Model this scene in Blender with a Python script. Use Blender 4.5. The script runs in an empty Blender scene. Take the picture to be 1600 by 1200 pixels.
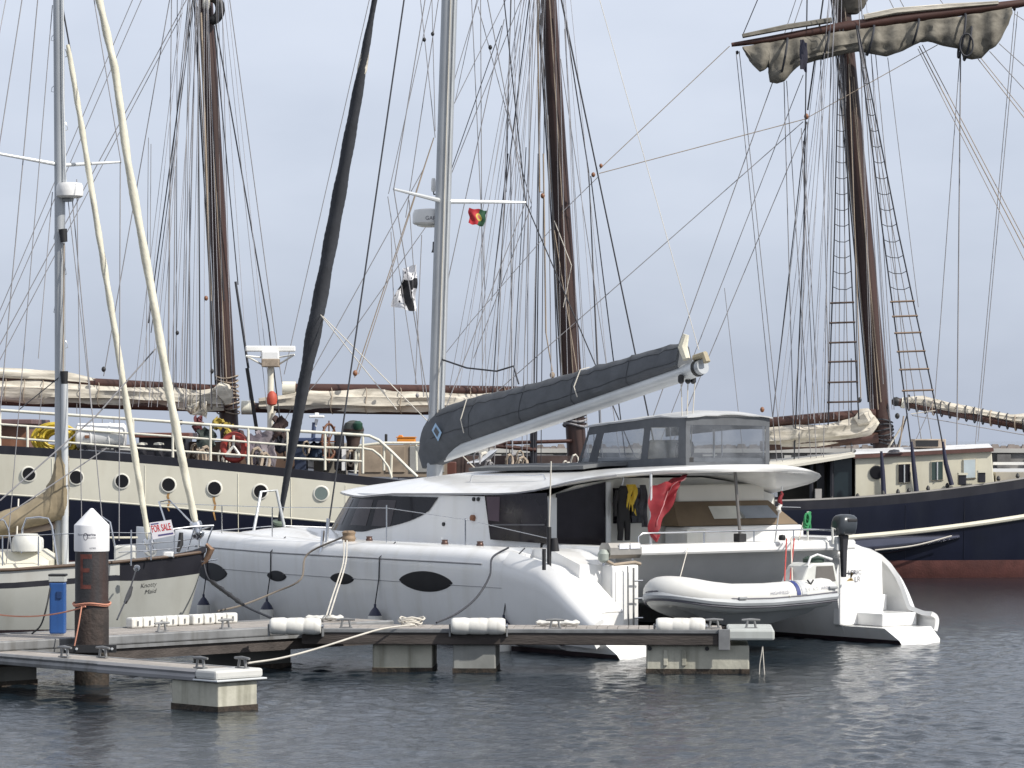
import bpy, bmesh, math, random
import numpy as np
from mathutils import Vector, Matrix, noise as mnoise
R = math.radians
rnd = random.Random(7)
scn = bpy.context.scene
col = scn.collection

# ------------------------------------------------------------------ camera, sky, sun
F, H0, HY = 5000.0, 3.3, 685.0            # focal length (photo pixels), eye height, horizon row
cam_d = bpy.data.cameras.new('camera')
cam = bpy.data.objects.new('camera', cam_d)
col.objects.link(cam)
cam.location = (0, 0, H0)
cam.rotation_euler = (R(90), 0, 0)
cam_d.sensor_width = 36
cam_d.lens = 36 * F / 1600
cam_d.shift_y = (HY - 600) / 1600
cam_d.clip_end = 20000
scn.camera = cam

SUN_AZ, SUN_EL = R(121), R(42)             # azimuth clockwise from +Y (north)
wd = bpy.data.worlds.new('World')
scn.world = wd
wd.use_nodes = True
nt = wd.node_tree
nt.nodes.clear()
N = nt.nodes.new
out = N('ShaderNodeOutputWorld')
sky = N('ShaderNodeTexSky')
sky.sky_type = 'NISHITA'
sky.sun_disc = False
sky.sun_elevation = SUN_EL
sky.sun_rotation = SUN_AZ
bg1 = N('ShaderNodeBackground')
bg1.inputs[1].default_value = 0.09
nt.links.new(sky.outputs[0], bg1.inputs[0])
tc = N('ShaderNodeTexCoord')
sep = N('ShaderNodeSeparateXYZ')
nt.links.new(tc.outputs['Generated'], sep.inputs[0])
mp = N('ShaderNodeMapping')
mp.inputs['Scale'].default_value = (9, 9, 22)
nt.links.new(tc.outputs['Generated'], mp.inputs[0])
nz = N('ShaderNodeTexNoise')
nz.inputs['Scale'].default_value = 1.0
nz.inputs['Detail'].default_value = 5
nz.inputs['Roughness'].default_value = 0.52
nt.links.new(mp.outputs[0], nz.inputs['Vector'])
mul = N('ShaderNodeMath'); mul.operation = 'MULTIPLY_ADD'
mul.inputs[1].default_value = 0.13
nt.links.new(nz.outputs['Fac'], mul.inputs[0])
nt.links.new(sep.outputs['Z'], mul.inputs[2])
cr = N('ShaderNodeValToRGB')
cr.color_ramp.interpolation = 'B_SPLINE'
e = cr.color_ramp.elements
e[0].position = 0.02; e[0].color = (0.43, 0.485, 0.605, 1)
e[1].position = 0.235; e[1].color = (0.86, 0.92, 1.05, 1)
m_ = e.new(0.11); m_.color = (0.54, 0.605, 0.74, 1)
m_ = e.new(0.6); m_.color = (0.72, 0.76, 0.85, 1)
nt.links.new(mul.outputs[0], cr.inputs[0])
bg2 = N('ShaderNodeBackground')
bg2.inputs[1].default_value = 1.0
nt.links.new(cr.outputs[0], bg2.inputs[0])
mx = N('ShaderNodeMixShader')
mx.inputs[0].default_value = 0.9
nt.links.new(bg1.outputs[0], mx.inputs[1])
nt.links.new(bg2.outputs[0], mx.inputs[2])
nt.links.new(mx.outputs[0], out.inputs[0])

sd = bpy.data.lights.new('sun', 'SUN')
sd.energy = 5.0
sd.angle = R(1.2)
sd.color = (1.0, 0.95, 0.87)
sun = bpy.data.objects.new('sun', sd)
col.objects.link(sun)
sun.location = (30, -20, 60)
sv = Vector((math.sin(SUN_AZ) * math.cos(SUN_EL), math.cos(SUN_AZ) * math.cos(SUN_EL), math.sin(SUN_EL)))
sun.rotation_euler = (-sv).to_track_quat('-Z', 'Y').to_euler()
vs = scn.view_settings
vs.view_transform = 'Standard'
vs.look = 'None'
vs.exposure = 0.0
vs.gamma = 1.0
vs.use_curve_mapping = False

# ------------------------------------------------------------------ helpers
MATS = {}
def mat(name, c, rough=0.5, metal=0.0, var=0.12, scale=2.0, bump=0.0, bscale=25.0, streak=None, coat=0.0, c2=None, stretch=(1, 1, 1), alpha=None, spec=0.5):
    if name in MATS:
        return MATS[name]
    m = bpy.data.materials.new(name)
    m.use_nodes = True
    t = m.node_tree
    b = t.nodes['Principled BSDF']
    b.inputs['Roughness'].default_value = rough
    b.inputs['Metallic'].default_value = metal
    b.inputs['Coat Weight'].default_value = coat
    b.inputs['Specular IOR Level'].default_value = spec
    co = t.nodes.new('ShaderNodeTexCoord')
    mp = t.nodes.new('ShaderNodeMapping')
    mp.inputs['Scale'].default_value = stretch
    t.links.new(co.outputs['Object'], mp.inputs[0])
    n = t.nodes.new('ShaderNodeTexNoise')
    n.inputs['Scale'].default_value = scale
    n.inputs['Detail'].default_value = 6
    n.inputs['Roughness'].default_value = 0.6
    t.links.new(mp.outputs[0], n.inputs['Vector'])
    r = t.nodes.new('ShaderNodeValToRGB')
    lo = [max(0, x * (1 - var)) for x in c]
    hi = [min(1, x * (1 + var)) for x in (c2 or c)]
    r.color_ramp.elements[0].position = 0.32
    r.color_ramp.elements[1].position = 0.68
    r.color_ramp.elements[0].color = (*lo, 1)
    r.color_ramp.elements[1].color = (*hi, 1)
    t.links.new(n.outputs['Fac'], r.inputs[0])
    csock = r.outputs[0]
    if streak:                                # vertical weather streaks: (colour, strength, scale)
        mp2 = t.nodes.new('ShaderNodeMapping')
        mp2.inputs['Scale'].default_value = (streak[2], streak[2], 0.35)
        t.links.new(co.outputs['Object'], mp2.inputs[0])
        n2 = t.nodes.new('ShaderNodeTexNoise')
        n2.inputs['Scale'].default_value = 1.0
        n2.inputs['Detail'].default_value = 5
        t.links.new(mp2.outputs[0], n2.inputs['Vector'])
        rr = t.nodes.new('ShaderNodeValToRGB')
        rr.color_ramp.elements[0].position = 0.50
        rr.color_ramp.elements[1].position = 0.78
        rr.color_ramp.elements[0].color = (0, 0, 0, 1)
        rr.color_ramp.elements[1].color = (streak[1],) * 3 + (1,)
        t.links.new(n2.outputs['Fac'], rr.inputs[0])
        mix = t.nodes.new('ShaderNodeMixRGB')
        mix.inputs[2].default_value = (*streak[0], 1)
        t.links.new(rr.outputs[0], mix.inputs[0])
        t.links.new(csock, mix.inputs[1])
        csock = mix.outputs[0]
    t.links.new(csock, b.inputs['Base Color'])
    if bump:
        n3 = t.nodes.new('ShaderNodeTexNoise')
        n3.inputs['Scale'].default_value = bscale
        n3.inputs['Detail'].default_value = 5
        t.links.new(mp.outputs[0], n3.inputs['Vector'])
        bp = t.nodes.new('ShaderNodeBump')
        bp.inputs['Strength'].default_value = bump
        bp.inputs['Distance'].default_value = 0.02
        t.links.new(n3.outputs['Fac'], bp.inputs['Height'])
        t.links.new(bp.outputs[0], b.inputs['Normal'])
    if alpha is not None:
        b.inputs['Alpha'].default_value = alpha
    MATS[name] = m
    return m

ROOT = {}
class MB:
    def __init__(s):
        s.v = []; s.f = []; s.m = []
    def add(s, vs, fs, mi=0):
        o = len(s.v)
        s.v += [tuple(p) for p in vs]
        s.f += [tuple(i + o for i in q) for q in fs]
        s.m += [mi] * len(fs)
        return s
    def hexa(s, p, mi=0):                     # 8 corners: bottom loop 0-3, top loop 4-7
        return s.add(p, [(0, 3, 2, 1), (4, 5, 6, 7), (0, 1, 5, 4), (1, 2, 6, 5), (2, 3, 7, 6), (3, 0, 4, 7)], mi)
    def box(s, lo, hi, mi=0):
        (a, b, c), (d, e, f) = lo, hi
        return s.hexa([(a, b, c), (d, b, c), (d, e, c), (a, e, c), (a, b, f), (d, b, f), (d, e, f), (a, e, f)], mi)
    def cbox(s, c, sz, rz=0.0, mi=0):
        x, y, z = (q / 2 for q in sz)
        cs, sn = math.cos(rz), math.sin(rz)
        P = [(-x, -y, -z), (x, -y, -z), (x, y, -z), (-x, y, -z), (-x, -y, z), (x, -y, z), (x, y, z), (-x, y, z)]
        return s.hexa([(c[0] + a * cs - b * sn, c[1] + a * sn + b * cs, c[2] + d) for a, b, d in P], mi)
    def loft(s, rings, closed=True, caps=True, mi=0, rowm=None):
        n = len(rings[0]); o = len(s.v)
        for r in rings:
            s.v += [tuple(p) for p in r]
        for i in range(len(rings) - 1):
            for j in range(n if closed else n - 1):
                k = (j + 1) % n
                s.f.append((o + i * n + j, o + i * n + k, o + (i + 1) * n + k, o + (i + 1) * n + j))
                s.m.append(rowm(i, j) if rowm else mi)
        if caps and closed:
            s.f.append(tuple(o + j for j in range(n))[::-1]); s.m.append(mi)
            s.f.append(tuple(o + (len(rings) - 1) * n + j for j in range(n))); s.m.append(mi)
        return s
    def tube(s, pts, r, n=6, caps=True, mi=0, flat=None, twist=0.0):
        P = [Vector(p) for p in pts]
        rings = []
        up = None
        for i, p in enumerate(P):
            d = (P[min(i + 1, len(P) - 1)] - P[max(i - 1, 0)])
            if d.length < 1e-9: d = Vector((0, 0, 1))
            d.normalize()
            if up is None:
                up = Vector((0, 0, 1)) if abs(d.z) < 0.9 else Vector((1, 0, 0))
            x = d.cross(up)
            if x.length < 1e-6: x = d.orthogonal()
            x.normalize()
            y = x.cross(d); up = y
            rr = r[i] if isinstance(r, (list, tuple)) else r
            fl = 1.0 if flat is None else flat
            ring = []
            for j in range(n):
                a = 2 * math.pi * j / n
                ca, sa = math.cos(a), math.sin(a) * fl
                if twist:
                    tw = twist * i
                    ca, sa = ca * math.cos(tw) - sa * math.sin(tw), ca * math.sin(tw) + sa * math.cos(tw)
                ring.append(p + x * (rr * ca) + y * (rr * sa))
            rings.append(ring)
        return s.loft(rings, True, caps, mi)
    def lathe(s, c, prof, n=24, axis=(0, 0, 1), mi=0):   # prof: (radius, distance along axis)
        ax = Vector(axis).normalized()
        x = ax.orthogonal().normalized(); y = ax.cross(x)
        c = Vector(c)
        rings = [[c + ax * d + (x * math.cos(2 * math.pi * j / n) + y * math.sin(2 * math.pi * j / n)) * max(r, 1e-4) for j in range(n)] for r, d in prof]
        return s.loft(rings, True, True, mi)
    def sheet(s, grid, mi=0, th=0.0):
        """grid of points; th>0 gives thickness along the averaged normal"""
        g = [[Vector(p) for p in r] for r in grid]
        R_, C_ = len(g), len(g[0])
        o = len(s.v)
        def nrm(i, j):
            a = g[min(i + 1, R_ - 1)][j] - g[max(i - 1, 0)][j]
            b = g[i][min(j + 1, C_ - 1)] - g[i][max(j - 1, 0)]
            k = a.cross(b)
            return k.normalized() if k.length > 1e-9 else Vector((0, 0, 1))
        for i in range(R_):
            for j in range(C_):
                s.v.append(tuple(g[i][j]))
        q = lambda i, j: o + i * C_ + j
        for i in range(R_ - 1):
            for j in range(C_ - 1):
                s.f.append((q(i, j), q(i, j + 1), q(i + 1, j + 1), q(i + 1, j))); s.m.append(mi)
        if th:
            o2 = len(s.v)
            for i in range(R_):
                for j in range(C_):
                    s.v.append(tuple(g[i][j] - nrm(i, j) * th))
            q2 = lambda i, j: o2 + i * C_ + j
            for i in range(R_ - 1):
                for j in range(C_ - 1):
                    s.f.append((q2(i, j), q2(i + 1, j), q2(i + 1, j + 1), q2(i, j + 1))); s.m.append(mi)
            for j in range(C_ - 1):
                s.f += [(q(0, j), q2(0, j), q2(0, j + 1), q(0, j + 1)), (q(R_ - 1, j), q(R_ - 1, j + 1), q2(R_ - 1, j + 1), q2(R_ - 1, j))]; s.m += [mi, mi]
            for i in range(R_ - 1):
                s.f += [(q(i, 0), q(i + 1, 0), q2(i + 1, 0), q2(i, 0)), (q(i, C_ - 1), q2(i, C_ - 1), q2(i + 1, C_ - 1), q(i + 1, C_ - 1))]; s.m += [mi, mi]
        return s
    def xf(s, fn):
        s.v = [tuple(fn(*p)) for p in s.v]
        return s
    def build(s, name, m, parent=None, smooth=True, bevel=0.0, ang=38, normals=True):
        ms = m if isinstance(m, (list, tuple)) else [m]
        me = bpy.data.meshes.new(name)
        root = parent
        while root is not None and root.parent is not None:
            root = root.parent
        off = ROOT.get(root.name, (0, 0, 0)) if root else (0, 0, 0)
        me.from_pydata([(p[0] - off[0], p[1] - off[1], p[2] - off[2]) for p in s.v], [], s.f)
        for k in ms:
            me.materials.append(k)
        if len(ms) > 1:
            me.polygons.foreach_set('material_index', s.m)
        if normals:
            b = bmesh.new(); b.from_mesh(me)
            bmesh.ops.recalc_face_normals(b, faces=b.faces)
            b.to_mesh(me); b.free()
        if smooth:
            me.polygons.foreach_set('use_smooth', [True] * len(me.polygons))
            me.set_sharp_from_angle(angle=R(ang))
        o = bpy.data.objects.new(name, me)
        col.objects.link(o)
        if parent is not None:
            o.parent = parent
        if bevel:
            md = o.modifiers.new('bevel', 'BEVEL'); md.width = bevel; md.segments = 2; md.limit_method = 'ANGLE'; md.angle_limit = R(40)
        return o

def tag(o, label, cat, group=None):
    o['label'] = label; o['category'] = cat
    if group: o['group'] = group
    return o
def thing(name, loc, label, cat, group=None):
    o = bpy.data.objects.new(name, None)
    o.empty_display_size = 0.2
    col.objects.link(o)
    o.location = loc
    ROOT[o.name] = tuple(loc)
    return tag(o, label, cat, group)
def struct(o, kind='structure'):
    o['kind'] = kind
    return o
def W(px, py, Y):                              # a photo point at distance Y (metres)
    return Vector(((px - 800) * Y / F, Y, H0 - (py - HY) * Y / F))
def lerp(a, b, t):
    return a + (b - a) * t
def rope_pts(a, b, sag=0.0, n=None):
    a, b = Vector(a), Vector(b)
    n = n or (2 if sag == 0 else 14)
    return [a.lerp(b, i / (n - 1)) - Vector((0, 0, 4 * sag * (i / (n - 1)) * (1 - i / (n - 1)))) for i in range(n)]
def text_mb(body, org, xd, yd, h, width=None, ext=0.002, shear=0.0, bold=0.0, align='LEFT'):
    cu = bpy.data.curves.new('t', 'FONT'); cu.body = body; cu.size = 1; cu.resolution_u = 3; cu.offset = bold
    cu.align_x = align; cu.shear = shear
    ob = bpy.data.objects.new('t', cu); col.objects.link(ob)
    bpy.context.view_layer.update()
    me = ob.to_mesh()
    pts = np.array([v.co[:] for v in me.vertices]); fs = [tuple(p.vertices) for p in me.polygons]
    hh = 0.7
    w = pts[:, 0].max() - pts[:, 0].min()
    sx = h / hh if width is None else width / w
    x0 = pts[:, 0].min() if align == 'LEFT' else 0
    xd, yd, org = Vector(xd).normalized(), Vector(yd).normalized(), Vector(org)
    V = [org + xd * ((p[0] - x0) * sx) + yd * (p[1] * h / hh) for p in pts]
    ob.to_mesh_clear(); bpy.data.objects.remove(ob); bpy.data.curves.remove(cu)
    return MB().add(V, fs)
def furl(pts, ry, rz, n=14, amp=0.22, seed=0, mi=0):
    """bundled canvas along a spar: lumpy rings with lengthwise folds"""
    P = [Vector(p) for p in pts]
    rings = []
    for i, p in enumerate(P):
        d = (P[min(i + 1, len(P) - 1)] - P[max(i - 1, 0)]).normalized()
        x = d.cross(Vector((0, 0, 1))).normalized(); z = x.cross(d)
        a_, b_ = (ry[i] if isinstance(ry, list) else ry), (rz[i] if isinstance(rz, list) else rz)
        ring = []
        for j in range(n):
            t = 2 * math.pi * j / n
            k = 1 + amp * (mnoise.noise(Vector((p.x * 0.8 + seed * 9.1, j * 0.95, seed))) * 1.4 + 0.4 * mnoise.noise(Vector((p.x * 2.1, j * 2.1, seed + 4)))) + amp * 0.45 * (1 if j % 2 else -1)
            ring.append(p + x * (a_ * k * math.cos(t)) + z * (b_ * k * math.sin(t)))
        rings.append(ring)
    return MB().loft(rings, True, True, mi)

def curtain(rows, n=20, amp=.08, seed=0):
    """draped cloth: rows of (x, y, z_top, z_bottom, half_thickness), rings kept in upright planes"""
    rings = []
    for i, (x, y, zt, zb, th) in enumerate(rows):
        zc, h = (zt + zb) / 2, (zt - zb) / 2
        r = []
        for j in range(n):
            t = 2 * math.pi * j / n
            k = 1 + amp * (1.4 * mnoise.noise(Vector((x * 1.3, j * .7, seed))) + mnoise.noise(Vector((x * 5, j * .35, seed + 3))))
            s = math.sin(t)
            r.append((x + .03 * mnoise.noise(Vector((i * .5, j, seed))), y + th * k * math.cos(t) * (1 - .35 * s), zc + h * s * (1 + .04 * (k - 1))))
        rings.append(r)
    return MB().loft(rings, True, True)
def smooth_pts(P, m=6):
    P = [Vector(p) for p in P]
    if len(P) < 3: return P
    Q = [P[0] * 2 - P[1]] + P + [P[-1] * 2 - P[-2]]
    out = []
    for i in range(1, len(Q) - 2):
        for k in range(m):
            t = k / m; a, b, c, d = Q[i - 1], Q[i], Q[i + 1], Q[i + 2]
            out.append(.5 * ((2 * b) + (c - a) * t + (2 * a - 5 * b + 4 * c - d) * t * t + (3 * b - a - 3 * c + d) * t ** 3))
    return out + [P[-1]]
# ------------------------------------------------------------------ materials
gel = mat('white_gelcoat', (0.78, 0.78, 0.77), 0.22, var=0.03, scale=1.2, coat=0.3, streak=((0.56, 0.53, 0.45), 0.32, 4))
gel2 = mat('aged_gelcoat', (0.66, 0.66, 0.62), 0.3, var=0.06, scale=1.5, streak=((0.40, 0.36, 0.28), 0.4, 4))
antifoul = mat('dark_antifouling', (0.035, 0.022, 0.026), 0.6, var=0.3, scale=4, bump=0.3)
darkglass = mat('dark_tinted_glass', (0.012, 0.011, 0.015), 0.06, var=0.2)
blackrub = mat('black_rubber', (0.02, 0.02, 0.022), 0.55, var=0.2)
steel = mat('stainless_steel', (0.62, 0.63, 0.65), 0.22, metal=1.0, var=0.06)
alu = mat('grey_anodised_mast', (0.40, 0.42, 0.44), 0.42, metal=0.35, var=0.07, scale=1.5, streak=((0.28, 0.29, 0.30), 0.4, 8))
aluw = mat('pale_aluminium', (0.60, 0.62, 0.63), 0.4, metal=0.3, var=0.06)
gen_m = mat('dark_genoa_cover', (0.036, 0.039, 0.047), 0.8, var=0.18, scale=3, bump=0.35, bscale=9)
canvas_g = mat('charcoal_canvas', (0.092, 0.099, 0.110), 0.9, var=0.16, scale=3, bump=0.35, bscale=9)
canvas_lg = mat('light_grey_canvas', (0.42, 0.43, 0.44), 0.8, var=0.08, bump=0.2)
canvas_tan = mat('tan_canvas', (0.25, 0.205, 0.135), 0.85, var=0.2, scale=2.5, bump=0.5, bscale=8)
sail_c = mat('cream_sailcloth', (0.46, 0.42, 0.35), 0.85, var=0.25, scale=2.2, bump=1.0, bscale=3.2, c2=(0.60, 0.56, 0.48), stretch=(0.55, 3, 3.2))
sail_y = mat('ivory_furled_sail', (0.64, 0.61, 0.50), 0.75, var=0.12, scale=4, bump=0.3, bscale=10)
sail_d = mat('shaded_brown_sailcloth', (0.115, 0.105, 0.085), 0.85, var=0.2, scale=2.5, bump=0.6, bscale=6, c2=(0.19, 0.175, 0.145), stretch=(1, 2, 1.4))  # dark tone carries the backlit, shaded look of the square sail
spar = mat('varnished_brown_spar', (0.044, 0.021, 0.017), 0.45, var=0.28, scale=3, stretch=(1, 1, 0.15), streak=((0.022, 0.014, 0.012), 0.6, 6))
spar2 = mat('red_brown_boom', (0.064, 0.027, 0.020), 0.5, var=0.25, scale=2)
cream = mat('cream_paint', (0.74, 0.71, 0.59), 0.4, var=0.05, scale=0.8, bump=0.12, bscale=0.9, streak=((0.42, 0.36, 0.24), 0.35, 1.6))
creamw = mat('ivory_rail_paint', (0.72, 0.70, 0.60), 0.4, var=0.08, streak=((0.45, 0.30, 0.15), 0.3, 9))
navy = mat('navy_hull_paint', (0.008, 0.010, 0.022), 0.3, var=0.2, scale=0.9, coat=0.05, bump=0.06, bscale=1.2, streak=((0.02, 0.023, 0.034), 0.5, 1.5), spec=0.35)
blackp = mat('black_bulwark_paint', (0.017, 0.017, 0.024), 0.45, var=0.2, streak=((0.05, 0.05, 0.055), 0.5, 2))
redboot = mat('red_boot_top', (0.105, 0.038, 0.032), 0.6, var=0.25, scale=3, bump=0.3, streak=((0.07, 0.03, 0.03), 0.6, 3))
rope_k = mat('tarred_wire', (0.030, 0.032, 0.040), 0.7, var=0.2)
rope_g = mat('grey_rope', (0.25, 0.245, 0.255), 0.8, var=0.15)
rope_l = mat('pale_rope', (0.55, 0.52, 0.46), 0.8, var=0.12)
rope_t = mat('tan_rope', (0.33, 0.27, 0.21), 0.8, var=0.15)
rope_r = mat('red_rope', (0.42, 0.06, 0.05), 0.8)
rope_o = mat('faded_orange_rope', (0.55, 0.25, 0.17), 0.8)
wood_b = mat('block_wood', (0.23, 0.10, 0.05), 0.5, var=0.2)
teak = mat('weathered_deck_planks', (0.30, 0.275, 0.25), 0.8, var=0.25, scale=5, bump=0.3)
concrete = mat('pontoon_concrete', (0.44, 0.43, 0.36), 0.85, var=0.15, scale=2.5, bump=0.35, bscale=14, streak=((0.075, 0.072, 0.04), 0.8, 5))
algae_and_shade = mat('algae_waterline_and_shade', (0.014, 0.014, 0.009), 0.7, var=0.5, scale=9, bump=0.6, c2=(0.036, 0.025, 0.017))
dockalu = mat('dull_dock_aluminium', (0.21, 0.215, 0.22), 0.55, metal=0.2, var=0.22, scale=3, streak=((0.09, 0.085, 0.075), 0.7, 6))
timber = mat('dark_dock_timber', (0.060, 0.050, 0.045), 0.8, var=0.35, scale=4, bump=0.5, stretch=(0.3, 1, 2))
pvc = mat('white_fender_vinyl', (0.68, 0.67, 0.63), 0.45, var=0.1, scale=5, streak=((0.34, 0.31, 0.26), 0.55, 9))
rust = mat('rust_stain', (0.42, 0.24, 0.09), 0.8, var=0.3, scale=8)
whitep = mat('white_plastic', (0.80, 0.80, 0.79), 0.3, var=0.03)

# ------------------------------------------------------------------ water
def water():
    rs = np.random.RandomState(3)
    fx = np.arange(-9.2, 9.21, 0.055); fy = np.arange(30.5, 53, 0.05)
    gx = 9.2 + np.cumsum(0.07 * 1.13 ** np.arange(72)); gx = gx[gx < 6000]
    gy = 53 + np.cumsum(0.06 * 1.035 ** np.arange(220)); gy = gy[gy < 7000]
    xs = np.concatenate([-gx[::-1], fx, gx]); ys = np.concatenate([[-60, -10, 10, 20, 25, 28, 29.5, 30.2], fy, gy])
    X, Y = np.meshgrid(xs, ys)
    Z = np.zeros_like(X); sl = 0
    spx = np.gradient(xs)[None, :]; spy = np.gradient(ys)[:, None]
    wd_ = R(205)
    for i in range(90):
        lam = 0.14 * (6.5 ** rs.rand()); k = 2 * np.pi / lam
        th = wd_ + rs.normal() * 1.3
        kx, ky = k * math.cos(th), k * math.sin(th)
        s = 0.9 if lam < 0.6 else 0.45
        a = s / k
        fade = np.clip(lam / (3.2 * np.maximum(spx, spy)) - 0.7, 0, 1)
        ph = rs.rand() * 6.28
        A = a * fade
        w = np.sin(kx * X + ky * Y + ph + 0.7 * np.sin(0.43 * X + 0.31 * Y + i))
        Z += A * (w + 0.25 * w * w)
        sl += (a * k) ** 2 / 2
    gust = 0.8 + 0.3 * np.sin(0.31 * X + 0.9 * np.sin(0.17 * Y)) * np.sin(0.23 * Y + 0.5 * np.sin(0.4 * X))
    Z *= 0.158 / math.sqrt(sl) * gust
    V = np.stack([X, Y, Z], -1).reshape(-1, 3)
    nx, ny = len(xs), len(ys)
    idx = (np.arange(ny - 1)[:, None] * nx + np.arange(nx - 1)[None, :]).reshape(-1)
    Fq = np.stack([idx, idx + 1, idx + nx + 1, idx + nx], 1)
    me = bpy.data.meshes.new('water')
    me.vertices.add(len(V)); me.vertices.foreach_set('co', V.ravel())
    me.loops.add(Fq.size); me.loops.foreach_set('vertex_index', Fq.ravel().astype(np.int32))
    me.polygons.add(len(Fq)); me.polygons.foreach_set('loop_start', np.arange(0, Fq.size, 4, dtype=np.int32))
    me.update(calc_edges=True); me.validate()
    me.polygons.foreach_set('use_smooth', [True] * len(Fq))
    m = bpy.data.materials.new('harbour_water'); m.use_nodes = True
    t = m.node_tree; b = t.nodes['Principled BSDF']
    b.inputs['Base Color'].default_value = (0.010, 0.017, 0.024, 1)
    b.inputs['Roughness'].default_value = 0.09
    b.inputs['IOR'].default_value = 1.33
    co = t.nodes.new('ShaderNodeTexCoord')
    mp = t.nodes.new('ShaderNodeMapping'); mp.inputs['Scale'].default_value = (9, 13, 1); mp.inputs['Rotation'].default_value = (0, 0, R(20))
    t.links.new(co.outputs['Object'], mp.inputs[0])
    n = t.nodes.new('ShaderNodeTexNoise'); n.inputs['Scale'].default_value = 1.0; n.inputs['Detail'].default_value = 4
    t.links.new(mp.outputs[0], n.inputs['Vector'])
    bp = t.nodes.new('ShaderNodeBump'); bp.inputs['Strength'].default_value = 0.3; bp.inputs['Distance'].default_value = 0.06
    t.links.new(n.outputs['Fac'], bp.inputs['Height']); t.links.new(bp.outputs[0], b.inputs['Normal'])
    me.materials.append(m)
    o = bpy.data.objects.new('water', me); col.objects.link(o)
    struct(o)
water()
sea = MB().add([(-9000, -9000, -7), (9000, -9000, -7), (9000, 9000, -7), (-9000, 9000, -7)], [(0, 1, 2, 3)]).build('seabed_ground', mat('seabed_silt', (0.03, 0.035, 0.03), 0.9), smooth=False)
struct(sea)

# ------------------------------------------------------------------ far breakwater
def breakwater():
    Yb = 235.0
    bw = thing('breakwater', (0, Yb, 0), 'long low stone breakwater with pale coping across the harbour behind the ships', 'breakwater')
    stone = mat('breakwater_stone', (0.16, 0.155, 0.15), 0.9, var=0.4, scale=0.5, bump=0.4, bscale=2)
    pale = mat('breakwater_coping', (0.46, 0.45, 0.42), 0.85, var=0.15, scale=0.3)
    rub = mat('rubble_brown', (0.15, 0.13, 0.12), 0.9, var=0.4, scale=0.8)
    MB().box((-60, Yb, -3), (60, Yb + 6, 2.25)).build('wall', stone, bw, smooth=False)
    MB().box((-60, Yb - 0.25, 2.25), (60, Yb + 6.2, 2.55)).build('coping', pale, bw, smooth=False)
    MB().box((-60, Yb - 0.5, 0.85), (60, Yb - 0.003, 1.1)).build('service_pipe', whitep, bw, smooth=False)
    r = random.Random(5)
    pier = None
    x = -58.0
    while x < 58:
        w = r.uniform(0.5, 1.3)
        MB().box((x, Yb - 0.4, 1.15), (x + w, Yb - 0.004, 2.0 + r.uniform(-.1, .2))).build('wall_recess', pale if r.random() < 0.45 else stone, bw, smooth=False)
        x += w + r.uniform(0.5, 1.5)
    m = MB()
    x = -60.0
    while x < 60:
        s = r.uniform(0.12, 0.4)
        z = 2.55
        P = []
        for zz, k in ((z, 1.0), (z + s * r.uniform(.6, 1.0), 0.6)):
            for a, b in ((-1, -1), (1, -1), (1, 1), (-1, 1)):
                P.append((x + a * s * k * r.uniform(.7, 1.1), Yb + 2.2 + b * s * k, zz))
        m.hexa(P)
        x += s * r.uniform(0.8, 1.4)
    o = m.build('armour_rock', rub, bw, smooth=False)
    o['kind'] = 'stuff'
breakwater()

# ------------------------------------------------------------------ docks
def frame(p0, p1):
    p0, p1 = Vector((*p0, 0)), Vector((*p1, 0))
    d = (p1 - p0); L = d.length; d.normalize(); n = Vector((-d.y, d.x, 0))
    return (lambda s, t, z: p0 + d * s + n * t + Vector((0, 0, z))), L
def fbox(fr, lo, hi, mi=0, mb=None):
    (a, b, c), (d, e, f) = lo, hi
    mb = mb or MB()
    return mb.hexa([fr(a, b, c), fr(d, b, c), fr(d, e, c), fr(a, e, c), fr(a, b, f), fr(d, b, f), fr(d, e, f), fr(a, e, f)], mi)
def planks(fr, L, w, z, parent, pw=0.145):
    n = int(L / pw); base = None
    for i in range(n):
        s = i * L / n
        if base is None or i % 4 == 0:
            base = fbox(fr, (s + .004, 0.06, z - .028), (s + L / n - .004, w - .06, z + rnd.uniform(-.002, .002))).build('plank', teak, parent, smooth=False)
            b0 = s
        else:
            o = base.copy(); col.objects.link(o); o.parent = parent
            d = fr(s, 0, 0) - fr(b0, 0, 0); o.location = d
def cleat(fr, s, t, z, parent, k=1.0):
    m = MB()
    a = fr(s - .13 * k, t, z + .115 * k); b = fr(s + .13 * k, t, z + .115 * k)
    m.tube([a, fr(s, t, z + .12 * k), b], [.014 * k, .022 * k, .014 * k], 8)
    for q in (-.045, .045):
        m.tube([fr(s + q * 1.5 * k, t, z), fr(s + q * k, t, z + .115 * k)], .016 * k, 8)
    fbox(fr, (s - .09 * k, t - .035, z - .003), (s + .09 * k, t + .035, z + .012), mb=m)
    return m.build('cleat', dockalu, parent)
def floatbox(fr, s0, s1, t0, t1, ztop, parent, m=concrete, low=False):
    b = fbox(fr, (s0, t0, -0.35), (s1, t1, ztop)).build('float', m, parent, smooth=False, bevel=.02)
    MB_ = fbox(fr, (s0 - .006, t0 - .006, -0.3), (s1 + .006, t1 + .006, 0.075))
    MB_.build('weed_band', algae_and_shade, b, smooth=False)
    return b
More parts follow.
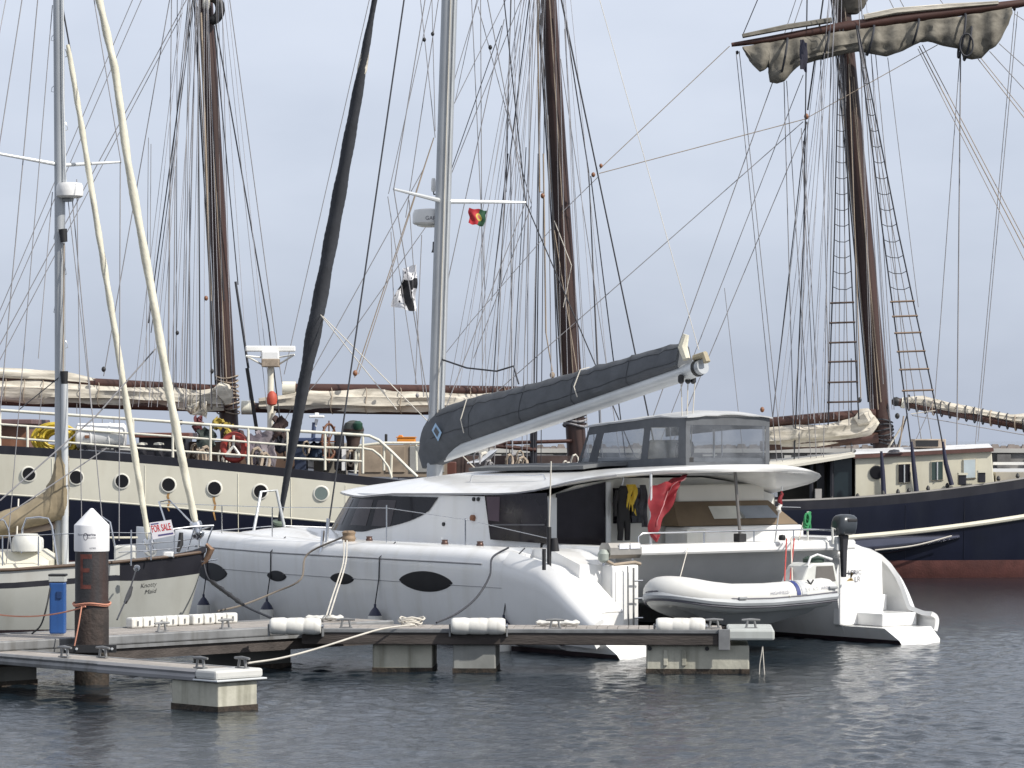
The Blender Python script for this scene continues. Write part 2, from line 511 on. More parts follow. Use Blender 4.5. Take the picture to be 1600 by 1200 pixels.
# finger with rollers, in front of the catamaran
DZ = 0.62
frA, LA = frame((-2.95, 44.95), (3.66, 44.62))
dA = thing('finger_dock', (0.3, 45.2, 0), 'long grey floating finger dock with timber fascia running in front of the catamaran', 'dock')
planks(frA, LA - .72, 1.25, DZ, dA)
fbox(frA, (0, -.03, DZ - .21), (LA - .66, .055, DZ - .02)).build('timber_fascia', timber, dA, smooth=False, bevel=.012)
fbox(frA, (0, 1.2, DZ - .21), (LA - .66, 1.28, DZ - .02)).build('timber_fascia', timber, dA, smooth=False)
fbox(frA, (0, -.05, DZ - .045), (LA - .665, .05, DZ + .012)).build('edge_rail', mat('dark_edge_rail', (.16, .165, .17), .5, var=.25, scale=4), dA, smooth=False, bevel=.01)
fbox(frA, (LA - .65, -.06, DZ - .135), (LA, 1.3, DZ + .015)).build('end_cap', mat('end_cap_grey', (0.43, 0.45, 0.43), 0.5, var=.08, streak=((.25, .25, .22), .4, 5)), dA, smooth=False, bevel=.03)
fbox(frA, (LA - .78, -.075, DZ - .27), (LA - .62, -.03, DZ + .02)).build('bracket', dockalu, dA, smooth=False, bevel=.006)
fl = floatbox(frA, 4.83, 6.27, .1, 1.2, DZ - .215, dA)
for s in (5.1, 5.36):
    fbox(frA, (s - .03, .075, .12), (s + .03, .098, .34)).build('rib', concrete, fl, smooth=False, bevel=.006)
for s in (4.88, 5.68):
    MB().lathe(frA(s, .09, .36), [(.03, 0), (.03, .02)], 10, axis=frA(0, -1, 0) - frA(0, 0, 0)).build('bolt', blackrub, fl)
floatbox(frA, .98, 1.82, .15, 1.1, DZ - .215, dA)
floatbox(frA, 2.12, 2.72, .05, 1.2, DZ - .215, dA, mat('grey_float', (.24, .245, .23), .8, var=.2, streak=((.1, .1, .08), .5, 5)))
for s in (.6, 3.55, 5.78, 6.3):
    cleat(frA, s, .18 if s < 5 else .35, DZ + .012, dA)
MB().tube([frA(6.45, -.07, .4), frA(6.47, -.07, .1), frA(6.49, -.06, -.1)], .008, 5).build('dangling_rope', rope_l, dA)
MB().tube([frA(6.45, -.07, .4), frA(6.41, -.08, .15), frA(6.4, -.06, -.1)], .007, 5).build('dangling_rope', rope_l, dA)
for i, (px0, px1, lab) in enumerate(((422, 502, 'clean white dock roller fender at the timber walkway corner'), (705, 790, 'white dock roller fender above the grey float'), (1025, 1102, 'scuffed white dock roller fender beside the end float'))):
    Yf = 44.76; x0, x1 = (px0 - 800) * Yf / F, (px1 - 800) * Yf / F; L = x1 - x0; r = .118
    prof = [(.0, 0), (r * .8, 0), (r * .97, .03), (r, .07)]
    for k in (1, 2):
        c = L * k / 3
        prof += [(r * (1 + .03 * math.sin(k + i)), c - .04 - .02 * i), (r * .95, c - .012), (r * .93, c), (r * .95, c + .012), (r * (1.0 + .02 * math.cos(k * 2 + i)), c + .04)]
    prof += [(r, L - .1), (r * .98, L - .04), (r * .82, L - .004), (0, L)]
    t = thing('roller_fender', (x0 + L / 2, Yf, .55), lab, 'fender', 'white roller fenders along the finger dock')
    MB().lathe((x0, Yf, DZ + .055), prof, 28, axis=(1, -.035, 0)).build('roller', pvc, t, ang=60)
    MB().tube([(x0 - .03, Yf, DZ + .055), (x1 + .03, Yf - .025, DZ + .055)], .02, 8).build('axle', steel, t)
    for q in (x0 - .02, x1 + .02):
        MB().box((q - .012, Yf - .03, DZ - .09), (q + .012, Yf + .14, DZ + .08)).build('bracket', dockalu, t, smooth=False)

# main walkway, running off to the left
frB, LB = frame((-9.4, 39.4), (-1.75, 47.05))
dB = thing('walkway_dock', (-6, 43.5, 0), 'wide grey floating walkway that meets the finger dock behind the capped piling', 'dock')
planks(frB, LB, 1.4, DZ, dB)
fbox(frB, (0, -.03, DZ - .12), (LB, .055, DZ + .01)).build('edge_beam', dockalu, dB, smooth=False, bevel=.02)
fbox(frB, (0, -.045, DZ - .17), (LB, .02, DZ - .125)).build('edge_lip', dockalu, dB, smooth=False)
fbox(frB, (0, 0.0, DZ - .33), (LB, .06, DZ - .172)).build('timber_fascia', timber, dB, smooth=False)
fbox(frB, (0, 1.35, DZ - .25), (LB, 1.45, DZ + .01)).build('edge_beam', dockalu, dB, smooth=False)
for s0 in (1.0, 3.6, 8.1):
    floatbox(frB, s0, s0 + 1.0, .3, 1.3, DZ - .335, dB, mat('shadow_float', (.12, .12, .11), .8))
cleat(frB, 6.65, .2, DZ + .01, dB); cleat(frB, 7.75, .15, DZ + .01, dB)
bp = None
for i in range(9):
    s = 6.9 + i * .212 + (.05 if i > 4 else 0)
    m = fbox(frB, (s, 1.18, DZ + .002), (s + .20, 1.33, DZ + .15))
    if bp is None:
        bump_t = thing('dock_bumper', frB(7.9, 1.25, DZ), 'row of white moulded bumper blocks on the walkway behind the piling', 'dock bumper')
        bp = True
    b = m.build('block', pvc, bump_t, smooth=False, bevel=.025)
    fbox(frB, (s + .09, 1.168, DZ + .035), (s + .115, 1.1785, DZ + .10)).build('slot', dockalu, b, smooth=False)

# near finger pontoon
NZ = 0.50
frC, LC = frame((-6.95, 41.8), (-3.53, 38.4))
dC = thing('near_pontoon', (-4.9, 40.6, 0), 'narrow aluminium edged finger pontoon ending in a stained concrete float below the piling', 'dock')
planks(frC, LC - .42, .66, NZ, dC)
def rail_profile(fr, s0, s1, t, sgn, z):
    pr = [(0, .01), (.05, .008), (.075, -.02), (.06, -.05), (.085, -.085), (.08, -.125), (.03, -.135), (0, -.135)]
    return MB().loft([[fr(s, t - sgn * a, z + b) for a, b in pr] for s in (s0, s1)])
rail_profile(frC, 0, LC - .40, .06, 1, NZ).build('side_beam', dockalu, dC, ang=25)
rail_profile(frC, LC * .52, LC - .40, .052, 1, NZ - .003).build('rub_strip', mat('grey_rub_strip', (.25, .25, .26), .6, var=.1), dC, ang=25)
fbox(frC, (0, .60, NZ - .14), (LC - .40, .68, NZ + .005)).build('side_beam', dockalu, dC, smooth=False)
fbox(frC, (LC - .40, -.03, NZ - .10), (LC, .72, NZ + .01)).build('end_cap', mat('pale_end_cap', (.52, .52, .50), .5, var=.08), dC, smooth=False, bevel=.03)
fbox(frC, (LC - .42, -.05, NZ - .125), (LC + .05, .74, NZ - .102)).build('end_lip', aluw, dC, smooth=False, bevel=.008)
floatbox(frC, LC - .90, LC - .02, .02, .64, NZ - .14, dC)
for s, t in ((1.55, .2), (1.95, .5), (LC - .52, .16), (LC - .14, .5)):
    cleat(frC, s, t, NZ + .01, dC, 1.05)

# piling with white pointed cap
pl = (-5.61, 42.72)
pile = thing('mooring_pile', (pl[0], pl[1], 0), 'dark steel mooring pile with white pointed cap and faded red letter', 'piling')
pm = mat('rusty_painted_pile', (.024, .024, .027), .6, var=.4, scale=3, bump=.3, streak=((.075, .032, .02), .6, 7))
pm2 = mat('rusted_pile_base', (.042, .030, .025), .8, var=.5, scale=6, bump=.6, streak=((.014, .013, .014), .9, 6))
MB().lathe((*pl, 0), [(.222, 1.02), (.222, 1.85)], 32).build('shaft', pm, pile)
MB().lathe((*pl, 0), [(.228, .46), (.228, 1.0), (.222, 1.03)], 32).build('lower_shaft', pm2, pile)
MB().lathe((*pl, 0), [(.23, -2.0), (.232, .2), (.229, .46)], 32).build('shaded_foot', algae_and_shade, pile)  # near-black colour stands in for the shade on the pile under the pontoon
cap = MB().lathe((*pl, 0), [(.232, 1.795), (.235, 1.81), (.235, 2.13), (.232, 2.145), (.02, 2.365), (0, 2.37)], 40).build('cap', mat('cap_plastic', (.76, .76, .77), .35, var=.04, streak=((.5, .5, .52), .3, 8)), pile, ang=30)
def wrap(mb, r):                                # bend a flat text (x arc length, z) round the pile
    return mb.xf(lambda x, y, z: (pl[0] + r * math.sin(x / r), pl[1] - r * math.cos(x / r), z))
ink = mat('grey_ink', (.09, .09, .12), .6)
def pile_text(s, x1, z, h, width, r=.2365, m=ink, bold=0.0):
    tm = text_mb(s, (0, 0, 0), (1, 0, 0), (0, 0, 1), h, width=width, bold=bold)
    tm.xf(lambda x, y, zz: (x + x1 - width, 0, zz + z))
    return wrap(tm, r)
pile_text('horta', -.055, 2.005, .036, .12).build('lettering', ink, cap, smooth=False)
pile_text('marina', .085, 2.005, .036, .135, bold=.02).build('lettering', ink, cap, smooth=False)
pile_text('FAIAL AZORES', .085, 1.97, .018, .125).build('lettering', ink, cap, smooth=False)
pile_text('AZORES', .085, 1.83, .022, .085).build('lettering', ink, cap, smooth=False)
ring = MB().tube([(-.052 + .028 * math.cos(a) , 0, 1.995 + .045 * math.sin(a)) for a in [i * 2 * math.pi / 20 for i in range(21)]], .004, 5)
ring.xf(lambda x, y, z: (x, 0, z))
wrap(ring, .2368).build('logo_ring', ink, cap)
redf = mat('faded_red_paint', (.11, .03, .022), .7, var=.5, scale=12)
em = MB()
for x0, x1, z0, z1 in ((-.135, -.095, 1.30, 1.76), (-.095, .03, 1.70, 1.76), (-.095, .0, 1.52, 1.575), (-.095, .02, 1.30, 1.355)):
    em.sheet([[(lerp(x0, x1, i / 8), 0, lerp(z0, z1, k / 3) + .006 * math.sin(i * 3 + k)) for k in range(4)] for i in range(9)])
wrap(em, .2245).build('red_letter', redf, pile, smooth=False)
for a in range(2):
    MB().tube([(pl[0] + (.24 + .012 * a) * math.cos(t), pl[1] + (.24 + .012 * a) * math.sin(t), 1.08 + .02 * a + .012 * math.sin(3 * t)) for t in [i * .2618 for i in range(25)]], .011, 6).build('rope_turn', rope_o, pile)
MB().box((pl[0] - .36, pl[1] - .3, .46), (pl[0] + .36, pl[1] - .24, .56)).build('guide_bracket', blackrub, pile, smooth=False)
for q in (-.3, -.16, .2, .31):
    MB().lathe((pl[0] + q, pl[1] - .3, .51), [(.018, 0), (.018, .018), (0, .02)], 8, axis=(0, -1, 0)).build('bolt', aluw, pile)
def line_thing(name, pts, r, m, label, cat='rope', n=6, group=None):
    o = MB().tube(smooth_pts(pts), r, n).build(name, m)
    me = o.data; p = Vector(pts[0])
    me.transform(Matrix.Translation(-p)); o.location = p
    return tag(o, label, cat, group)
line_thing('mooring_line', rope_pts((pl[0] - .05, pl[1] - .255, 1.07), W(-30, 955, 43.6), .10), .011, rope_o, 'faded orange line led left from the capped mooring pile')
line_thing('hanging_line', [(pl[0] - .1, pl[1] - .26, 1.07), (pl[0] - .14, pl[1] - .3, .8), (pl[0] - .19, pl[1] - .3, .55)], .01, rope_o, 'short faded orange rope end hanging down the front of the mooring pile')

# power pedestal
pd = W(90.5, 993, 43.6); pd.z = DZ
ped = thing('power_pedestal', pd, 'blue dock power pedestal with grey top left of the capped mooring pile', 'pedestal')
MB().cbox((pd.x, pd.y, DZ + .37), (.21, .19, .70), .0).build('column', mat('pedestal_blue', (.022, .085, .27), .4, var=.12, streak=((.015, .04, .12), .4, 9)), ped, smooth=False, bevel=.02)
MB().cbox((pd.x, pd.y, DZ + .765), (.225, .2, .08), 0).build('top_band', mat('pedestal_grey', (.45, .46, .44), .5), ped, smooth=False, bevel=.01)
MB().cbox((pd.x, pd.y, DZ + .82), (.24, .21, .03), 0).build('lid', blackrub, ped, smooth=False, bevel=.01)
MB().cbox((pd.x + .03, pd.y - .102, DZ + .55), (.07, .02, .1), 0).build('socket', mat('socket_blue', (.012, .04, .13), .4), ped, smooth=False, bevel=.006)
line_thing('power_cable', [(pd.x - .09, pd.y - .1, DZ + .65), (pd.x - .13, pd.y - .16, DZ + .4), (pd.x - .2, pd.y - .22, DZ + .15), (pd.x - .32, pd.y - .25, DZ + .03)], .012, blackrub, 'black power cable drooping from the blue pedestal to the planks', 'cable')
line_thing('mooring_line', [W(388, 1036, 38.9), W(440, 1028, 40.5), W(500, 1012, 42.3), W(560, 993, 43.8), W(600, 982, 44.6), W(648, 976, 45.0)], .013, rope_l, 'slack white mooring line from the near pontoon end to the finger dock')

for i, (px0, px1, py, Y_, lab) in enumerate(((478, 536, 966, 46.9, 'grubby white fender board lying on the walkway below the doubled white ropes'), (838, 905, 976, 45.6, 'white fender board lying on the finger dock beside the stern of the catamaran'))):
    a, b = W(px0, py, Y_), W(px1, py, Y_)
    n = 14
    g_ = MB().tube([a.lerp(b, k / n) + Vector((0, .02 * math.sin(k), .02 + .008 * math.sin(k * 2))) for k in range(n + 1)], [.03] + [.055 + .008 * math.sin(k * 1.7) for k in range(n - 1)] + [.03], 10, flat=.7).build('fender_board', mat('grubby_vinyl', (.60, .59, .55), .6, var=.12))
    g_.data.transform(Matrix.Translation(-a)); g_.location = (a.x, a.y, DZ + .03)
    tag(g_, lab, 'fender board')
rp = thing('rope_heap', W(640, 976, 45.7), 'small heap of white rope lying on the finger dock planks', 'rope heap')
for k in range(4):
    c0 = W(640 + 4 * (k % 2), 975, 45.7)
    MB().tube([(c0.x + (.12 + .02 * k) * math.cos(t), c0.y + .08 * math.sin(t), DZ + .02 + .03 * k + .02 * math.sin(3 * t)) for t in [i * .5236 for i in range(13)]], .014, 6).build('rope_turn', rope_l, rp)

# ------------------------------------------------------------------ catamaran
PH = R(53.7)
A2, B2, O2 = (-math.cos(PH), math.sin(PH)), (math.sin(PH), math.cos(PH)), (1.756, 48.25)
def CW(u, v, z):                               # boat frame: u forward from the stern, v to starboard from the port hull centre
    return Vector((O2[0] + u * A2[0] + v * B2[0], O2[1] + u * A2[1] + v * B2[1], z))
def cu(px, v):                                 # u of a photo column on the plane v
    k = (px - 800) / F
    return (O2[0] + v * B2[0] - k * (O2[1] + v * B2[1])) / (k * A2[1] - A2[0])
def cv(px, u):
    k = (px - 800) / F
    return (k * (O2[1] + u * A2[1]) - O2[0] - u * A2[0]) / (B2[0] - k * B2[1])
def cz(py, u, v):
    return H0 - (py - HY) * CW(u, v, 0).y / F
cat = thing('sailing_catamaran', CW(7, 2.85, 0), 'white sailing catamaran with oval hull windows and a boom under a charcoal sail cover', 'catamaran')
def cb(mb, name, m, parent=None, **k):
    return mb.xf(CW).build(name, m, parent or cat, **k)
HZ = [-.45, -.25, 0, .075, .3, .6, .95, 1.25, 1.36, 1.45, 1.53, 1.575]
HB = [.05, .36, .50, .54, .63, .70, .742, .755, .742, .705, .635, .52]
HW = .75; WID = 5.7; LEN = 14.9
def plan(u):
    return 1.0 if u < 6.5 else max(.02, 1 - ((u - 6.5) / (LEN - 6.5)) ** 2.3)
def hb(u, z):
    return float(np.interp(z, HZ, HB)) * plan(u)
def fo(u, side):                                 # the starboard quarter tucks in towards the stern
    return 1.0 if side < 0 else float(np.interp(u, [-.4, .6, 2.4], [.62, .78, 1.0]))
def arc(points, side):
    U, Z = [], []
    for px, py in points:
        u = 1.0
        for _ in range(12):
            v = (0 if side < 0 else WID) + side * (.66 if side < 0 else .70) * fo(u, side)
            u = cu(px, v)
        U.append(u); Z.append(cz(py, u, v))
    o = np.argsort(U)
    return [U[i] for i in o] + [2.9], [Z[i] for i in o] + [1.575]
ARC = {-1: arc(((780, 862), (797, 866), (825, 875.5), (852, 884), (875, 904), (897, 929), (922, 957), (937, 974)), -1),
       1: arc(((1330, 856), (1345, 857.5), (1362, 862), (1378, 871), (1392, 884), (1403, 900), (1412, 920), (1419, 940), (1423, 952), (1446, 961)), 1)}
def ztop(u, side=-1):
    return float(np.interp(u, *ARC[side]))
for side, vc in ((-1, 0.0), (1, WID)):
    us = [.85, 1.0, 1.2, 1.45, 1.7, 2.03, 2.05, 2.3, 2.6, 3, 4, 5, 6, 7, 8, 9, 10, 10.8, 11.6, 12.3, 13, 13.6, 14.1, 14.5, 14.75, LEN]
    rings = []
    nO = len(HZ)
    for u in us:
        zt = ztop(u, side); p = plan(u)
        dk = float(np.interp(u, [.85, 1.6], [1.36, 1.575]))
        rise = .04 * max(0, (u - 9) / 6)
        zt = .30 if u < 2.04 else zt
        r = []
        for z, b in zip(HZ, HB):
            zz = z if z <= .075 else .075 + (z - .075) * (zt - .075) / 1.5
            r.append((u - (.0 if z > 0 else .5 * (u / LEN) ** 6), vc + side * b * p * fo(u, side), zz + rise * max(z, 0)))
        r.append((u, vc + side * .30 * p, zt + .004 + rise * 1.5))
        r.append((u, vc + side * .27 * p, dk + .012 + rise * 1.5))
        for z, b in list(zip(HZ, HB))[::-1]:
            zz = z if z <= .075 else .075 + (z - .075) * (dk - .075) / 1.5
            r.append((u - (.0 if z > 0 else .5 * (u / LEN) ** 6), vc - side * b * p * .97, zz + rise * max(z, 0)))
        rings.append(r)
    nr = len(rings[0])
    hull = cb(MB().loft(rings, True, True, 0, rowm=lambda i, j: 1 if (j < 3 or j >= nr - 4) else 0), 'hull', [gel, antifoul], ang=32)
    # sugar scoop: low hull, bulwark, steps
    def aft(z): return -.15 - .28 * max(0, min(1, (.26 - z) / .2))
    ring = lambda u, k: [(u if k else aft(z), vc + side * b * fo(u, side), z) for z, b in ((-.3, .3), (0, .5), (.075, .54), (.26, .62))] + [(u if k else aft(z), vc - side * b * .97, z) for z, b in ((.26, .62), (.075, .54), (0, .5), (-.3, .3))]
    cb(MB().loft([ring(0, 0), ring(.2, 1), ring(.86, 1)], True, True, 0, rowm=lambda i, j: 1 if j in (0, 1, 5, 6, 7) else 0), 'swim_platform', [gel, antifoul], ang=25)
    g = []
    for i in range(48):
        u = -.17 + i * (2.12 + .17) / 47
        zt = ztop(u, side)
        def bw(z):
            z0 = z if z < .075 else .075 + (z - .075) * 1.5 / (zt - .075)
            return max(.60, float(np.interp(z0, HZ, HB)))
        g.append([(u, vc + side * (bw(z) * fo(u, side) + .003), z) for z in [.2 + (zt - .2) * (k / 14) ** .7 for k in range(15)]])
    cb(MB().sheet(g, th=-.075 if side < 0 else .075), 'stern_bulwark', gel, ang=50)
    if side < 0:
        g = [[(u, vc - o_, ztop(u) - .05 + (.0 if o_ > .4 else .03)) for o_ in (.66, .5, .3, .0)] for u in [.12 + .13 * i for i in range(15)]]
        cb(MB().sheet(g, th=.05), 'stern_ramp', gel, ang=50)
        cb(MB().loft([[(.12, vc - .66, .27), (.12, vc, .27), (.12, vc, ztop(.12) - .06), (.12, vc - .66, ztop(.12) - .06)], [(1.3, vc - .66, .27), (1.3, vc, .27), (1.3, vc, ztop(1.3) - .06), (1.3, vc - .66, ztop(1.3) - .06)]]), 'step', gel, smooth=False)
    else:
        cb(MB().loft([[(.22, vc - .30, .262), (.22, vc + .46, .262), (.22, vc + .46, .47), (.22, vc - .30, .47)], [(2.0, vc - .30, .262), (2.0, vc + .66, .262), (2.0, vc + .66, .47), (2.0, vc - .30, .47)]]), 'step', gel, smooth=False, bevel=.02)
    a, b = vc - side * .68, vc - side * (.16 if side < 0 else .28)
    lk = cb(MB().box((.60 if side < 0 else .82, min(a, b), .262), (1.0, max(a, b), 1.365)), 'stern_locker', gel, smooth=False, bevel=.03)
    uu = (.60 if side < 0 else .82) - .006
    if side < 0:
        cb(MB().box((uu - .004, vc + .22, .36), (uu + .004, vc + .60, 1.26)), 'locker_door', mat('locker_white', (.74, .74, .73), .3, var=.03), lk, smooth=False, bevel=.003)
        cb(MB().lathe((uu - .01, vc + .27, .66), [(.022, 0), (.022, .012)], 10, axis=(-1, 0, 0)), 'latch', blackrub, lk)
    else:
        T = text_mb('LERIC', CW(uu - .005, vc - .50, 1.085), (B2[0], B2[1], 0), (0, 0, 1), .075, width=.28); T.build('name_lettering', ink, lk, smooth=False)
        T = text_mb('LR', CW(uu - .005, vc - .36, .965), (B2[0], B2[1], 0), (0, 0, 1), .085, width=.12); T.build('name_lettering', ink, lk, smooth=False)
        cb(MB().box((.9, cv(1345, .9), .47), (1.9, cv(1386, .9), .74)), 'seat_box', gel, hull, smooth=False, bevel=.02)
        T = text_mb('LIFERAFT', CW(.893, cv(1354, .9), .59), (B2[0], B2[1], 0), (0, 0, 1), .05, width=.24); T.build('red_lettering', mat('red_print', (.5, .03, .02), .5), lk, smooth=False)
    # rubbing line, styling line
    for z0, th, m_, nm in ((1.335, .013, mat('grey_rub_rail', (.26, .26, .27), .5), 'rub_rail'), (.98, .005, mat('grey_pinstripe', (.30, .30, .31), .5), 'styling_line')):
        if side < 0 or nm == 'rub_rail':
            pts = [(u, vc + side * (hb(u, z0) + .004), z0 + .04 * max(0, (u - 9) / 6) * z0) for u in [2.75 + i * .4 for i in range(24 if nm == 'rub_rail' else 28)]]
            if nm == 'styling_line': pts = [(.75, vc + side * (hb(2, z0) + .004), z0), (1.6, vc + side * (hb(2, z0) + .004), z0)] + pts
            cb(MB().tube(pts, th, 6), nm, m_, hull)
    # oval windows
    if side < 0:
        for px0, px1, pyc, hh in ((625, 706, 908.5, .148), (517, 552, 904, .078), (417, 447, 900, .075), (303, 359, 895, .15)):
            vg = -hb(8, .98) if px0 > 400 else -.45
            u1, u0 = cu(px0, vg), cu(px1, vg)
            vg = -hb((u0 + u1) / 2, 1.0); u1, u0 = cu(px0, vg), cu(px1, vg)
            zc = cz(pyc, (u0 + u1) / 2, vg)
            def shp(i, n, k, pad):
                t = -1 + 2 * i / n
                w = max(0, 1 - abs(t) ** 2.0) ** .72 * (hh + pad)
                return w * k
            for nm, off, pad, m_ in (('window_frame', .004, .018, blackrub), ('hull_window', .011, 0, mat('smoked_acrylic', (.016, .016, .019), .45, var=.15, spec=.25))):
                g = []
                for i in range(25):
                    u = u0 - pad * 1.5 + (u1 - u0 + pad * 3) * i / 24
                    g.append([(u, -hb(u, zc + shp(i, 24, k, pad)) - off, zc + shp(i, 24, k, pad) + .03 * max(0, (u - 9) / 6)) for k in (-1, -.5, 0, .5, 1)])
                o = cb(MB().sheet(g), nm, m_, hull)
# bridge deck, cockpit, aft beam
cb(MB().loft([[(.98, v, 1.5), (3.0, v, 1.5), (10.9, v, 1.55), (10.6, v, .95), (9.5, v, .62), (3.0, v, .58), (1.7, v, .70), (1.2, v, 1.1)] for v in (.55, 5.15)], True, True), 'bridge_deck', mat('underdeck_grey_gelcoat', (.62, .62, .61), .4, var=.05), ang=30)
cb(MB().loft([[(u, v, z) for u, z in ((.72, 1.50), (.70, 1.53), (.70, 1.62), (.74, 1.655), (1.06, 1.66), (1.1, 1.62), (1.1, 1.5))] for v in (.5, 1.5, 2.85, 4.2, 5.25)], True, True), 'aft_beam', gel, ang=30)
cb(MB().box((1.1, .4, 1.47), (2.72, .75, 1.63)), 'cockpit_coaming', gel, smooth=False, bevel=.03)
cb(MB().box((1.1, 5.0, 1.47), (2.72, 5.45, 1.70)), 'cockpit_coaming', gel, smooth=False, bevel=.05)
cb(MB().tube([(14.2, .15, 1.36), (14.2, 5.55, 1.36)], .09, 12), 'bow_crossbeam', aluw)
gr = [[(10.9 + i * .8, .5 + j * .94, 1.5) for j in range(6)] for i in range(5)]
cb(MB().sheet(gr), 'trampoline', mat('black_netting', (.03, .03, .03), .9))
# saloon
def half(u, u1, u2, hw, e=2.4):
    return hw if u <= u1 else hw * max(0.0, 1 - ((u - u1) / (u2 - u1)) ** e) ** (1 / e)
def peri(u0, u1, u2, hw, n=26):
    us = [u0 + (u1 - u0) * i / 8 for i in range(8)] + [u1 + (u2 - u1) * math.sin(i / n * math.pi / 2) for i in range(n + 1)]
    P = [(u, 2.85 - half(u, u1, u2, hw)) for u in us]
    return P + [(u, 5.7 - v) for u, v in P[-2::-1]]
PB = peri(2.72, 7.6, 10.7, 2.48); PT = peri(2.72, 7.3, 9.6, 2.42)
def sal(s, t):                                  # s index along the wall, t 0 bottom..1 top
    i = max(0, min(len(PB) - 1.001, s)); k = int(i); f = i - k
    b = [lerp(PB[k][q], PB[k + 1][q], f) for q in (0, 1)]; c = [lerp(PT[k][q], PT[k + 1][q], f) for q in (0, 1)]
    tt = t
    return (lerp(b[0], c[0], tt), lerp(b[1], c[1], tt), 1.5 + .86 * t)
NS = len(PB)
body = cb(MB().sheet([[sal(i, t) for t in (0, .2, .5, .8, 1.0)] for i in range(NS)]), 'saloon_wall', gel, ang=40)
def side_s(u):                                   # wall index for a u on the straight side
    return 8 * (u - 2.72) / (7.6 - 2.72)
def wall_patch(s0, s1, lo, hi, name, m, off=.012, n=30):
    g = []
    for i in range(n + 1):
        s = s0 + (s1 - s0) * i / n
        p0 = Vector(sal(s - .05, .5)); p1 = Vector(sal(s + .05, .5)); d = p1 - p0
        nn = Vector((d.y, -d.x, 0)).normalized()
        if nn.y > 0 and s < NS / 2 - 1: nn = -nn
        a, b = lo(i / n), hi(i / n)
        g.append([tuple(Vector(sal(s, a + (b - a) * k / 4)) + nn * off) for k in range(5)])
    return cb(MB().sheet(g), name, m, body)
wall_patch(side_s(5.78), 34, lambda t: .955 - .72 * math.sqrt(max(0, 1 - (1 - min(1, t / .17)) ** 2)), lambda t: .96, 'wrap_window', mat('saloon_glass', (.013, .012, .015), .10, spec=.22, var=.2), n=90)
pan = mat('tinted_pane', (.05, .042, .047), .2, var=.3, scale=1.2, spec=.3)
for sa, sb in ((7.1, 8.2), (9.2, 12.5), (15, 20)):
    wall_patch(sa, sb, lambda t: .36, lambda t: .88, 'window_pane', pan, off=.017, n=10)
def side_quad(C, nm, m_, v):
    P = [(cu(px, v), v, cz(py, cu(px, v), v)) for px, py in C]
    return cb(MB().add(P, [(0, 1, 2, 3)]), nm, m_, body, smooth=False)
sgl = mat('side_glass', (.014, .012, .017), .12, spec=.25, var=.3)
side_quad(((757, 774), (855, 770), (855, 849.5), (766, 843)), 'side_window', sgl, .30)
side_quad(((760, 776), (781, 776), (780, 815), (763, 813)), 'curtain', mat('mauve_curtain', (.085, .06, .075), .5, spec=.2), .293)
side_quad(((768, 819), (851, 819), (851, 821), (768, 821)), 'window_bar', mat('bar_grey', (.09, .09, .1), .4), .293)
for (px, py) in ((739, 780), (746, 780), (694, 819)):
    u = cu(px, .4); z = cz(py, u, .4)
    cb(MB().lathe((u, lerp(.37, .42, (z - 1.5) / .86) - .0, z), [(.034, -.01), (.034, .016), (.02, .02)], 12, axis=(0, -1, 0)), 'port_fitting', blackrub, body)
cb(MB().lathe((cu(732, .3), .40, 2.0), [(.055, -.02), (.055, .04), (.03, .05)], 14, axis=(0, -1, 0)), 'stern_lamp', wood_b, body)
for px, py in ((695, 851), (750, 856), (577, 840)):
    u = cu(px, -.2)
    cb(MB().lathe((u, -.2, 1.575), [(.055, 0), (.06, .03), (.045, .06), (.055, .085), (0, .09)], 14), 'winch', mat('bronze_winch', (.10, .06, .05), .4, metal=.5))
cb(MB().tube([(cu(727, -.25), -.25, 1.57), (cu(727, -.25), -.25, 2.02)], .013, 6), 'stanchion', steel)
cb(MB().tube([(cu(604, -.35), -.35, 1.57), (cu(604, -.35), -.35, 2.2)], .013, 6), 'stanchion', steel)
# aft bulkhead
BU = 2.72
def zz(py, v, u=BU): return cz(py, u, v)
cb(MB().loft([[(u, .5, 1.5), (u, 5.25, 1.5), (u, 5.25, 2.36), (u, 4.6, 2.55), (u, 3.7, 2.66), (u, 2.0, 2.66), (u, 1.1, 2.55), (u, .5, 2.36)] for u in (BU, BU + .06)]), 'aft_bulkhead', mat('bulkhead_white', (.66, .66, .62), .4, var=.04), smooth=False)
door = cb(MB().loft([[(u, .68, 1.5), (u, 1.66, 1.5), (u, 1.66, 2.60), (u, .68, 2.42)] for u in (BU - .03, BU - .002)]), 'glass_door', sgl, smooth=False)
cb(MB().box((BU - .05, .50, 1.5), (BU - .004, .665, 2.36)), 'door_post', aluw, smooth=False)
cb(MB().box((BU - .05, 1.66, 1.5), (BU - .004, 1.76, 2.60)), 'door_post', aluw, smooth=False)
cb(MB().box((BU - .028, 1.83, 1.93), (BU - .003, 2.46, 2.50)), 'galley_window', darkglass, smooth=False)
cb(MB().box((BU - .12, 3.1, 2.2), (BU - .01, 4.95, 2.55)), 'bulkhead_panel', mat('warm_white_panel', (.72, .70, .64), .4, var=.03), smooth=False, bevel=.04)
tw = cb(MB().loft([[(u, v, z) for u, v, z in ((BU - .16, 2.95, 2.27), (BU - .16, 5.0, 2.27), (BU - .55, 5.32, 1.88), (BU - .55, 2.75, 1.88))], [(BU - .02, 2.95, 2.27), (BU - .02, 5.0, 2.27), (BU - .02, 5.32, 1.88), (BU - .02, 2.75, 1.88)]]), 'spray_screen', mat('tan_screen_frame', (.165, .12, .075), .7, var=.15), smooth=False, bevel=.01)
def scr(v, t): return (BU - .16 - .39 * t - .006, v, 2.27 - .39 * t + .006)
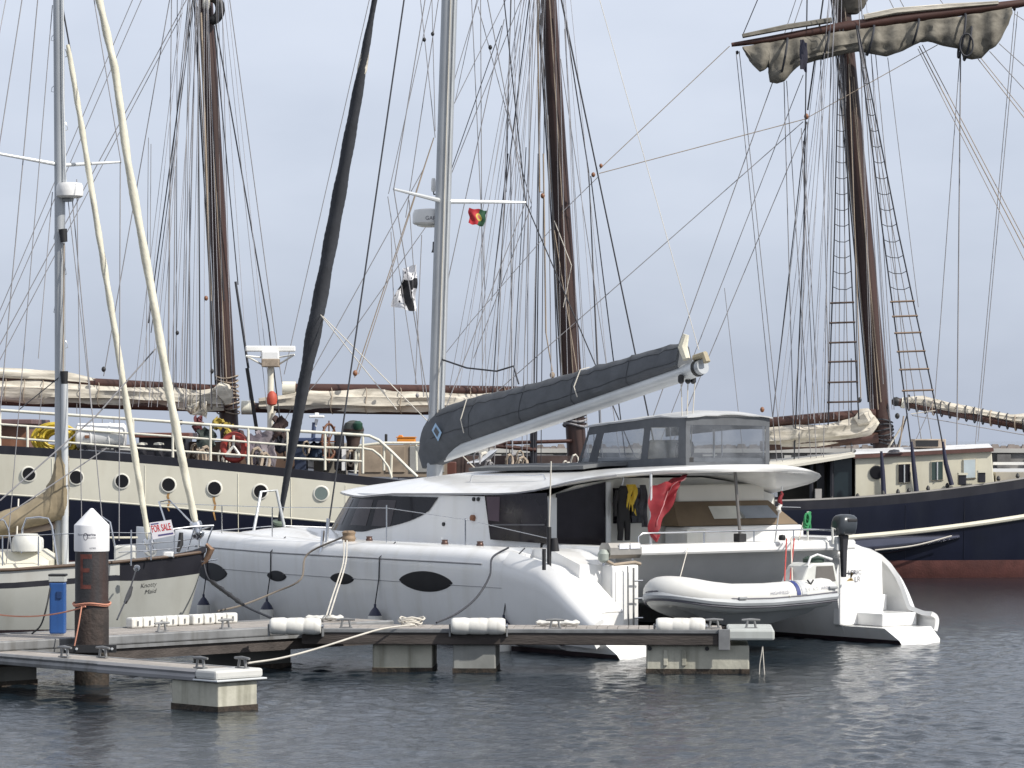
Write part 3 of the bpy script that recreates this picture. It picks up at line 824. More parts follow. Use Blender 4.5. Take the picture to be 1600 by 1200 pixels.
for v0, v1, m_ in ((3.62, 4.2, mat('screen_white', (.66, .66, .60), .3)), (4.21, 4.9, mat('screen_grey', (.24, .27, .31), .15))):
    cb(MB().add([scr(v0, .22), scr(v1, .22), scr(v1 + .07, .74), scr(v0 - .04, .74)], [(0, 1, 2, 3)]), 'screen_pane', m_, tw, smooth=False)
cb(MB().box((2.0, 2.85, 1.5), (BU - .05, 5.3, 1.872)), 'helm_console', gel, smooth=False, bevel=.05)
cb(MB().box((1.95, 2.75, 1.5), (1.99, 3.15, 1.84)), 'console_door', gel2, smooth=False, bevel=.01)
# roof
def rz_(u, v):
    t = (v - 2.85) / 2.45
    base = float(np.interp(u, [.5, 1.2, 2.2, 3.4, 5, 7, 8.2, 9.0, 9.6, 10.0], [2.89, 2.885, 2.86, 2.82, 2.79, 2.755, 2.66, 2.55, 2.44, 2.36]))
    drop = float(np.interp(u, [.6, 1.4, 2.0, 2.8, 3.6, 8, 9.5], [.12, .15, .20, .31, .36, .34, .12]))
    return base - drop * abs(t) ** 2.1 - (.10 * max(0, t) ** 3 if u < 3 else 0)
def rhw(u):
    if u < 2.4:
        return 2.45 * max(0.0, 1 - ((2.4 - u) / 1.85) ** 2.6) ** (1 / 2.6)
    return half(u, 7.5, 9.95, 2.45, 2.5)
ru = [.55 + 1.85 * (1 - math.cos(i / 9 * math.pi / 2)) for i in range(10)] + [2.4 + .5 * i for i in range(1, 11)] + [7.5 + 2.45 * math.sin(i / 12 * math.pi / 2) for i in range(1, 13)]
rings = []
for u in ru:
    w = max(rhw(u), .02); top = []; bot = []
    for k in range(25):
        t = -1 + 2 * k / 24; v = 2.85 + w * t
        ed = 1 - abs(t) ** 8
        top.append((u, v, rz_(u, v) + .0 - .035 * (1 - ed)))
        bot.append((u, 2.85 + w * t * .985, rz_(u, v) - .115 * (.5 + .5 * ed)))
    rings.append(top + bot[::-1])
roof = cb(MB().loft(rings, True, True), 'hardtop_roof', gel, ang=50)
pts = [(u, 2.85 - rhw(u) - .004, rz_(u, 2.85 - rhw(u)) - .055) for u in ru if 1.0 < u < 9.2]
cb(MB().tube(pts, .012, 6), 'gutter_line', mat('gutter_grey', (.3, .3, .31), .5), roof)
hr = [(cu(735, 1.0), 1.0), (cu(852, 1.0), 1.0)]
pts = [(hr[0][0], 1.0, rz_(hr[0][0], 1) - .01), (hr[0][0] - .05, 1.0, rz_(5, 1) + .09)] + [(hr[0][0] - .2 - i * .4, 1.0, rz_(4.5, 1) + .095) for i in range(5)] + [(hr[1][0] + .05, 1.0, rz_(3.5, 1) + .09), (hr[1][0], 1.0, rz_(3.2, 1) - .01)]
cb(MB().tube(pts, .014, 8), 'grab_rail', steel, roof)
# sun pad / solar cover on the roof, hatch
g = [[(u, v, rz_(u, v) + .10 + .015 * mnoise.noise(Vector((u * 2, v * 3, 0)))) for v in [1.75 + .12 * k for k in range(9)]] for u in [3.4 + .2 * i for i in range(17)]]
cb(MB().sheet(g, th=.06), 'roof_cover', mat('roof_cover_canvas', (.12, .125, .13), .7, var=.15, bump=.3), roof)
# poles of the hardtop and rail on the aft beam
cb(MB().tube([(.92, cv(1017, .92), 1.65), (.92, cv(1017, .92), 2.80)], .022, 8), 'roof_post', aluw)
cb(MB().tube([(.92, cv(1157, .92), 1.68), (.98, cv(1148, .98), 2.82)], .026, 8), 'roof_post', mat('bronze_grey_post', (.2, .19, .18), .4, metal=.4))
cb(MB().box((.85, cv(1151, .92), 1.66), (1.0, cv(1162, .92), 1.79)), 'post_foot', blackrub, smooth=False, bevel=.01)
v0, v1 = cv(998, .82), cv(1322, .82)
cb(MB().tube([(.82, v0, 1.5), (.82, v0 - .01, 1.78), (.82, v0 + .07, 1.83)] + [(.82, v0 + .3 + i * .4, 1.835) for i in range(9)] + [(.82, v1, 1.80)], .014, 8), 'beam_rail', steel)
for px in (1100, 1178, 1240):
    cb(MB().tube([(.82, cv(px, .82), 1.65), (.82, cv(px, .82), 1.835)], .013, 6), 'rail_post', steel)
lad = cb(MB().tube([(.5, cv(990, .5), .1), (.5, cv(990, .5), 1.32)], .017, 6), 'boarding_ladder', mat('grey_strap', (.18, .18, .18), .5))
for z in (.55, .85, 1.12):
    cb(MB().tube([(.5, cv(990, .5), z), (.5, cv(1004, .5), z)], .014, 6), 'rung', steel, lad)
cb(MB().tube([(.5, cv(983, .5), .1), (.52, cv(982, .5), 1.35)], .011, 6), 'strap', mat('grey_strap', (.1, .1, .1)), lad)
# flybridge enclosure
fb = [(1.9, 2.68), (1.9, 4.45), (4.75, 4.45), (4.75, 2.68)]
def fz(u): return float(np.interp(u, [1.9, 2.6, 4.6], [3.645, 3.66, 3.49]))
def fp(s, t, off=0.0):                           # s: 0..1 port side aft->front ; t height
    u = lerp(1.9, lerp(4.82, 4.42, t), s)
    return (u, 2.68 - off, lerp(rz_(u, 2.68) - .03, fz(u), t))
def fq(s, t, off=0.0):                           # aft face, port->starboard
    v = lerp(2.68, 4.45, s)
    return (1.9 + .0 * t - off, v, lerp(rz_(1.9, v) - .03, 3.645, t))
vin = bpy.data.materials.new('clear_vinyl'); vin.use_nodes = True
t_ = vin.node_tree; t_.nodes.clear()
o_ = t_.nodes.new('ShaderNodeOutputMaterial'); tr = t_.nodes.new('ShaderNodeBsdfTransparent'); tr.inputs[0].default_value = (.44, .46, .48, 1)
gl = t_.nodes.new('ShaderNodeBsdfGlossy'); gl.inputs['Roughness'].default_value = .12; gl.inputs[0].default_value = (.75, .77, .8, 1)
df = t_.nodes.new('ShaderNodeBsdfDiffuse'); df.inputs[0].default_value = (.35, .36, .37, 1)
m1 = t_.nodes.new('ShaderNodeMixShader'); m1.inputs[0].default_value = .3
m2 = t_.nodes.new('ShaderNodeMixShader')
nn_ = t_.nodes.new('ShaderNodeTexNoise'); nn_.inputs['Scale'].default_value = 2.2; nn_.inputs['Detail'].default_value = 3
rr_ = t_.nodes.new('ShaderNodeMapRange'); rr_.inputs[1].default_value = .35; rr_.inputs[2].default_value = .7; rr_.inputs[3].default_value = .22; rr_.inputs[4].default_value = .5
t_.links.new(nn_.outputs[0], rr_.inputs[0]); t_.links.new(rr_.outputs[0], m2.inputs[0])
t_.links.new(gl.outputs[0], m1.inputs[1]); t_.links.new(df.outputs[0], m1.inputs[2])
t_.links.new(tr.outputs[0], m2.inputs[1]); t_.links.new(m1.outputs[0], m2.inputs[2]); t_.links.new(m2.outputs[0], o_.inputs[0])
fly = cb(MB().box((1.95, 2.75, 2.7), (4.7, 4.4, 2.98)), 'flybridge', mat('flybridge_seat', (.30, .31, .32), .6), smooth=False, bevel=.05)
def panel(fn, s0, s1, t0, t1, nm, m_, off=0.0, th=.0):
    g = [[fn(lerp(s0, s1, i / 6), lerp(t0, t1, k / 4), off) for k in range(5)] for i in range(7)]
    return cb(MB().sheet(g, th=th), nm, m_, fly)
for fn, bars in ((fp, ((0, .07), (.345, .41), (.82, .90), (.975, 1.0))), (fq, ((0, .05), (.95, 1.0)))):
    for a, b in bars:
        panel(fn, a, b, 0, 1, 'canvas_strip', canvas_g)
    panel(fn, 0, 1, 0, .19 if fn is fp else .10, 'canvas_skirt', canvas_g, .003)
    panel(fn, 0, 1, .80 if fn is fp else .84, 1, 'canvas_valance', canvas_g, .003)
for a, b in ((.07, .345), (.41, .82), (.90, .975)):
    panel(fp, a, b, .19, .80, 'clear_window', vin, -.004)
panel(fq, .05, .95, .10, .84, 'clear_window', vin, -.004)
for k, (nm, q) in enumerate((('far', 4.45),)):
    g = [[(lerp(1.9, 4.6, i / 6), q, lerp(2.75, fz(lerp(1.9, 4.6, i / 6)), t)) for t in (0, .3)] for i in range(7)]
    cb(MB().sheet(g), 'canvas_skirt', canvas_g, fly)
    g = [[(lerp(1.9, 4.6, i / 6), q, lerp(2.75, fz(lerp(1.9, 4.6, i / 6)), t)) for t in (.78, 1)] for i in range(7)]
    cb(MB().sheet(g), 'canvas_valance', canvas_g, fly)
    g = [[(4.75, lerp(2.7, 4.45, i / 6), lerp(2.7, 3.48, t)) for t in (0, .35)] for i in range(7)]
    cb(MB().sheet(g), 'canvas_skirt', canvas_g, fly)
for u in (2.0, 3.05, 4.4):
    cb(MB().tube([(u, 4.4, 2.8), (u, 4.4, fz(u) - .02), (u, 2.75, fz(u) - .02), (u, 2.75, 2.8)], .014, 6), 'bow_frame', steel, fly)
g = [[(u, 2.66 + 1.81 * k / 14, fz(u) + .10 * math.sin(math.pi * k / 14) ** .8 * (1 if u > 1.9 else .5) + .012 * mnoise.noise(Vector((u * 3, k, 1)))) for k in range(15)] for u in [1.84 + 2.72 * i / 16 for i in range(17)]]
cb(MB().sheet(g, th=.02), 'canvas_top', canvas_lg, fly)
cb(MB().tube([(2.3, 3.6, 2.95), (2.3, 3.6, 3.45)], .02, 6), 'helm_post', whitep, fly)
cb(MB().lathe((2.8, 3.4, 3.1), [(.2, 0), (.2, .02), (.17, .03), (.17, 0)], 20, axis=(1, 0, .2)), 'steering_wheel', blackrub, fly)
cb(MB().cbox((3.3, 3.5, 3.1), (.5, .6, .35)), 'helm_pod', gel, fly, smooth=False, bevel=.05)
# mast, boom, sail cover
MU = 9.2; MTOP = 20.5
def mst(z): return (MU - .055 * (z - 2.5), 2.85)
mast = cb(MB().tube([(mst(z)[0], 2.85, z) for z in (2.4, 6, 10, 14, 18, MTOP)], .152, 18, flat=.82), 'mast', alu)
cb(MB().tube([(mst(z)[0] - .135, 2.78, z) for z in (3.6, 8, 14, 19)], .012, 6), 'halyard', rope_l, mast)
cb(MB().tube([(mst(z)[0] - .152, 2.86, z) for z in (3.6, 8, 14, 19)], .014, 6), 'sail_track', aluw, mast)
zs_ = cz(315, 9, 2.85)
sp = [(mst(zs_)[0], 2.85, zs_), ]
tipP = (mst(zs_)[0] - .42, 1.50, zs_ + .13); tipS = (mst(zs_)[0] - .45, 4.35, zs_ + .02)
cb(MB().tube([sp[0], tipP], [.045, .022], 8), 'spreader', aluw, mast)
cb(MB().tube([sp[0], tipS], [.045, .022], 8), 'spreader', aluw, mast)
rd = cb(MB().lathe((mst(7.3)[0] + .42, 2.85, cz(351, 9.3, 2.85)), [(.26, 0), (.30, .03), (.30, .19), (.27, .265), (.12, .29), (0, .292)], 24), 'radar_dome', mat('radar_white', (.74, .74, .73), .35), mast)
cb(MB().lathe((mst(7.3)[0] + .42, 2.85, cz(351, 9.3, 2.85) - .04), [(.14, 0), (.22, .02), (.22, .04)], 20), 'radar_base', gel2, rd)
T = text_mb('GARMIN', (0, 0, 0), (1, 0, 0), (0, 0, 1), .07, width=.36)
rc = CW(mst(7.3)[0] + .42, 2.85, cz(351, 9.3, 2.85) + .07)
T.xf(lambda x, y, z: (rc.x + .303 * math.sin((x - .06) / .303), rc.y - .303 * math.cos((x - .06) / .303), rc.z + z)).build('lettering', ink, rd, smooth=False)
cb(MB().tube([(mst(7.3)[0], 2.85, 7.08), (mst(7.3)[0] + .3, 2.85, 7.2)], .03, 6), 'radar_bracket', alu, mast)
za = cz(300, 9.3, 2.85)
ga = cb(MB().tube([(mst(za)[0] + .13, 2.85, za - .05), (mst(za)[0] + .30, 2.85, za - .05), (mst(za)[0] + .31, 2.85, za + .02)], .014, 6), 'antenna_bracket', blackrub, mast)
cb(MB().lathe((mst(za)[0] + .31, 2.85, za), [(.03, 0), (.045, .04), (.04, .2), (.03, .24), (0, .25)], 12), 'gps_antenna', whitep, ga)
zb_ = cz(395, 9.3, 2.85)
cb(MB().lathe((mst(zb_)[0] + .20, 2.85, zb_), [(.07, 0), (.05, .06), (.045, .19), (0, .2)], 12), 'deck_light', blackrub, mast)
g0 = Vector((8.95, 2.85, 3.0)); g1 = Vector((1.83, 2.85, 4.42))
boom = cb(MB().tube([g0, g0.lerp(g1, .5), g1], .135, 16), 'boom', aluw)
cb(MB().tube([g1, g1 + (g1 - g0).normalized() * .06], .135, 16), 'boom_end', blackrub, boom)
cb(MB().tube([g1 + (g1 - g0).normalized() * .06, g1 + (g1 - g0).normalized() * .16], .12, 16), 'boom_cap', alu, boom)
for t in (.80, .86, .93):
    p = g0.lerp(g1, t); d = (g1 - g0).normalized()
    cb(MB().tube([p, p + d * .022], .132, 16), 'boom_strap', rope_l if t > .9 else mat('brown_strap', (.16, .08, .05)), boom)
rings = []
NC = 40
for i in range(NC + 1):
    t = -.075 + 1.03 * i / NC
    p = g0 + (g1 - g0) * t
    hh = float(np.interp(t, [-.075, -.05, -.02, .03, .12, .3, .5, .7, .9, .955], [.55, .70, .77, .79, .78, .68, .60, .53, .48, .43]))
    ww = float(np.interp(t, [-.075, -.05, 0, .05, .3, .6, .955], [.14, .22, .27, .25, .22, .20, .17]))
    lo = float(np.interp(t, [-.075, -.02, .03, .1, 1], [-.20, -.22, -.18, -.03, -.01]))
    ring = []
    prof = [(0, lo), (-.55, lo + .02), (-.95, .12), (-1.0, .30), (-.85, .55), (-.55, .80), (-.22, .97), (0, 1.0), (.22, .97), (.55, .80), (.85, .55), (1.0, .30), (.95, .12), (.55, lo + .02)]
    for j, (a, b) in enumerate(prof):
        z = b * hh if b > .05 else b
        wob = .03 * mnoise.noise(Vector((t * 13, j * .8, 2.0))) + .018 * mnoise.noise(Vector((t * 40, j * 1.7, 5.0))) + (.012 * math.sin(t * 95 + j * .6) if b > .7 else 0)
        ring.append((p.x, p.y + a * ww + wob * (1 if a >= 0 else -1), p.z + .06 + z + wob * .8))
    rings.append(ring)
cov = cb(MB().loft(rings, True, True), 'sail_cover', canvas_g, ang=60)
for j in (3, 5):
    cb(MB().tube([Vector(r_[j]) + Vector((0, -.004, 0)) for r_ in rings[3:]], .007, 4), 'cover_seam', mat('seam_thread', (.055, .06, .068), .9), cov)
for i in (9, 17, 25, 33):
    cb(MB().tube([Vector(p_) + Vector((0, -.005, 0)) for p_ in rings[i][1:8]], .006, 4), 'cover_seam', mat('seam_thread', (.055, .06, .068), .9), cov)
q = g0 + (g1 - g0) * .032
lg = []
for du, dz in ((-.16, .0), (.03, .17), (.15, .04), (-.05, -.16)):
    lg.append((q.x + du, q.y - .285, q.z + .36 + dz))
cb(MB().add(lg, [(0, 1, 2, 3)]), 'sail_badge', mat('badge_blue', (.30, .45, .62), .5), cov, smooth=False)
lg2 = [(a + .015 * (1 if k in (2, 1) else -1) * -1 * .0 + (q.x - a) * .45, b - .006, c + (q.z + .37 - c) * .45) for k, (a, b, c) in enumerate(lg)]
cb(MB().add(lg2, [(0, 1, 2, 3)]), 'badge_mark', canvas_g, cov, smooth=False)
for t in (.14, .60):
    p = g0 + (g1 - g0) * t
    hh = float(np.interp(t, [.12, .3, .5, .7, .955], [.80, .68, .60, .54, .46]))
    pts = [(p.x, p.y + .02, p.z + hh + .07), (p.x + .03, p.y - .15, p.z + hh * .93 + .07), (p.x + .05, p.y - .27, p.z + hh * .55), (p.x - .03, p.y - .26, p.z + hh * .25)]
    cb(MB().tube(pts, .010, 6), 'cover_tie', rope_l, cov)
cb(MB().tube([(g1.x + .15, 2.75, g1.z + .55), (g1.x + .2, 2.72, g1.z + .35), (g1.x + .1, 2.72, g1.z + .15)], [.05, .08, .06], 8), 'sail_clew', sail_y, cov)
cb(MB().tube([(g1.x + .05, 2.85, g1.z + .17), (g1.x - .2, 2.85, g1.z + .22), (g1.x - .25, 2.85, g1.z + .1)], .06, 8), 'reef_sheave', mat('tan_sheave', (.35, .3, .2), .6), boom)
# standing rigging of the catamaran
def cr_(name, pts, r, m=rope_k, parent=None):
    return cb(MB().tube(pts, r, 6), name, m, parent)
mh = (mst(19.5)[0], 2.85, 19.5)
cr_('shroud', [(cu(510, -.55), -.55, 1.57), (mst(17.5)[0], 2.75, 17.5)], .016)
cr_('turnbuckle', [(cu(510, -.55), -.55, 1.5), (cu(510, -.55) - .02, -.53, 1.95)], .03, steel)
cr_('turnbuckle', [(cu(508, -.62), -.70, 1.35), (cu(508, -.62), -.66, 1.75)], .035, steel)
cr_('shroud', [(6.8, 6.3, 1.57), tipS, (mst(17.5)[0], 2.95, 17.5)], .012)
cr_('shroud', [(cu(857, -.55), -.55, 1.6), (cu(857, -.55), -.5, 2.95)], .012, rope_l)
cr_('diamond_stay', [(mst(3.4)[0], 2.75, 3.6), tipP, (mst(14)[0], 2.8, 14)], .010, rope_g)
cr_('diamond_stay', [(mst(3.4)[0], 2.95, 3.6), tipS, (mst(14)[0], 2.9, 14)], .010, rope_g)
cr_('topping_lift', [(g1.x - .05, 2.85, g1.z + .3), mh], .006, rope_l)
for pxa, pxb in ((1068, 1064), (1072, 1075), (1078, 1086)):
    cr_('mainsheet', [(2.05, cv(pxb, 2.05), 4.25), (2.0, cv(pxa, 2.0), 2.95)], .010, rope_l)
for k, pxb in enumerate((1064, 1075, 1083)):
    cb(MB().lathe((2.05, cv(pxb, 2.05), 4.18), [(.02, 0), (.05, .03), (.05, .12), (.02, .15)], 10), 'sheet_block', blackrub, boom)
cb(MB().cbox((2.0, cv(1074, 2.0), 2.93), (.2, .12, .16)), 'sheet_car', blackrub, roof, smooth=False, bevel=.02)
cb(MB().tube([(mst(4.9)[0] - .12, 2.85, cz(562, 9, 2.85)), (8.2, 2.85, cz(575, 8.3, 2.85)), (7.3, 2.85, cz(580, 7.3, 2.85)), (6.8, 2.85, cz(572, 6.8, 2.85)), (6.65, 2.85, cz(600, 6.6, 2.85))], .016, 6), 'lazy_line', rope_k, mast)
# furled genoa
bs = Vector((14.45, 2.85, 1.62)); tp = Vector((mst(19)[0] + .2, 2.85, 19.0))
ts = [0, .03, .07, .12, .17, .20, .215, .24, .3, .4, .45, .49, .52, .54, .56, .6, 1.0]
rsz = [.035, .06, .082, .115, .13, .155, .16, .152, .148, .132, .115, .092, .08, .06, .055, .05, .03]
ts2 = np.linspace(0, 1, 150)
g_ = [bs.lerp(tp, float(t)) + Vector((.012 * math.sin(t * 23), .012 * math.cos(t * 19), 0)) for t in ts2]
gen = cb(MB().tube(g_, [float(np.interp(t, ts, rsz)) * (1 + .03 * math.sin(t * 120) + .03 * math.sin(t * 57 + 1)) for t in ts2], 12, flat=.86, twist=.4), 'furled_genoa', gen_m, ang=50)
cb(MB().tube([bs.lerp(tp, t) for t in (.475, .49, .505, .52)], [.05, .095, .08, .04], 10), 'furled_genoa_clew', sail_c, gen)
cb(MB().lathe(bs.lerp(tp, -.008), [(.05, 0), (.14, .02), (.14, .05), (.07, .07), (.07, .17), (.14, .19), (.13, .23), (.05, .25)], 16, axis=tp - bs), 'furler_drum', mat('furler_green', (.10, .13, .10), .5), gen)
cb(MB().tube([(14.35, 2.85, 1.35), bs], .03, 6), 'bridle_leg', steel, gen)
cb(MB().tube([(14.2, .3, 1.5), bs], .012, 6), 'bridle_leg', steel, gen); cb(MB().tube([(14.2, 5.4, 1.5), bs], .012, 6), 'bridle_leg', steel, gen)
gp = bs.lerp(tp, .235)
for e in ((560, 640), (690, 740)):
    u_ = 9.5; cr_('furling_sheet', [gp, (u_, cv(e[0] + 60, u_), cz(e[1], u_, 3))], .010, rope_l, gen)
# pulpit and lifelines
pul = cb(MB().tube([(13.3, -.25, 1.6), (13.9, -.1, 2.12), (14.3, .35, 2.15), (13.6, .55, 1.62)], .016, 8), 'bow_pulpit', steel)
pul2 = cb(MB().tube([(13.9, cv(395, 13.9), 1.45), (14.0, cv(408, 14.0), cz(768, 14, 2.6)), (14.0, cv(432, 14.0), cz(766, 14, 2.9)), (13.9, cv(447, 13.9), 1.45)], .03, 8), 'bow_seat_frame', aluw)
for u in (9.6, 11.4):
    cb(MB().tube([(u, -.35 * plan(u), 1.58), (u, -.35 * plan(u), 2.1)], .012, 6), 'stanchion', steel)
cb(MB().tube([(13.9, -.1, 2.1), (11.4, -.26, 2.1), (9.6, -.32, 2.1), (cu(604, -.35), -.35, 2.15), (cu(727, -.25), -.25, 2.0), (cu(860, -.3), -.3, 1.75)], .006, 5), 'lifeline', steel)
for u in (12.6, 10.4, 8.2, 6, 4):
    cb(MB().tube([(u, WID + .4 * plan(u), 1.58), (u, WID + .4 * plan(u), 2.15)], .012, 6), 'stanchion', steel)
cb(MB().tube([(12.6, WID + .3, 2.13), (8.2, WID + .4, 2.13), (3, WID + .4, 2.13)], .006, 5), 'lifeline', steel)
# forward locker hump on the deck
g = [[(8.4 + 3.4 * i / 10, .0 + 1.4 * k / 6, 1.57 + .16 * math.sin(math.pi * i / 10) ** .6 * math.sin(math.pi * k / 6) ** .5) for k in range(7)] for i in range(11)]
cb(MB().sheet(g), 'coachroof_step', gel)
cb(MB().tube([(1.05, cv(850, 1.05), 1.30), (1.05, cv(850, 1.05), 1.62)], .03, 8), 'fairlead_post', blackrub)
cb(MB().tube([(1.15, cv(858, 1.15), 1.25), (1.15, cv(858, 1.15), 1.95), ], .035, 8), 'shroud_cover', blackrub)
cb(MB().tube([(1.1, cv(867, 1.1), 1.58), (1.1, cv(866, 1.1), 1.78)], [.07, .05], 10), 'winch_cover', blackrub)
# fenders along the port side
for i, (px, pt, pb, lab) in enumerate(((586, 848, 962, 'second'), (417, 842, 952, 'third'), (318, 842, 945, 'x'), (787, 862, 980, 'first'))):
    vg = -hb(8, .5) if px > 400 else -.5
    u = cu(px, vg); vg = -hb(u, .6) - .12; u = cu(px, vg); z = cz(pb, u, vg)
    labs = ('navy capped fender hung just forward of the largest oval hull window', 'navy capped fender hung under the furled headsail drum', 'navy capped fender hung by the forward oval window behind the black bowed yacht', 'navy capped fender hung just above the middle roller fender')
    f = thing('hull_fender', CW(u, vg, z - .4), labs[i], 'fender', 'fenders hung along the catamaran hull')
    MB().lathe((u, vg, z), [(.02, .19), (.022, .14), (.05, .11), (.085, .06), (.115, .0)], 16).xf(CW).build('cap', mat('navy_fender_cap', (.016, .02, .05), .45), f)
    MB().lathe((u, vg, z), [(.115, 0.0), (.12, -.05), (.12, -.5), (.06, -.58), (0, -.6)], 16).xf(CW).build('body', pvc, f)
    MB().tube([CW(u, vg, z + .18), CW(u - .02, vg + .06, lerp(z, 1.4, .6)), CW(u - .05, -hb(u, 1.3) - .02, 1.35), CW(u - .05, -hb(u, 1.3) * .6, 1.6)], .011, 6).build('line', rope_k, f)
# mooring and spring lines
line_thing('mooring_line', [CW(cu(540, -.5), -.52, 1.66), CW(cu(500, -.6), -.85, 1.35), W(470, 905, 53.5), W(430, 925, 53.5), W(380, 945, 53), W(340, 955, 52)], .017, mat('brown_rope', (.17, .145, .12), .8), 'brown mooring rope sloping from the bow winch down across the white catamaran hull')
line_thing('mooring_line', [CW(cu(545, -.6), -.7, 1.6), W(536, 880, 50.5), W(520, 930, 48.5), W(510, 962, 46.6)], .012, rope_l, 'doubled white mooring rope from the bow winch down to the finger dock')
line_thing('mooring_line', [CW(cu(550, -.6), -.7, 1.6), W(540, 880, 50.4), W(525, 930, 48.4), W(515, 962, 46.5)], .012, rope_l, 'doubled white mooring rope from the bow winch down to the finger dock')
line_thing('mooring_line', [CW(cu(795, -.5), -.5, 1.6), CW(cu(780, -.7), -.83, 1.45), W(765, 900, 47.6), W(745, 933, 47), W(715, 958, 46.4), W(682, 973, 45.9)], .016, rope_k, 'black mooring rope curving from the stern quarter of the catamaran to the finger dock')
for o in [x for x in bpy.data.objects if x.name.startswith('mooring_line') and x.get('label', '').startswith('doubled')]:
    o['group'] = 'doubled white bow ropes'
# coil of rope on the bow winch
wn = (cu(545, -.45), -.45, 1.575)
cb(MB().lathe(wn, [(.10, 0), (.12, .05), (.10, .1), (.12, .15), (.08, .18), (0, .18)], 14), 'bow_winch', mat('rope_wrapped_winch', (.28, .2, .13), .7, var=.3))

# ------------------------------------------------------------------ dinghy hung under the aft beam
dg = thing('inflatable_dinghy', CW(-.35, 2.5, .7), 'white rigid inflatable dinghy slung between the catamaran sterns', 'dinghy')
def db(mb, name, m, parent=None, **k):
    return mb.xf(CW).build(name, m, parent or dg, **k)
tubem = mat('white_hypalon', (.58, .58, .56), .45, var=.05, scale=2, streak=((.5, .48, .43), .3, 5))
uc = -.28
VR, VL = cv(1316, uc - .86), cv(1017, uc - .17) + .21
VB = VL + .95
KP = [(cv(px, uc - .8), cz(py, uc - .8, cv(px, uc - .8))) for px, py in ((1025, 910), (1050, 913), (1085, 922), (1120, 932), (1150, 936), (1200, 935), (1260, 930), (1320, 923))]
def dz(v): return float(np.interp(v, [k[0] for k in KP], [k[1] for k in KP]))
pts = [(uc - .66, v, dz(v)) for v in np.linspace(VR, VB, 18)]
pts += [(uc - .66 * math.cos(a), VB - .95 * math.sin(a), dz(VB - .95 * math.sin(a))) for a in np.linspace(.1, math.pi - .1, 22)]
pts += [(uc + .66, v, dz(v)) for v in np.linspace(VB, VR, 18)]
pts = [(uc - .66 + (p[0] - uc + .66) * .74, p[1], p[2] - .13 * (p[0] - uc + .66) / 1.32) for p in pts]
rad = [.12, .20] + [.225] * (len(pts) - 4) + [.20, .12]
db(MB().tube(pts, rad, 20), 'tube', tubem, ang=60)
for k, (dzz, r, m_) in enumerate(((-.03, .058, mat('grey_rub_strake', (.36, .38, .40), .5)), (.034, .015, mat('dark_rub_edge', (.10, .10, .12), .6)), (-.095, .015, mat('dark_rub_edge', (.1, .1, .12))))):
    P = []
    for p in pts[1:-1]:
        d = Vector((p[0] - uc, p[1] - 2.2, 0))
        if p[1] > VB: d = Vector((1 if p[0] > uc - .17 else -1, 0, 0))
        else: d = Vector((p[0] - uc + .17, (p[1] - VB), 0))
        d.normalize()
        ex = .20 if k == 0 else .215
        P.append((p[0] + d.x * ex, p[1] + d.y * ex, p[2] + dzz - .03))
    db(MB().tube(P, r, 8), 'rub_strake' if k == 0 else 'strake_edge', m_)
rings = []
uh = uc - .17
for v in np.linspace(VR - .12, VL + .35, 14):
    w = .48 * (1 if v > VB + .3 else max(.08, 1 - ((VB + .3 - v) / 1.0) ** 2))
    kz = dz(v) - float(np.interp(v, [VL + .35, VB, VB + .8, VR], [.18, .38, .50, .34]))
    rings.append([(uh - w, v, dz(v) - .06), (uh - w * .75, v, dz(v) - .2), (uh, v, kz), (uh + w * .75, v, dz(v) - .24), (uh + w, v, dz(v) - .15), (uh, v, dz(v) - .13)])
db(MB().loft(rings), 'rigid_hull', mat('grey_dinghy_hull', (.42, .43, .43), .4, var=.06), ang=25)
# console arch and seat
k0 = cv(1240, uc - .3)
con = db(MB().loft([[(uc - .42 + du * .5, k0 + a_, z_) for a_, z_ in ((0, .95), (.20, 1.32), (.30, 1.37), (.74, 1.37), (.86, .95))] for du in (0, 1)]), 'console', mat('console_white', (.60, .61, .58), .35), smooth=False, bevel=.03)
db(MB().add([(uc - .426, k0 + .33, 1.08), (uc - .426, k0 + .76, 1.08), (uc - .426, k0 + .70, 1.32), (uc - .426, k0 + .36, 1.32)], [(0, 1, 2, 3)]), 'console_window', mat('console_smoke', (.14, .13, .12), .2), con, smooth=False)
db(MB().tube([(uc - .4, k0 + .2, 1.33), (uc - .4, k0 + .26, 1.46), (uc - .4, k0 + .4, 1.50), (uc - .4, k0 + .7, 1.42)], .018, 8), 'grab_bar', mat('white_bar', (.75, .75, .75), .3), con)
db(MB().lathe((uc - .2, k0 + .5, 1.38), [(.14, -.02), (.17, 0), (.17, .05), (.1, .09), (0, .1)], 14), 'steering_cover', mat('dark_green_cover', (.035, .06, .045), .7), con)
tub = dg
def tube_xy(v, t):   # point on the near tube skin, t angle above horizontal
    return (uc - .66 - (.228) * math.cos(t), v, dz(v) + .228 * math.sin(t))
def tube_patch(v0, v1, t0, t1, nm, m_, off=.004):
    g = [[(lambda q: (q[0] - off * math.cos(lerp(t0, t1, k / 5)), q[1], q[2] + off * math.sin(lerp(t0, t1, k / 5))))(tube_xy(lerp(v0, v1, i / 4), lerp(t0, t1, k / 5))) for k in range(6)] for i in range(5)]
    return db(MB().sheet(g), nm, m_)
vB = cv(1248, uc - .86)
tube_patch(cv(1240, uc - .8), cv(1246, uc - .8), .1, 1.5, 'blue_band', mat('band_blue', (.02, .035, .16), .5))
tube_patch(cv(1248, uc - .8), cv(1256, uc - .8), .1, 1.5, 'grey_band', mat('band_grey', (.42, .43, .44), .5))
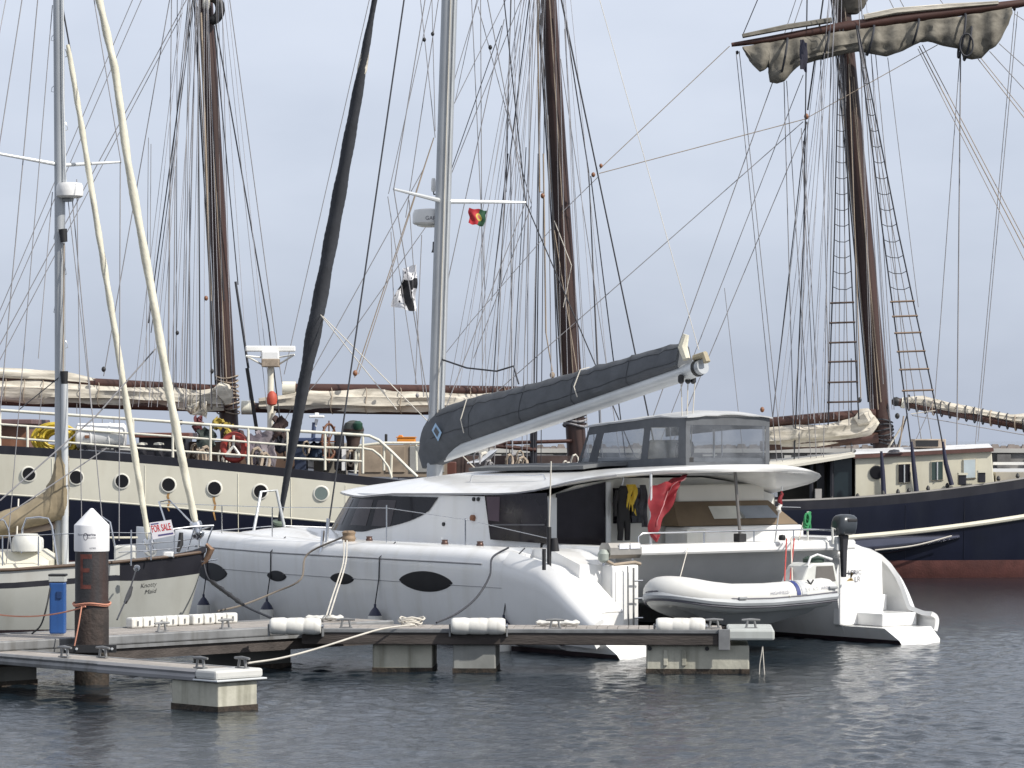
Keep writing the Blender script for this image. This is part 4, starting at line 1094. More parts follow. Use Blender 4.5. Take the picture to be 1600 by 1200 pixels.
for px, z0, w in ((1158, .06, .16), (1300, .35, .17)):
    v = cv(px, uc - .86); q = tube_xy(v, z0)
    db(MB().cbox((q[0] - .01, v, q[2]), (.05, w, .045)), 'handle', mat('handle_grey', (.25, .26, .27), .5), smooth=False, bevel=.015)
def tube_text(s, px0, px1, tz, h, m_):
    v0, v1 = cv(px0, uc - .86), cv(px1, uc - .86)
    q0, q1 = Vector(CW(*tube_xy(v0, tz))), Vector(CW(*tube_xy(v1, tz)))
    n = CW(-1, 0, 0) - CW(0, 0, 0)
    up = Vector((0, 0, math.cos(tz))) - n * math.sin(tz)
    T = text_mb(s, q0 + (n * math.cos(tz) + Vector((0, 0, math.sin(tz)))) * .008, q1 - q0, up, h, width=(q1 - q0).length)
    return T.build('lettering', m_, dg, smooth=False)
tube_text('HIGHFIELD', 1203, 1232, .25, .05, mat('dinghy_ink', (.22, .22, .27), .5))
tube_text('S.Y. A.T.', 1258, 1280, .30, .06, mat('dinghy_ink_pale', (.45, .45, .45), .5))
tube_text('ARIEL', 1282, 1297, .30, .05, mat('dinghy_ink', (.2, .2, .25), .5))
q = tube_xy(cv(1266, uc - .8), .95)
db(MB().tube([(q[0] - .01, q[1] - .06, q[2] + .04), (q[0] - .02, q[1], q[2] - .03), (q[0] - .01, q[1] + .06, q[2] + .04)], .014, 6), 'chevron_mark', blackrub)
for k, (px, dx) in enumerate(((1229, 0), (1236, 5), (1241, -4))):
    db(MB().tube([(.66, cv(px, .66), 1.7), (uc - .5, cv(px - 3 + dx, uc - .5), 1.12 - .02 * k)], .011, 6), 'fall_rope', rope_r if k != 1 else rope_l)
db(MB().tube([(uc - .52, cv(1233, uc - .5), 1.12), (uc - .9, cv(1234, uc - .9), .9), (uc - .75, cv(1233, uc - .9), .7)], .014, 6), 'sling', rope_l)
db(MB().tube([(.66, cv(1075, .66), 1.6), (uc, cv(1060, uc), 1.1)], .008, 6), 'fall_rope', rope_l)
db(MB().lathe((.64, cv(1222, .64), 1.68), [(.05, 0), (.06, .03), (.05, .08), (0, .09)], 10), 'fall_cleat', blackrub)
# ------------------------------------------------------------------ outboard engine on the beam end
oe = (.62, cv(1318, .62))
ob = thing('outboard_motor', CW(oe[0], oe[1], 1.5), 'dark outboard motor stowed upright on the starboard end of the aft beam', 'outboard motor')
def obx(mb, nm, m, parent=None, **k): return mb.xf(CW).build(nm, m, parent or ob, **k)
rings = []
for z, a, b, sh in ((1.74, .10, .13, 0), (1.77, .15, .18, 0), (1.86, .165, .195, .01), (1.95, .165, .195, .02), (2.02, .15, .18, .03), (2.06, .11, .14, .03), (2.075, .05, .07, .03)):
    rings.append([(oe[0] + a * math.copysign(abs(math.cos(t)) ** .6, math.cos(t)), oe[1] + sh + b * math.copysign(abs(math.sin(t)) ** .6, math.sin(t)), z) for t in [i * math.pi / 12 for i in range(24)]])
hd = obx(MB().loft(rings), 'cowling', mat('dark_cowling', (.035, .042, .05), .3, var=.1, coat=.2), ang=50)
obx(MB().cbox((oe[0] - .155, oe[1] + .05, 1.98), (.03, .2, .05)), 'air_intake', blackrub, hd, smooth=False, bevel=.01)
obx(MB().loft([[(oe[0] + a * c, oe[1] + b * s, z) for c, s in ((1, 1), (-1, 1), (-1, -1), (1, -1))] for z, a, b in ((1.74, .06, .07), (1.5, .045, .05), (1.2, .04, .04), (1.06, .03, .04))]), 'leg', mat('dark_leg', (.03, .03, .035), .45), smooth=False, bevel=.015)
obx(MB().cbox((oe[0] - .02, oe[1] + .1, 1.12), (.03, .26, .02)), 'cavitation_plate', mat('dark_leg', (.03, .03, .035)), smooth=False)
for k in range(3):
    a = k * 2.094
    obx(MB().loft([[(oe[0] - .03 + .012 * q, oe[1] + .13 + .03 * q * math.sin(a), 1.04 + 0.0 * q) for q in (-1, 1)] + [(oe[0] - .05 + .02 * q, oe[1] + .15, 1.04 + .08 * math.cos(a)) for q in (1, -1)], [(oe[0] - .02, oe[1] + .13 + .1 * math.sin(a), 1.04 + .1 * math.cos(a) + .001 * j) for j in range(4)]]), 'propeller_blade', mat('brass_prop', (.3, .22, .1), .4, metal=.6))
obx(MB().cbox((.68, oe[1] - .0, 1.6), (.07, .24, .22)), 'mount_bracket', aluw, smooth=False, bevel=.01)
obx(MB().tube([(oe[0], oe[1] - .1, 1.8), (oe[0] - .02, oe[1] - .26, 1.86), (oe[0] - .02, oe[1] - .25, 1.6)], .02, 8), 'tiller', gel2)
# ------------------------------------------------------------------ stern rail grill on the port quarter
gv = (cv(938, .7), cv(998, .7))
gl_ = thing('rail_grill', CW(.72, sum(gv) / 2, 1.36), 'small stainless barbecue grill mounted above the port stern locker', 'grill')
def gb(mb, nm, m, parent=None, **k): return mb.xf(CW).build(nm, m, parent or gl_, **k)
gb(MB().loft([[(.60 + .28 * c, lerp(gv[0] + .12, gv[1] - .02, 0 if d < 0 else 1), z) for c, z in ((0, 1.52), (0, 1.63), (.2, 1.70), (.8, 1.70), (1, 1.63), (1, 1.52), (.8, 1.46), (.2, 1.46))] for d in (-1, 1)]), 'barrel', mat('dull_steel', (.42, .40, .37), .4, metal=.7, var=.2), ang=25)
for k in range(2):
    gb(MB().box((.585, lerp(gv[0], gv[1], .38 + .29 * k), 1.61), (.598, lerp(gv[0], gv[1], .63 + .29 * k), 1.69)), 'white_panel', mat('panel_bluewhite', (.7, .72, .78), .4), smooth=False)
gb(MB().lathe((.7, gv[0] + .06, 1.5), [(.02, -.1), (.08, -.06), (.09, .04), (.05, .1), (0, .11)], 14), 'gas_bottle', mat('green_grey', (.30, .33, .30), .5))
gb(MB().tube([(.7, gv[0] + .1, 1.44), (.62, gv[0] + .2, 1.37), (.62, gv[1] - .15, 1.4), (.62, gv[1] - .03, 1.37)], .025, 8), 'hose', rope_t)
gb(MB().tube([(.7, gv[0] + .06, 1.36), (.7, gv[0] + .06, 1.45)], .02, 6), 'foot', steel)
gb(MB().tube([(.74, gv[1] - .1, 1.36), (.74, gv[1] - .1, 1.5)], .02, 6), 'foot', steel)
# ------------------------------------------------------------------ clothes drying in the cockpit
def suit():
    s = thing('wetsuit', CW(BU - .12, 2.1, 1.64), 'black wetsuit hung up to dry beside the galley window in the cockpit', 'wetsuit')
    v0 = cv(962, BU - .15); v1 = cv(988, BU - .15); vm = (v0 + v1) / 2
    bm = mat('black_neoprene', (.012, .012, .014), .7, var=.3)
    rings = []
    for z, hw, d in ((2.54, .05, .03), (2.50, .10, .04), (2.44, .14, .05), (2.3, .13, .055), (2.1, .12, .06), (1.98, .135, .06)):
        rings.append([(BU - .14 + d * math.sin(t), vm + hw * math.cos(t) + .01 * math.sin(9 * z), z) for t in [i * math.pi / 6 for i in range(12)]])
    MB().loft(rings).xf(CW).build('torso', bm, s)
    for q in (-1, 1):
        MB().tube([(BU - .14, vm + q * .065, 2.0), (BU - .15, vm + q * .07, 1.8), (BU - .14, vm + q * .075, 1.66)], [.07, .055, .05], 10, flat=.7).xf(CW).build('leg', bm, s)
        MB().tube([(BU - .14, vm + q * .12, 2.46), (BU - .15, vm + q * .19, 2.25), (BU - .15, vm + q * .18, 2.05)], [.045, .04, .032], 8).xf(CW).build('sleeve', bm, s)
    MB().tube([(BU - .13, vm - .03, 2.54), (BU - .13, vm, 2.62), (BU - .13, vm, 2.70)], .01, 6).xf(CW).build('hanger', steel, s)
suit()
vy = cv(987, BU - .2)
g = [[(BU - .2 + .03 * math.sin(i * 1.3 + k), vy - .085 + .17 * i / 7 + .02 * math.sin(k), 2.56 - .05 * k * (1 + .25 * math.sin(i * 2.1)) - .02 * abs(i - 3.5) * (k / 6)) for k in range(8)] for i in range(8)]
c = MB().sheet(g, th=.02).xf(CW).build('yellow_cloth', mat('yellow_cloth', (.66, .46, .05), .7, var=.15)); tag(c, 'crumpled yellow cloth hanging next to the wetsuit', 'cloth')
g = [[(BU - .22 + .03 * math.sin(i * 1.7 + k * .5), cv(1000, BU - .2) + .12 * i / 5 + .02 * math.sin(k), 2.55 - .085 * k) for k in range(9)] for i in range(6)]
c = MB().sheet(g, th=.02).xf(CW).build('jacket', mat('grey_black_jacket', (.05, .05, .06), .7, var=.6, scale=5)); tag(c, 'dark jacket hanging between the wetsuit and the red ensign', 'jacket')
# ------------------------------------------------------------------ flags
ens = thing('red_ensign', CW(.92, 1.3, 1.7), 'red ensign drooping from the white hardtop post over the cockpit', 'flag')
vp = cv(1017, .92)
red = mat('ensign_red', (.20, .008, .015), .7, var=.25, scale=6)
def eng(i, k):            # i along the top edge, k down
    a, b = i / 14, k / 16
    top = lerp(2.54, 2.75, a); bot = lerp(1.76, 2.70, a ** 1.15)
    v = lerp(vp - .05, vp + .70, a) * (1 - b * .0) - b * a * .10
    u = .86 + .05 * math.sin(a * 13 + b * 3) + .03 * math.sin(b * 9 + a * 5)
    return (u, v + .02 * math.sin(b * 14), lerp(top, bot, b) + .012 * math.sin(a * 22))
MB().sheet([[eng(i, k) for k in range(17)] for i in range(15)]).xf(CW).build('cloth', red, ens)
wm = mat('ensign_white', (.48, .22, .23), .7)
for i0, k0, n in ((9.5, 3, 5), (7.5, 6, 5), (5, 8, 4), (3.3, 10.5, 4), (11.5, 1.5, 3)):
    P = [Vector(eng(i0 - .45 * q, k0 + 1.15 * q)) + Vector((-.02, .01 * math.sin(q * 3), 0)) for q in range(n)]
    MB().tube(P, [.003 + .008 * math.sin(math.pi * (q + .5) / n) for q in range(n)], 6, flat=.5).xf(CW).build('white_stripe', wm, ens)
MB().tube([(.86, vp - .05, 1.84), (.84, vp + .02, 1.76), (.86, vp + .1, 1.80), (.84, vp + .04, 1.7)], [.03, .05, .04, .02], 8).xf(CW).build('tail', red, ens)
def flagcloth(name, label, P, m, nu=16, nv=12, amp=.03, seed=0, cat_='flag'):
    """P: four corner points tl,tr,br,bl"""
    tl, tr, br, bl = (Vector(p) for p in P)
    n = (tr - tl).cross(bl - tl).normalized()
    g = []; uv = []
    for i in range(nu + 1):
        a = i / nu; row = []
        for k in range(nv + 1):
            b = k / nv
            p = tl.lerp(tr, a).lerp(bl.lerp(br, a), b)
            w = amp * (math.sin(a * 7 + b * 2 + seed) + .6 * math.sin(a * 13 - b * 4 + seed)) + amp * mnoise.noise(Vector((a * 3, b * 3, seed)))
            row.append(p + n * w + Vector((.012 * math.sin(b * 9 + seed), 0, .010 * math.sin(a * 11 + seed))))
        g.append(row)
    mb = MB().sheet(g)
    o = mb.build(name, m, None)
    me = o.data; me.transform(Matrix.Translation(-bl)); o.location = bl
    ul = me.uv_layers.new(name='UVMap')
    for poly in me.polygons:
        for li in poly.loop_indices:
            vi = me.loops[li].vertex_index
            ul.data[li].uv = ((vi // (nv + 1)) / nu, 1 - (vi % (nv + 1)) / nv)
    return tag(o, label, cat_)
def uvmat(name, build):
    m = bpy.data.materials.new(name); m.use_nodes = True
    t = m.node_tree; b = t.nodes['Principled BSDF']; b.inputs['Roughness'].default_value = .75
    uv = t.nodes.new('ShaderNodeUVMap'); sp = t.nodes.new('ShaderNodeSeparateXYZ'); t.links.new(uv.outputs[0], sp.inputs[0])
    t.links.new(build(t, uv.outputs[0], sp.outputs[0], sp.outputs[1]), b.inputs['Base Color'])
    return m
def mth(t, op, a, b=None):
    n = t.nodes.new('ShaderNodeMath'); n.operation = op
    for i, x in enumerate((a, b)):
        if x is None: continue
        if isinstance(x, (int, float)): n.inputs[i].default_value = x
        else: t.links.new(x, n.inputs[i])
    return n.outputs[0]
def mixc(t, f, a, b):
    n = t.nodes.new('ShaderNodeMixRGB')
    t.links.new(f, n.inputs[0])
    for i, x in ((1, a), (2, b)):
        if isinstance(x, tuple): n.inputs[i].default_value = (*x, 1)
        else: t.links.new(x, n.inputs[i])
    return n.outputs[0]
def pt(t, uv, x, y):
    base = mixc(t, mth(t, 'GREATER_THAN', x, .60), (.40, .02, .03), (.02, .075, .035))
    dx = mth(t, 'MULTIPLY', mth(t, 'SUBTRACT', x, .60), 1.4); dy = mth(t, 'SUBTRACT', y, .5)
    d = mth(t, 'SQRT', mth(t, 'ADD', mth(t, 'MULTIPLY', dx, dx), mth(t, 'MULTIPLY', dy, dy)))
    c = mixc(t, mth(t, 'LESS_THAN', d, .24), base, (.50, .38, .08))
    return mixc(t, mth(t, 'LESS_THAN', d, .12), c, (.45, .12, .10))
YM = 57.3
flagcloth('courtesy_flag', 'small red and green flag with a crest hung under the starboard spreader', (W(732, 325, 58.4), W(761, 329, 58.4), W(756, 354, 58.3), W(733, 349, 58.4)), uvmat('red_green_flag', pt), amp=.02, seed=2)
def bz(t, uv, x, y):
    nz = t.nodes.new('ShaderNodeTexVoronoi'); nz.inputs['Scale'].default_value = 7; t.links.new(uv, nz.inputs['Vector'])
    spots = mth(t, 'LESS_THAN', nz.outputs['Distance'], .22)
    base = mixc(t, spots, (.72, .72, .74), (.03, .03, .035))
    cx = mth(t, 'LESS_THAN', mth(t, 'ABSOLUTE', mth(t, 'SUBTRACT', mth(t, 'ADD', x, mth(t, 'MULTIPLY', y, .45)), .66)), .15)
    cy = mth(t, 'LESS_THAN', mth(t, 'ABSOLUTE', mth(t, 'SUBTRACT', y, .60)), .11)
    low = mth(t, 'LESS_THAN', y, .68)
    f = mth(t, 'MAXIMUM', mth(t, 'MULTIPLY', cx, low), cy)
    return mixc(t, f, base, (.018, .018, .022))
flagcloth('black_cross_flag', 'crumpled white flag with black cross and spots under the port spreader', (W(629, 424, 56.6), W(648, 412, 56.7), W(655, 488, 56.7), W(613, 480, 56.6)), uvmat('black_white_flag', bz), amp=.07, seed=5)
for a, b in (((606, 307), (651, 600)), ((611, 362), (620, 600)), ((639, 312), (646, 415)), ((659, 367), (649, 600)), ((650, 482), (662, 620))):
    MB().tube([W(*a, 56.6), W(*b, 56.6)], .008, 5).build('flag_halyard', rope_g, cat)
MB().tube([W(764, 320, 58.4), W(761, 329, 58.4), W(756, 354, 58.3), W(760, 640, 58.0)], .006, 5).build('flag_halyard', rope_g, cat)
fs = thing('courtesy_flagstaff', CW(.9, cv(1212, .9), 1.66), 'thin staff with a furled red and white pennant at the stern rail', 'flagstaff')
p0, p1 = (.9, cv(1211, .9), 1.66), (.9, cv(1222, .9), 2.53)
MB().tube([p0, p1], .012, 6).xf(CW).build('staff', alu, fs)
for k, (m_, a, b) in enumerate(((red, .62, .92), (pvc, .50, .70))):
    q = [tuple(lerp(p0[j], p1[j], lerp(a, b, i / 5)) + (.02 * math.sin(i * 2) if j == 1 else 0) for j in range(3)) for i in range(6)]
    MB().tube(q, [.012, .03, .04, .03, .03, .012], 8).xf(CW).build('pennant', m_, fs)
gr_ = mat('green_rope', (.03, .24, .09), .7)
gc = thing('green_rope_coil', CW(1.0, cv(1258, 1.0), 1.62), 'bright green rope coil tied on a short staff behind the outboard motor', 'rope coil')
vv = cv(1262, 1.05)
MB().tube([(1.05, vv, 1.62), (1.05, vv, 2.12)], .016, 6).xf(CW).build('staff', gel2, gc)
for k in range(7):
    MB().tube([(1.0 + .02 * k - .05, vv - .05 + (.05 + .012 * (k % 3)) * math.cos(t) + .018 * (k - 3), 2.0 - .02 * (k % 4) + (.09 + .02 * (k % 3)) * math.sin(t + .3 * k)) for t in [i * .5236 for i in range(13)]], .017, 6).xf(CW).build('loop', gr_, gc)
for k in range(3):
    MB().tube([(1.02, vv - .06 + .04 * k, 1.97), (1.0, vv - .07 + .045 * k, 1.86), (1.0, vv - .05 + .03 * k, 1.80 + .02 * k)], .012, 6).xf(CW).build('loop_end', gr_, gc)
MB().tube([(1.05, vv - .1, 1.95), (1.0, vv - .2, 1.75), (1.0, vv - .26, 1.63)], .010, 6).xf(CW).build('tail', rope_l, gc)

# ------------------------------------------------------------------ sloop at the left
YC = 54.3
yt = thing('black_bowed_sloop', (-8.5, YC, 0), 'old grey hulled sloop with black bow band and two ivory furled headsails', 'sailing yacht')
XB = -5.22
def yhb(x, z):
    t = max(0, XB - x) / 9.5
    return .012 + 1.6 * min(1, (t * 2.6)) ** .62 * (1 if x > -11 else max(.4, 1 - ((-11 - x) / 5) ** 2)) * float(np.interp(z, [-.5, 0, .6, 1.4], [.45, .78, .93, 1.0]))
def yrail(x): return float(np.interp(x, [-15, -10.5, -8.4, -6.6, -5.8, XB], [1.12, 1.09, 1.11, 1.225, 1.30, 1.37]))
rows = [('b', -.5), ('b', 0), ('b', .12), ('h', .5), ('h', .8), ('n', -.32), ('n', -.20), ('t', 0)]
xs = list(np.linspace(-15, -7, 14)) + list(np.linspace(-6.8, -5.5, 22)) + [-5.4, -5.32, -5.26, XB]
def yrow(x):
    zr = yrail(x); k = max(0, min(1, (x + 6.62) / .5))
    return [-.5, 0, .12, .45, .75, zr - lerp(.30, .36, k), zr - lerp(.205, .30, k), zr - .10, zr]
rings = []
for x in xs:
    L = [(x - .35 * max(0, 1.3 - z) / 1.3 * (1 if x > -6.5 else .0), YC - yhb(x, z), z) for z in yrow(x)]
    Rr = [(p[0], 2 * YC - p[1], p[2]) for p in L[::-1]]
    rings.append(L + Rr)
ygrey = mat('sloop_grey_paint', (.40, .405, .375), .38, var=.07, scale=1.2, streak=((.27, .26, .22), .4, 3))
ypale = mat('sloop_bulwark_paint', (.50, .50, .47), .4, var=.06, streak=((.33, .30, .25), .4, 4))
def ym(i, j):
    j = j if j < 8 else 16 - j
    x = xs[i]
    if j < 2: return 3
    if j < 5: return 0
    if j == 5: return 1
    return 1 if x > -6.6 and j >= 5 else 2
hullY = MB().loft(rings, True, True, 0, rowm=lambda i, j: ym(i, j) if j != 8 else 2).build('hull', [ygrey, blackp, ypale, antifoul], yt, ang=30)
MB().tube([(x, YC - yhb(x, yrail(x)) - .01, yrail(x) + .01) for x in xs], .028, 8).build('toe_rail', mat('dark_teak_rail', (.10, .065, .045), .6, var=.2), yt)
nm = [W(217, 922, 53.15), W(246, 917, 53.35)]
ydir = nm[1] - nm[0]
def ytext(s, px, py, h, w):
    x = (px - 800) * 53.3 / F; z = H0 - (py - HY) * 53.3 / F
    T = text_mb(s, (0, 0, 0), (1, 0, 0), (0, 0, 1), h, width=w, shear=.25)
    T.xf(lambda a, b, c: (x + a, YC - yhb(x + a + .35 * max(0, 1.3 - z - c) / 1.3, z + c) - .006, z + c + a * .12))
    return T.build('name_lettering', mat('name_ink', (.05, .05, .05), .5), hullY, smooth=False)
ytext('Knotty', 216, 920.5, .075, .26); ytext('Maid', 222, 930, .07, .19)
def wy(px, py, d=0.0): return W(px, py, YC + d)
# deck, coachroof
MB().loft([[(x, YC - .95, yrail(x) - .05), (x, YC - .75, yrail(x) + h), (x, YC + .75, yrail(x) + h), (x, YC + .95, yrail(x) - .05)] for x, h in ((-11.5, .26), (-8.0, .27), (-7.75, .10))]).build('coachroof', mat('cream_coachroof', (.66, .63, .52), .45, var=.05), yt, ang=25)
dh = MB().lathe((W(42, 861, 53.6)), [(.25, 0), (.26, .1), (.24, .22), (.18, .29), (0, .30)], 18).build('dorade_locker', gel2, yt)
MB().cbox(W(45, 850, 53.75) , (.46, .4, .24)).build('deck_locker', whitep, yt, smooth=False, bevel=.06)
for px0, px1, top, d in ((34, 88, 808, -.75), (-12, 20, 812, -.7)):
    P = [W(px0 - 1, 892, YC + d), W(px0 + 1, top + 18, YC + d), W(px0 + 7, top + 2, YC + d), W((px0 + px1) / 2, top, YC + d), W(px1 - 13, top + 2, YC + d), W(px1 - 7, top + 14, YC + d), W(px1 + 3, 886, YC + d)]
    MB().tube(P, .017, 8).build('mast_hoop', steel, yt)
P = [W(145, 880, YC - .7), W(152, 850, YC - .7), W(150, 815, YC - .7), W(160, 808, YC - .7), W(172, 816, YC - .7), W(185, 880, YC - .7)]
MB().tube(P, .017, 8).build('mast_hoop', steel, yt)
my = MB().tube([wy(94, 890), wy(94, 600), wy(93.5, 300), wy(91.5, 0), wy(90, -260)], .108, 16, flat=.85).build('mast', alu, yt)
MB().tube([wy(102, 889, -.17), wy(101, 600, -.17)], .058, 12).build('spinnaker_pole', aluw, yt)
MB().tube([wy(101, 603, -.17), wy(100, 580, -.17)], [.05, .07], 10).build('pole_end', blackrub, yt)
MB().tube([wy(103, 300, -.12), wy(99, 150, -.12), wy(98, 0, -.12), wy(97, -200, -.12)], .018, 6).build('sail_track', aluw, my)
MB().tube([wy(100, 380, -.14), wy(98.5, 590, -.16)], .012, 6).build('halyard', rope_t, my)
MB().tube([wy(100, 378, -.17), wy(98, 358, -.17)], [.06, .075], 10).build('steaming_light', blackrub, my)
for a, b, dd in (((91, 257), (-30, 235), -.9), ((98, 258), (189, 253), .9)):
    MB().tube([wy(*a), wy(*b, dd)], [.035, .02], 8).build('spreader', aluw, my)
MB().lathe(wy(109, 309, -.12), [(.18, 0), (.225, .03), (.23, .1), (.225, .2), (.2, .245), (.1, .26), (0, .262)], 24).build('radar_dome', mat('radar_white', (.74, .74, .73)), my)
MB().tube([wy(92, 312), wy(113, 311, -.12)], .05, 6).build('radar_bracket', alu, my)
for k, (px, py) in enumerate(((80, 60), (80, 140), (105, 85), (106, 200), (84, 370), (104, 425), (84, 485), (106, 540))):
    s = -1 if px < 94 else 1
    MB().tube([wy(94 + s * 8, py + 4), wy(px, py + 3), wy(px - s * 1, py - 3), wy(94 + s * 8, py - 8)], .008, 5).build('mast_step', steel, my)
# furled headsails
for nm_, P, r0 in (('furled_staysail', [(106, 70), (127, 195), (155, 370), (180, 520), (212, 720), (232, 842)], .058), ('furled_jib', [(128, -120), (155, 0), (180, 110), (200, 255), (237, 455), (262, 600), (285, 720), (305, 815)], .075)):
    Q = [wy(*p) for p in P]
    n = 90; pts = []; tt = np.linspace(0, len(Q) - 1.0001, n)
    for t in tt:
        i = int(t); pts.append(Q[i].lerp(Q[i + 1], t - i))
    rr = [r0 * float(np.interp(i / n, [0, .05, .5, .85, 1], [.6, .85, 1.0, 1.02, .75])) * (1 + .06 * math.sin(i * 1.1)) for i in range(n)]
    sl_ = MB().tube(pts, rr, 12, flat=.9, twist=.42).build(nm_, sail_y, yt, ang=55)
    d = (Q[-1] - Q[-2]).normalized()
    MB().lathe(Q[-1] - d * .02, [(.04, 0), (.10, .03), (.11, .09), (.07, .13), (.075, .2), (.12, .23), (.09, .29), (.03, .33)], 16, axis=d).build('furler_drum', steel, sl_)
    MB().tube([Q[-1] + d * .25, Q[-1] + d * .42], .025, 6).build('stay_foot', steel, sl_)
MB().tube([wy(98, 12), wy(110, 80)], .015, 6).build('staysail_stay', rope_k, yt)
# boom and tan sail cover
bk = [(107, 712, 806), (102, 701, 812), (90, 704, 813), (82, 742, 815), (70, 768, 819), (40, 788, 826), (0, 799, 839), (-60, 812, 856), (-160, 835, 880)]
crow = []
for i in range(61):
    t = i / 60 * 8; k = min(7, int(t)); f = t - k; f = f * f * (3 - 2 * f) if k < 4 else f
    px_, a_, b_ = (lerp(bk[k][q], bk[k + 1][q], f) for q in range(3))
    tp_, bt_ = wy(px_, a_, -.12), wy(px_, b_, -.12)
    crow.append((tp_.x, tp_.y, tp_.z, bt_.z, float(np.interp(t, range(9), [.06, .16, .19, .22, .25, .26, .26, .24, .15]))))
curtain(crow, 24, .16, 3).build('mainsail_cover', canvas_tan, yt, ang=60)
MB().tube([wy(100, 818), wy(-200, 872)], .07, 10).build('boom', mat('sloop_boom', (.25, .2, .17), .5), yt)
# rigging
def yl(a, b, r=.009, m=rope_g, da=0, dbb=0, nm='shroud'):
    MB().tube([wy(*a, da), wy(*b, dbb)], r, 5).build(nm, m, yt)
for a, b, r in (((36, -10), (-20, 350), .010), ((59, 0), (-5, 700), .010), ((82, 8), (10, 880), .008), ((10, -5), (-6, 80), .008), ((112, 300), (165, 870), .009), ((105, 300), (143, 640), .008), ((188, 253), (186, 845), .010), ((120, 280), (128, 850), .008), ((147, 0), (189, 253), .009), ((82, 300), (60, 560), .008), ((29, 780), (24, 885), .016)):
    yl(a, b, r, rope_l if r > .012 else rope_g, 0, -.9)
yl((92, 590), (30, 640), .009, rope_k, -.1, -.2, 'sheet'); 
MB().tube([wy(243, 545, .2), wy(150, 650, -.4), wy(0, 782, -.9)], .013, 6).build('backstay_tackle', rope_g, yt)
MB().tube([wy(167, 700, -.4), wy(0, 812, -.9)], .012, 6).build('backstay_tackle', rope_g, yt)
# pulpit
rl = [W(232, 850, YC - .75), W(233, 833, YC - .75), W(262, 828, YC - .55), W(300, 823, YC - .25), W(333, 821, YC), W(310, 829, YC + .3)]
MB().tube(rl, .016, 8).build('bow_pulpit', steel, yt)
for a, b, d in (((273, 828), (271, 872), -.5), ((304, 824), (290, 868), -.2), ((315, 823), (308, 866), -.05), ((236, 833), (236, 875), -.75), ((333, 822), (318, 862), 0)):
    MB().tube([W(*a, YC + d), W(*b, YC + d)], .014, 6).build('pulpit_post', steel, yt)
for yy in (849, 860):
    MB().tube([W(185, yy + 3, YC - .95), W(236, yy, YC - .75), W(272, yy - 3, YC - .5), W(308, yy - 8, YC - .1)], .008, 5).build('lifeline', steel, yt)
for px in (205, 160, 60, 4):
    MB().tube([W(px, 884, YC - 1.15), W(px, 828 if px > 100 else 838, YC - 1.15)], .013, 6).build('stanchion', steel, yt)
MB().tube([W(-40, 838, YC - 1.15), W(60, 836, YC - 1.15), W(160, 832, YC - 1.15), W(236, 833, YC - .75)], .007, 5).build('lifeline', steel, yt)
# bowsprit plank, anchor roller, cowl
MB().loft([[W(px, py + 9, YC - w), W(px, py, YC - w), W(px, py, YC + w), W(px, py + 9, YC + w)] for px, py, w in ((270, 866, .32), (300, 860, .22), (322, 853, .12))]).build('bowsprit_plank', blackp, yt, smooth=False)
MB().tube([W(322, 850, YC), W(330, 858, YC), W(322, 876, YC), W(312, 884, YC)], [.03, .06, .05, .02], 8).build('anchor', mat('rusty_anchor', (.24, .15, .10), .6, metal=.3, var=.4, scale=8), yt)
MB().tube([W(300, 880, YC - .05), W(340, 874, YC)], [.02, .012], 6).build('anchor_shank', steel, yt)
MB().cbox(W(263, 866, YC - .45), (.17, .2, .09)).build('windlass_cover', whitep, yt, smooth=False, bevel=.02)
MB().tube([W(283, 832, YC - .35), W(282, 850, YC - .35), W(278, 862, YC - .4)], [.035, .05, .03], 8).build('fender_sock', blackrub, yt)
MB().lathe(W(214, 888, YC - 1.02), [(.04, 0), (.06, .015), (.05, .03), (0, .03)], 12, axis=(0, -1, 0)).build('hawse_pipe', steel, yt)
MB().cbox(W(196, 866, YC - .6), (.35, .3, .3)).build('hatch', gel2, yt, smooth=False, bevel=.03)
MB().tube([W(170, 840, YC - .5), W(215, 840, YC - .5)], .02, 6).build('boat_hook', sail_y, yt)
# for sale board tied on the pulpit
sg = thing('for_sale_sign', W(252, 843, YC - .74), 'white for sale board with red lettering tied to the sloop pulpit', 'sign')
c4 = [W(233, 817, YC - .78), W(267, 812, YC - .62), W(273, 836, YC - .60), W(239, 843, YC - .76)]
sgm = mat('sign_board', (.55, .54, .58), .5, var=.05)
n_ = Vector((.1, 1, 0)).normalized() * .01
MB().hexa([c4[3], c4[2], c4[2] + n_, c4[3] + n_, c4[0], c4[1], c4[1] + n_, c4[0] + n_]).build('board', sgm, sg, smooth=False)
xd = (c4[1] - c4[0]); yd = (c4[0] - c4[3])
T = text_mb('FOR SALE', c4[3] + xd * .05 + yd * .42 - n_ * .5, xd, yd, .115, width=xd.length * .88, bold=.015); T.build('red_lettering', mat('sign_red', (.42, .02, .025), .5), sg, smooth=False)
for a0, a1, b0, b1 in ((.28, .97, .14, .24), (.06, .42, .86, .93)):
    MB().add([c4[3] + xd * a0 + yd * b0 - n_ * .5, c4[3] + xd * a1 + yd * b0 - n_ * .5, c4[3] + xd * a1 + yd * b1 - n_ * .5, c4[3] + xd * a0 + yd * b1 - n_ * .5], [(0, 1, 2, 3)]).build('printed_line', mat('sign_blue', (.06, .05, .16), .5), sg, smooth=False)
line_thing('bow_line', [W(213, 888, YC - 1.1), W(208, 905, 52.8), W(200, 930, 51.5), W(190, 952, 49), W(183, 968, 46.6)], .014, rope_k, 'black bow line from the sloop hawse pipe down to the walkway', 'rope')
MB_ = MB().tube([W(205, 918, 52.1), W(201, 930, 51.5), W(196, 941, 50.6)], [.03, .045, .03], 8).build('rubber_snubber', blackrub); tag(MB_, 'black rubber snubber on the sloop bow line', 'snubber')
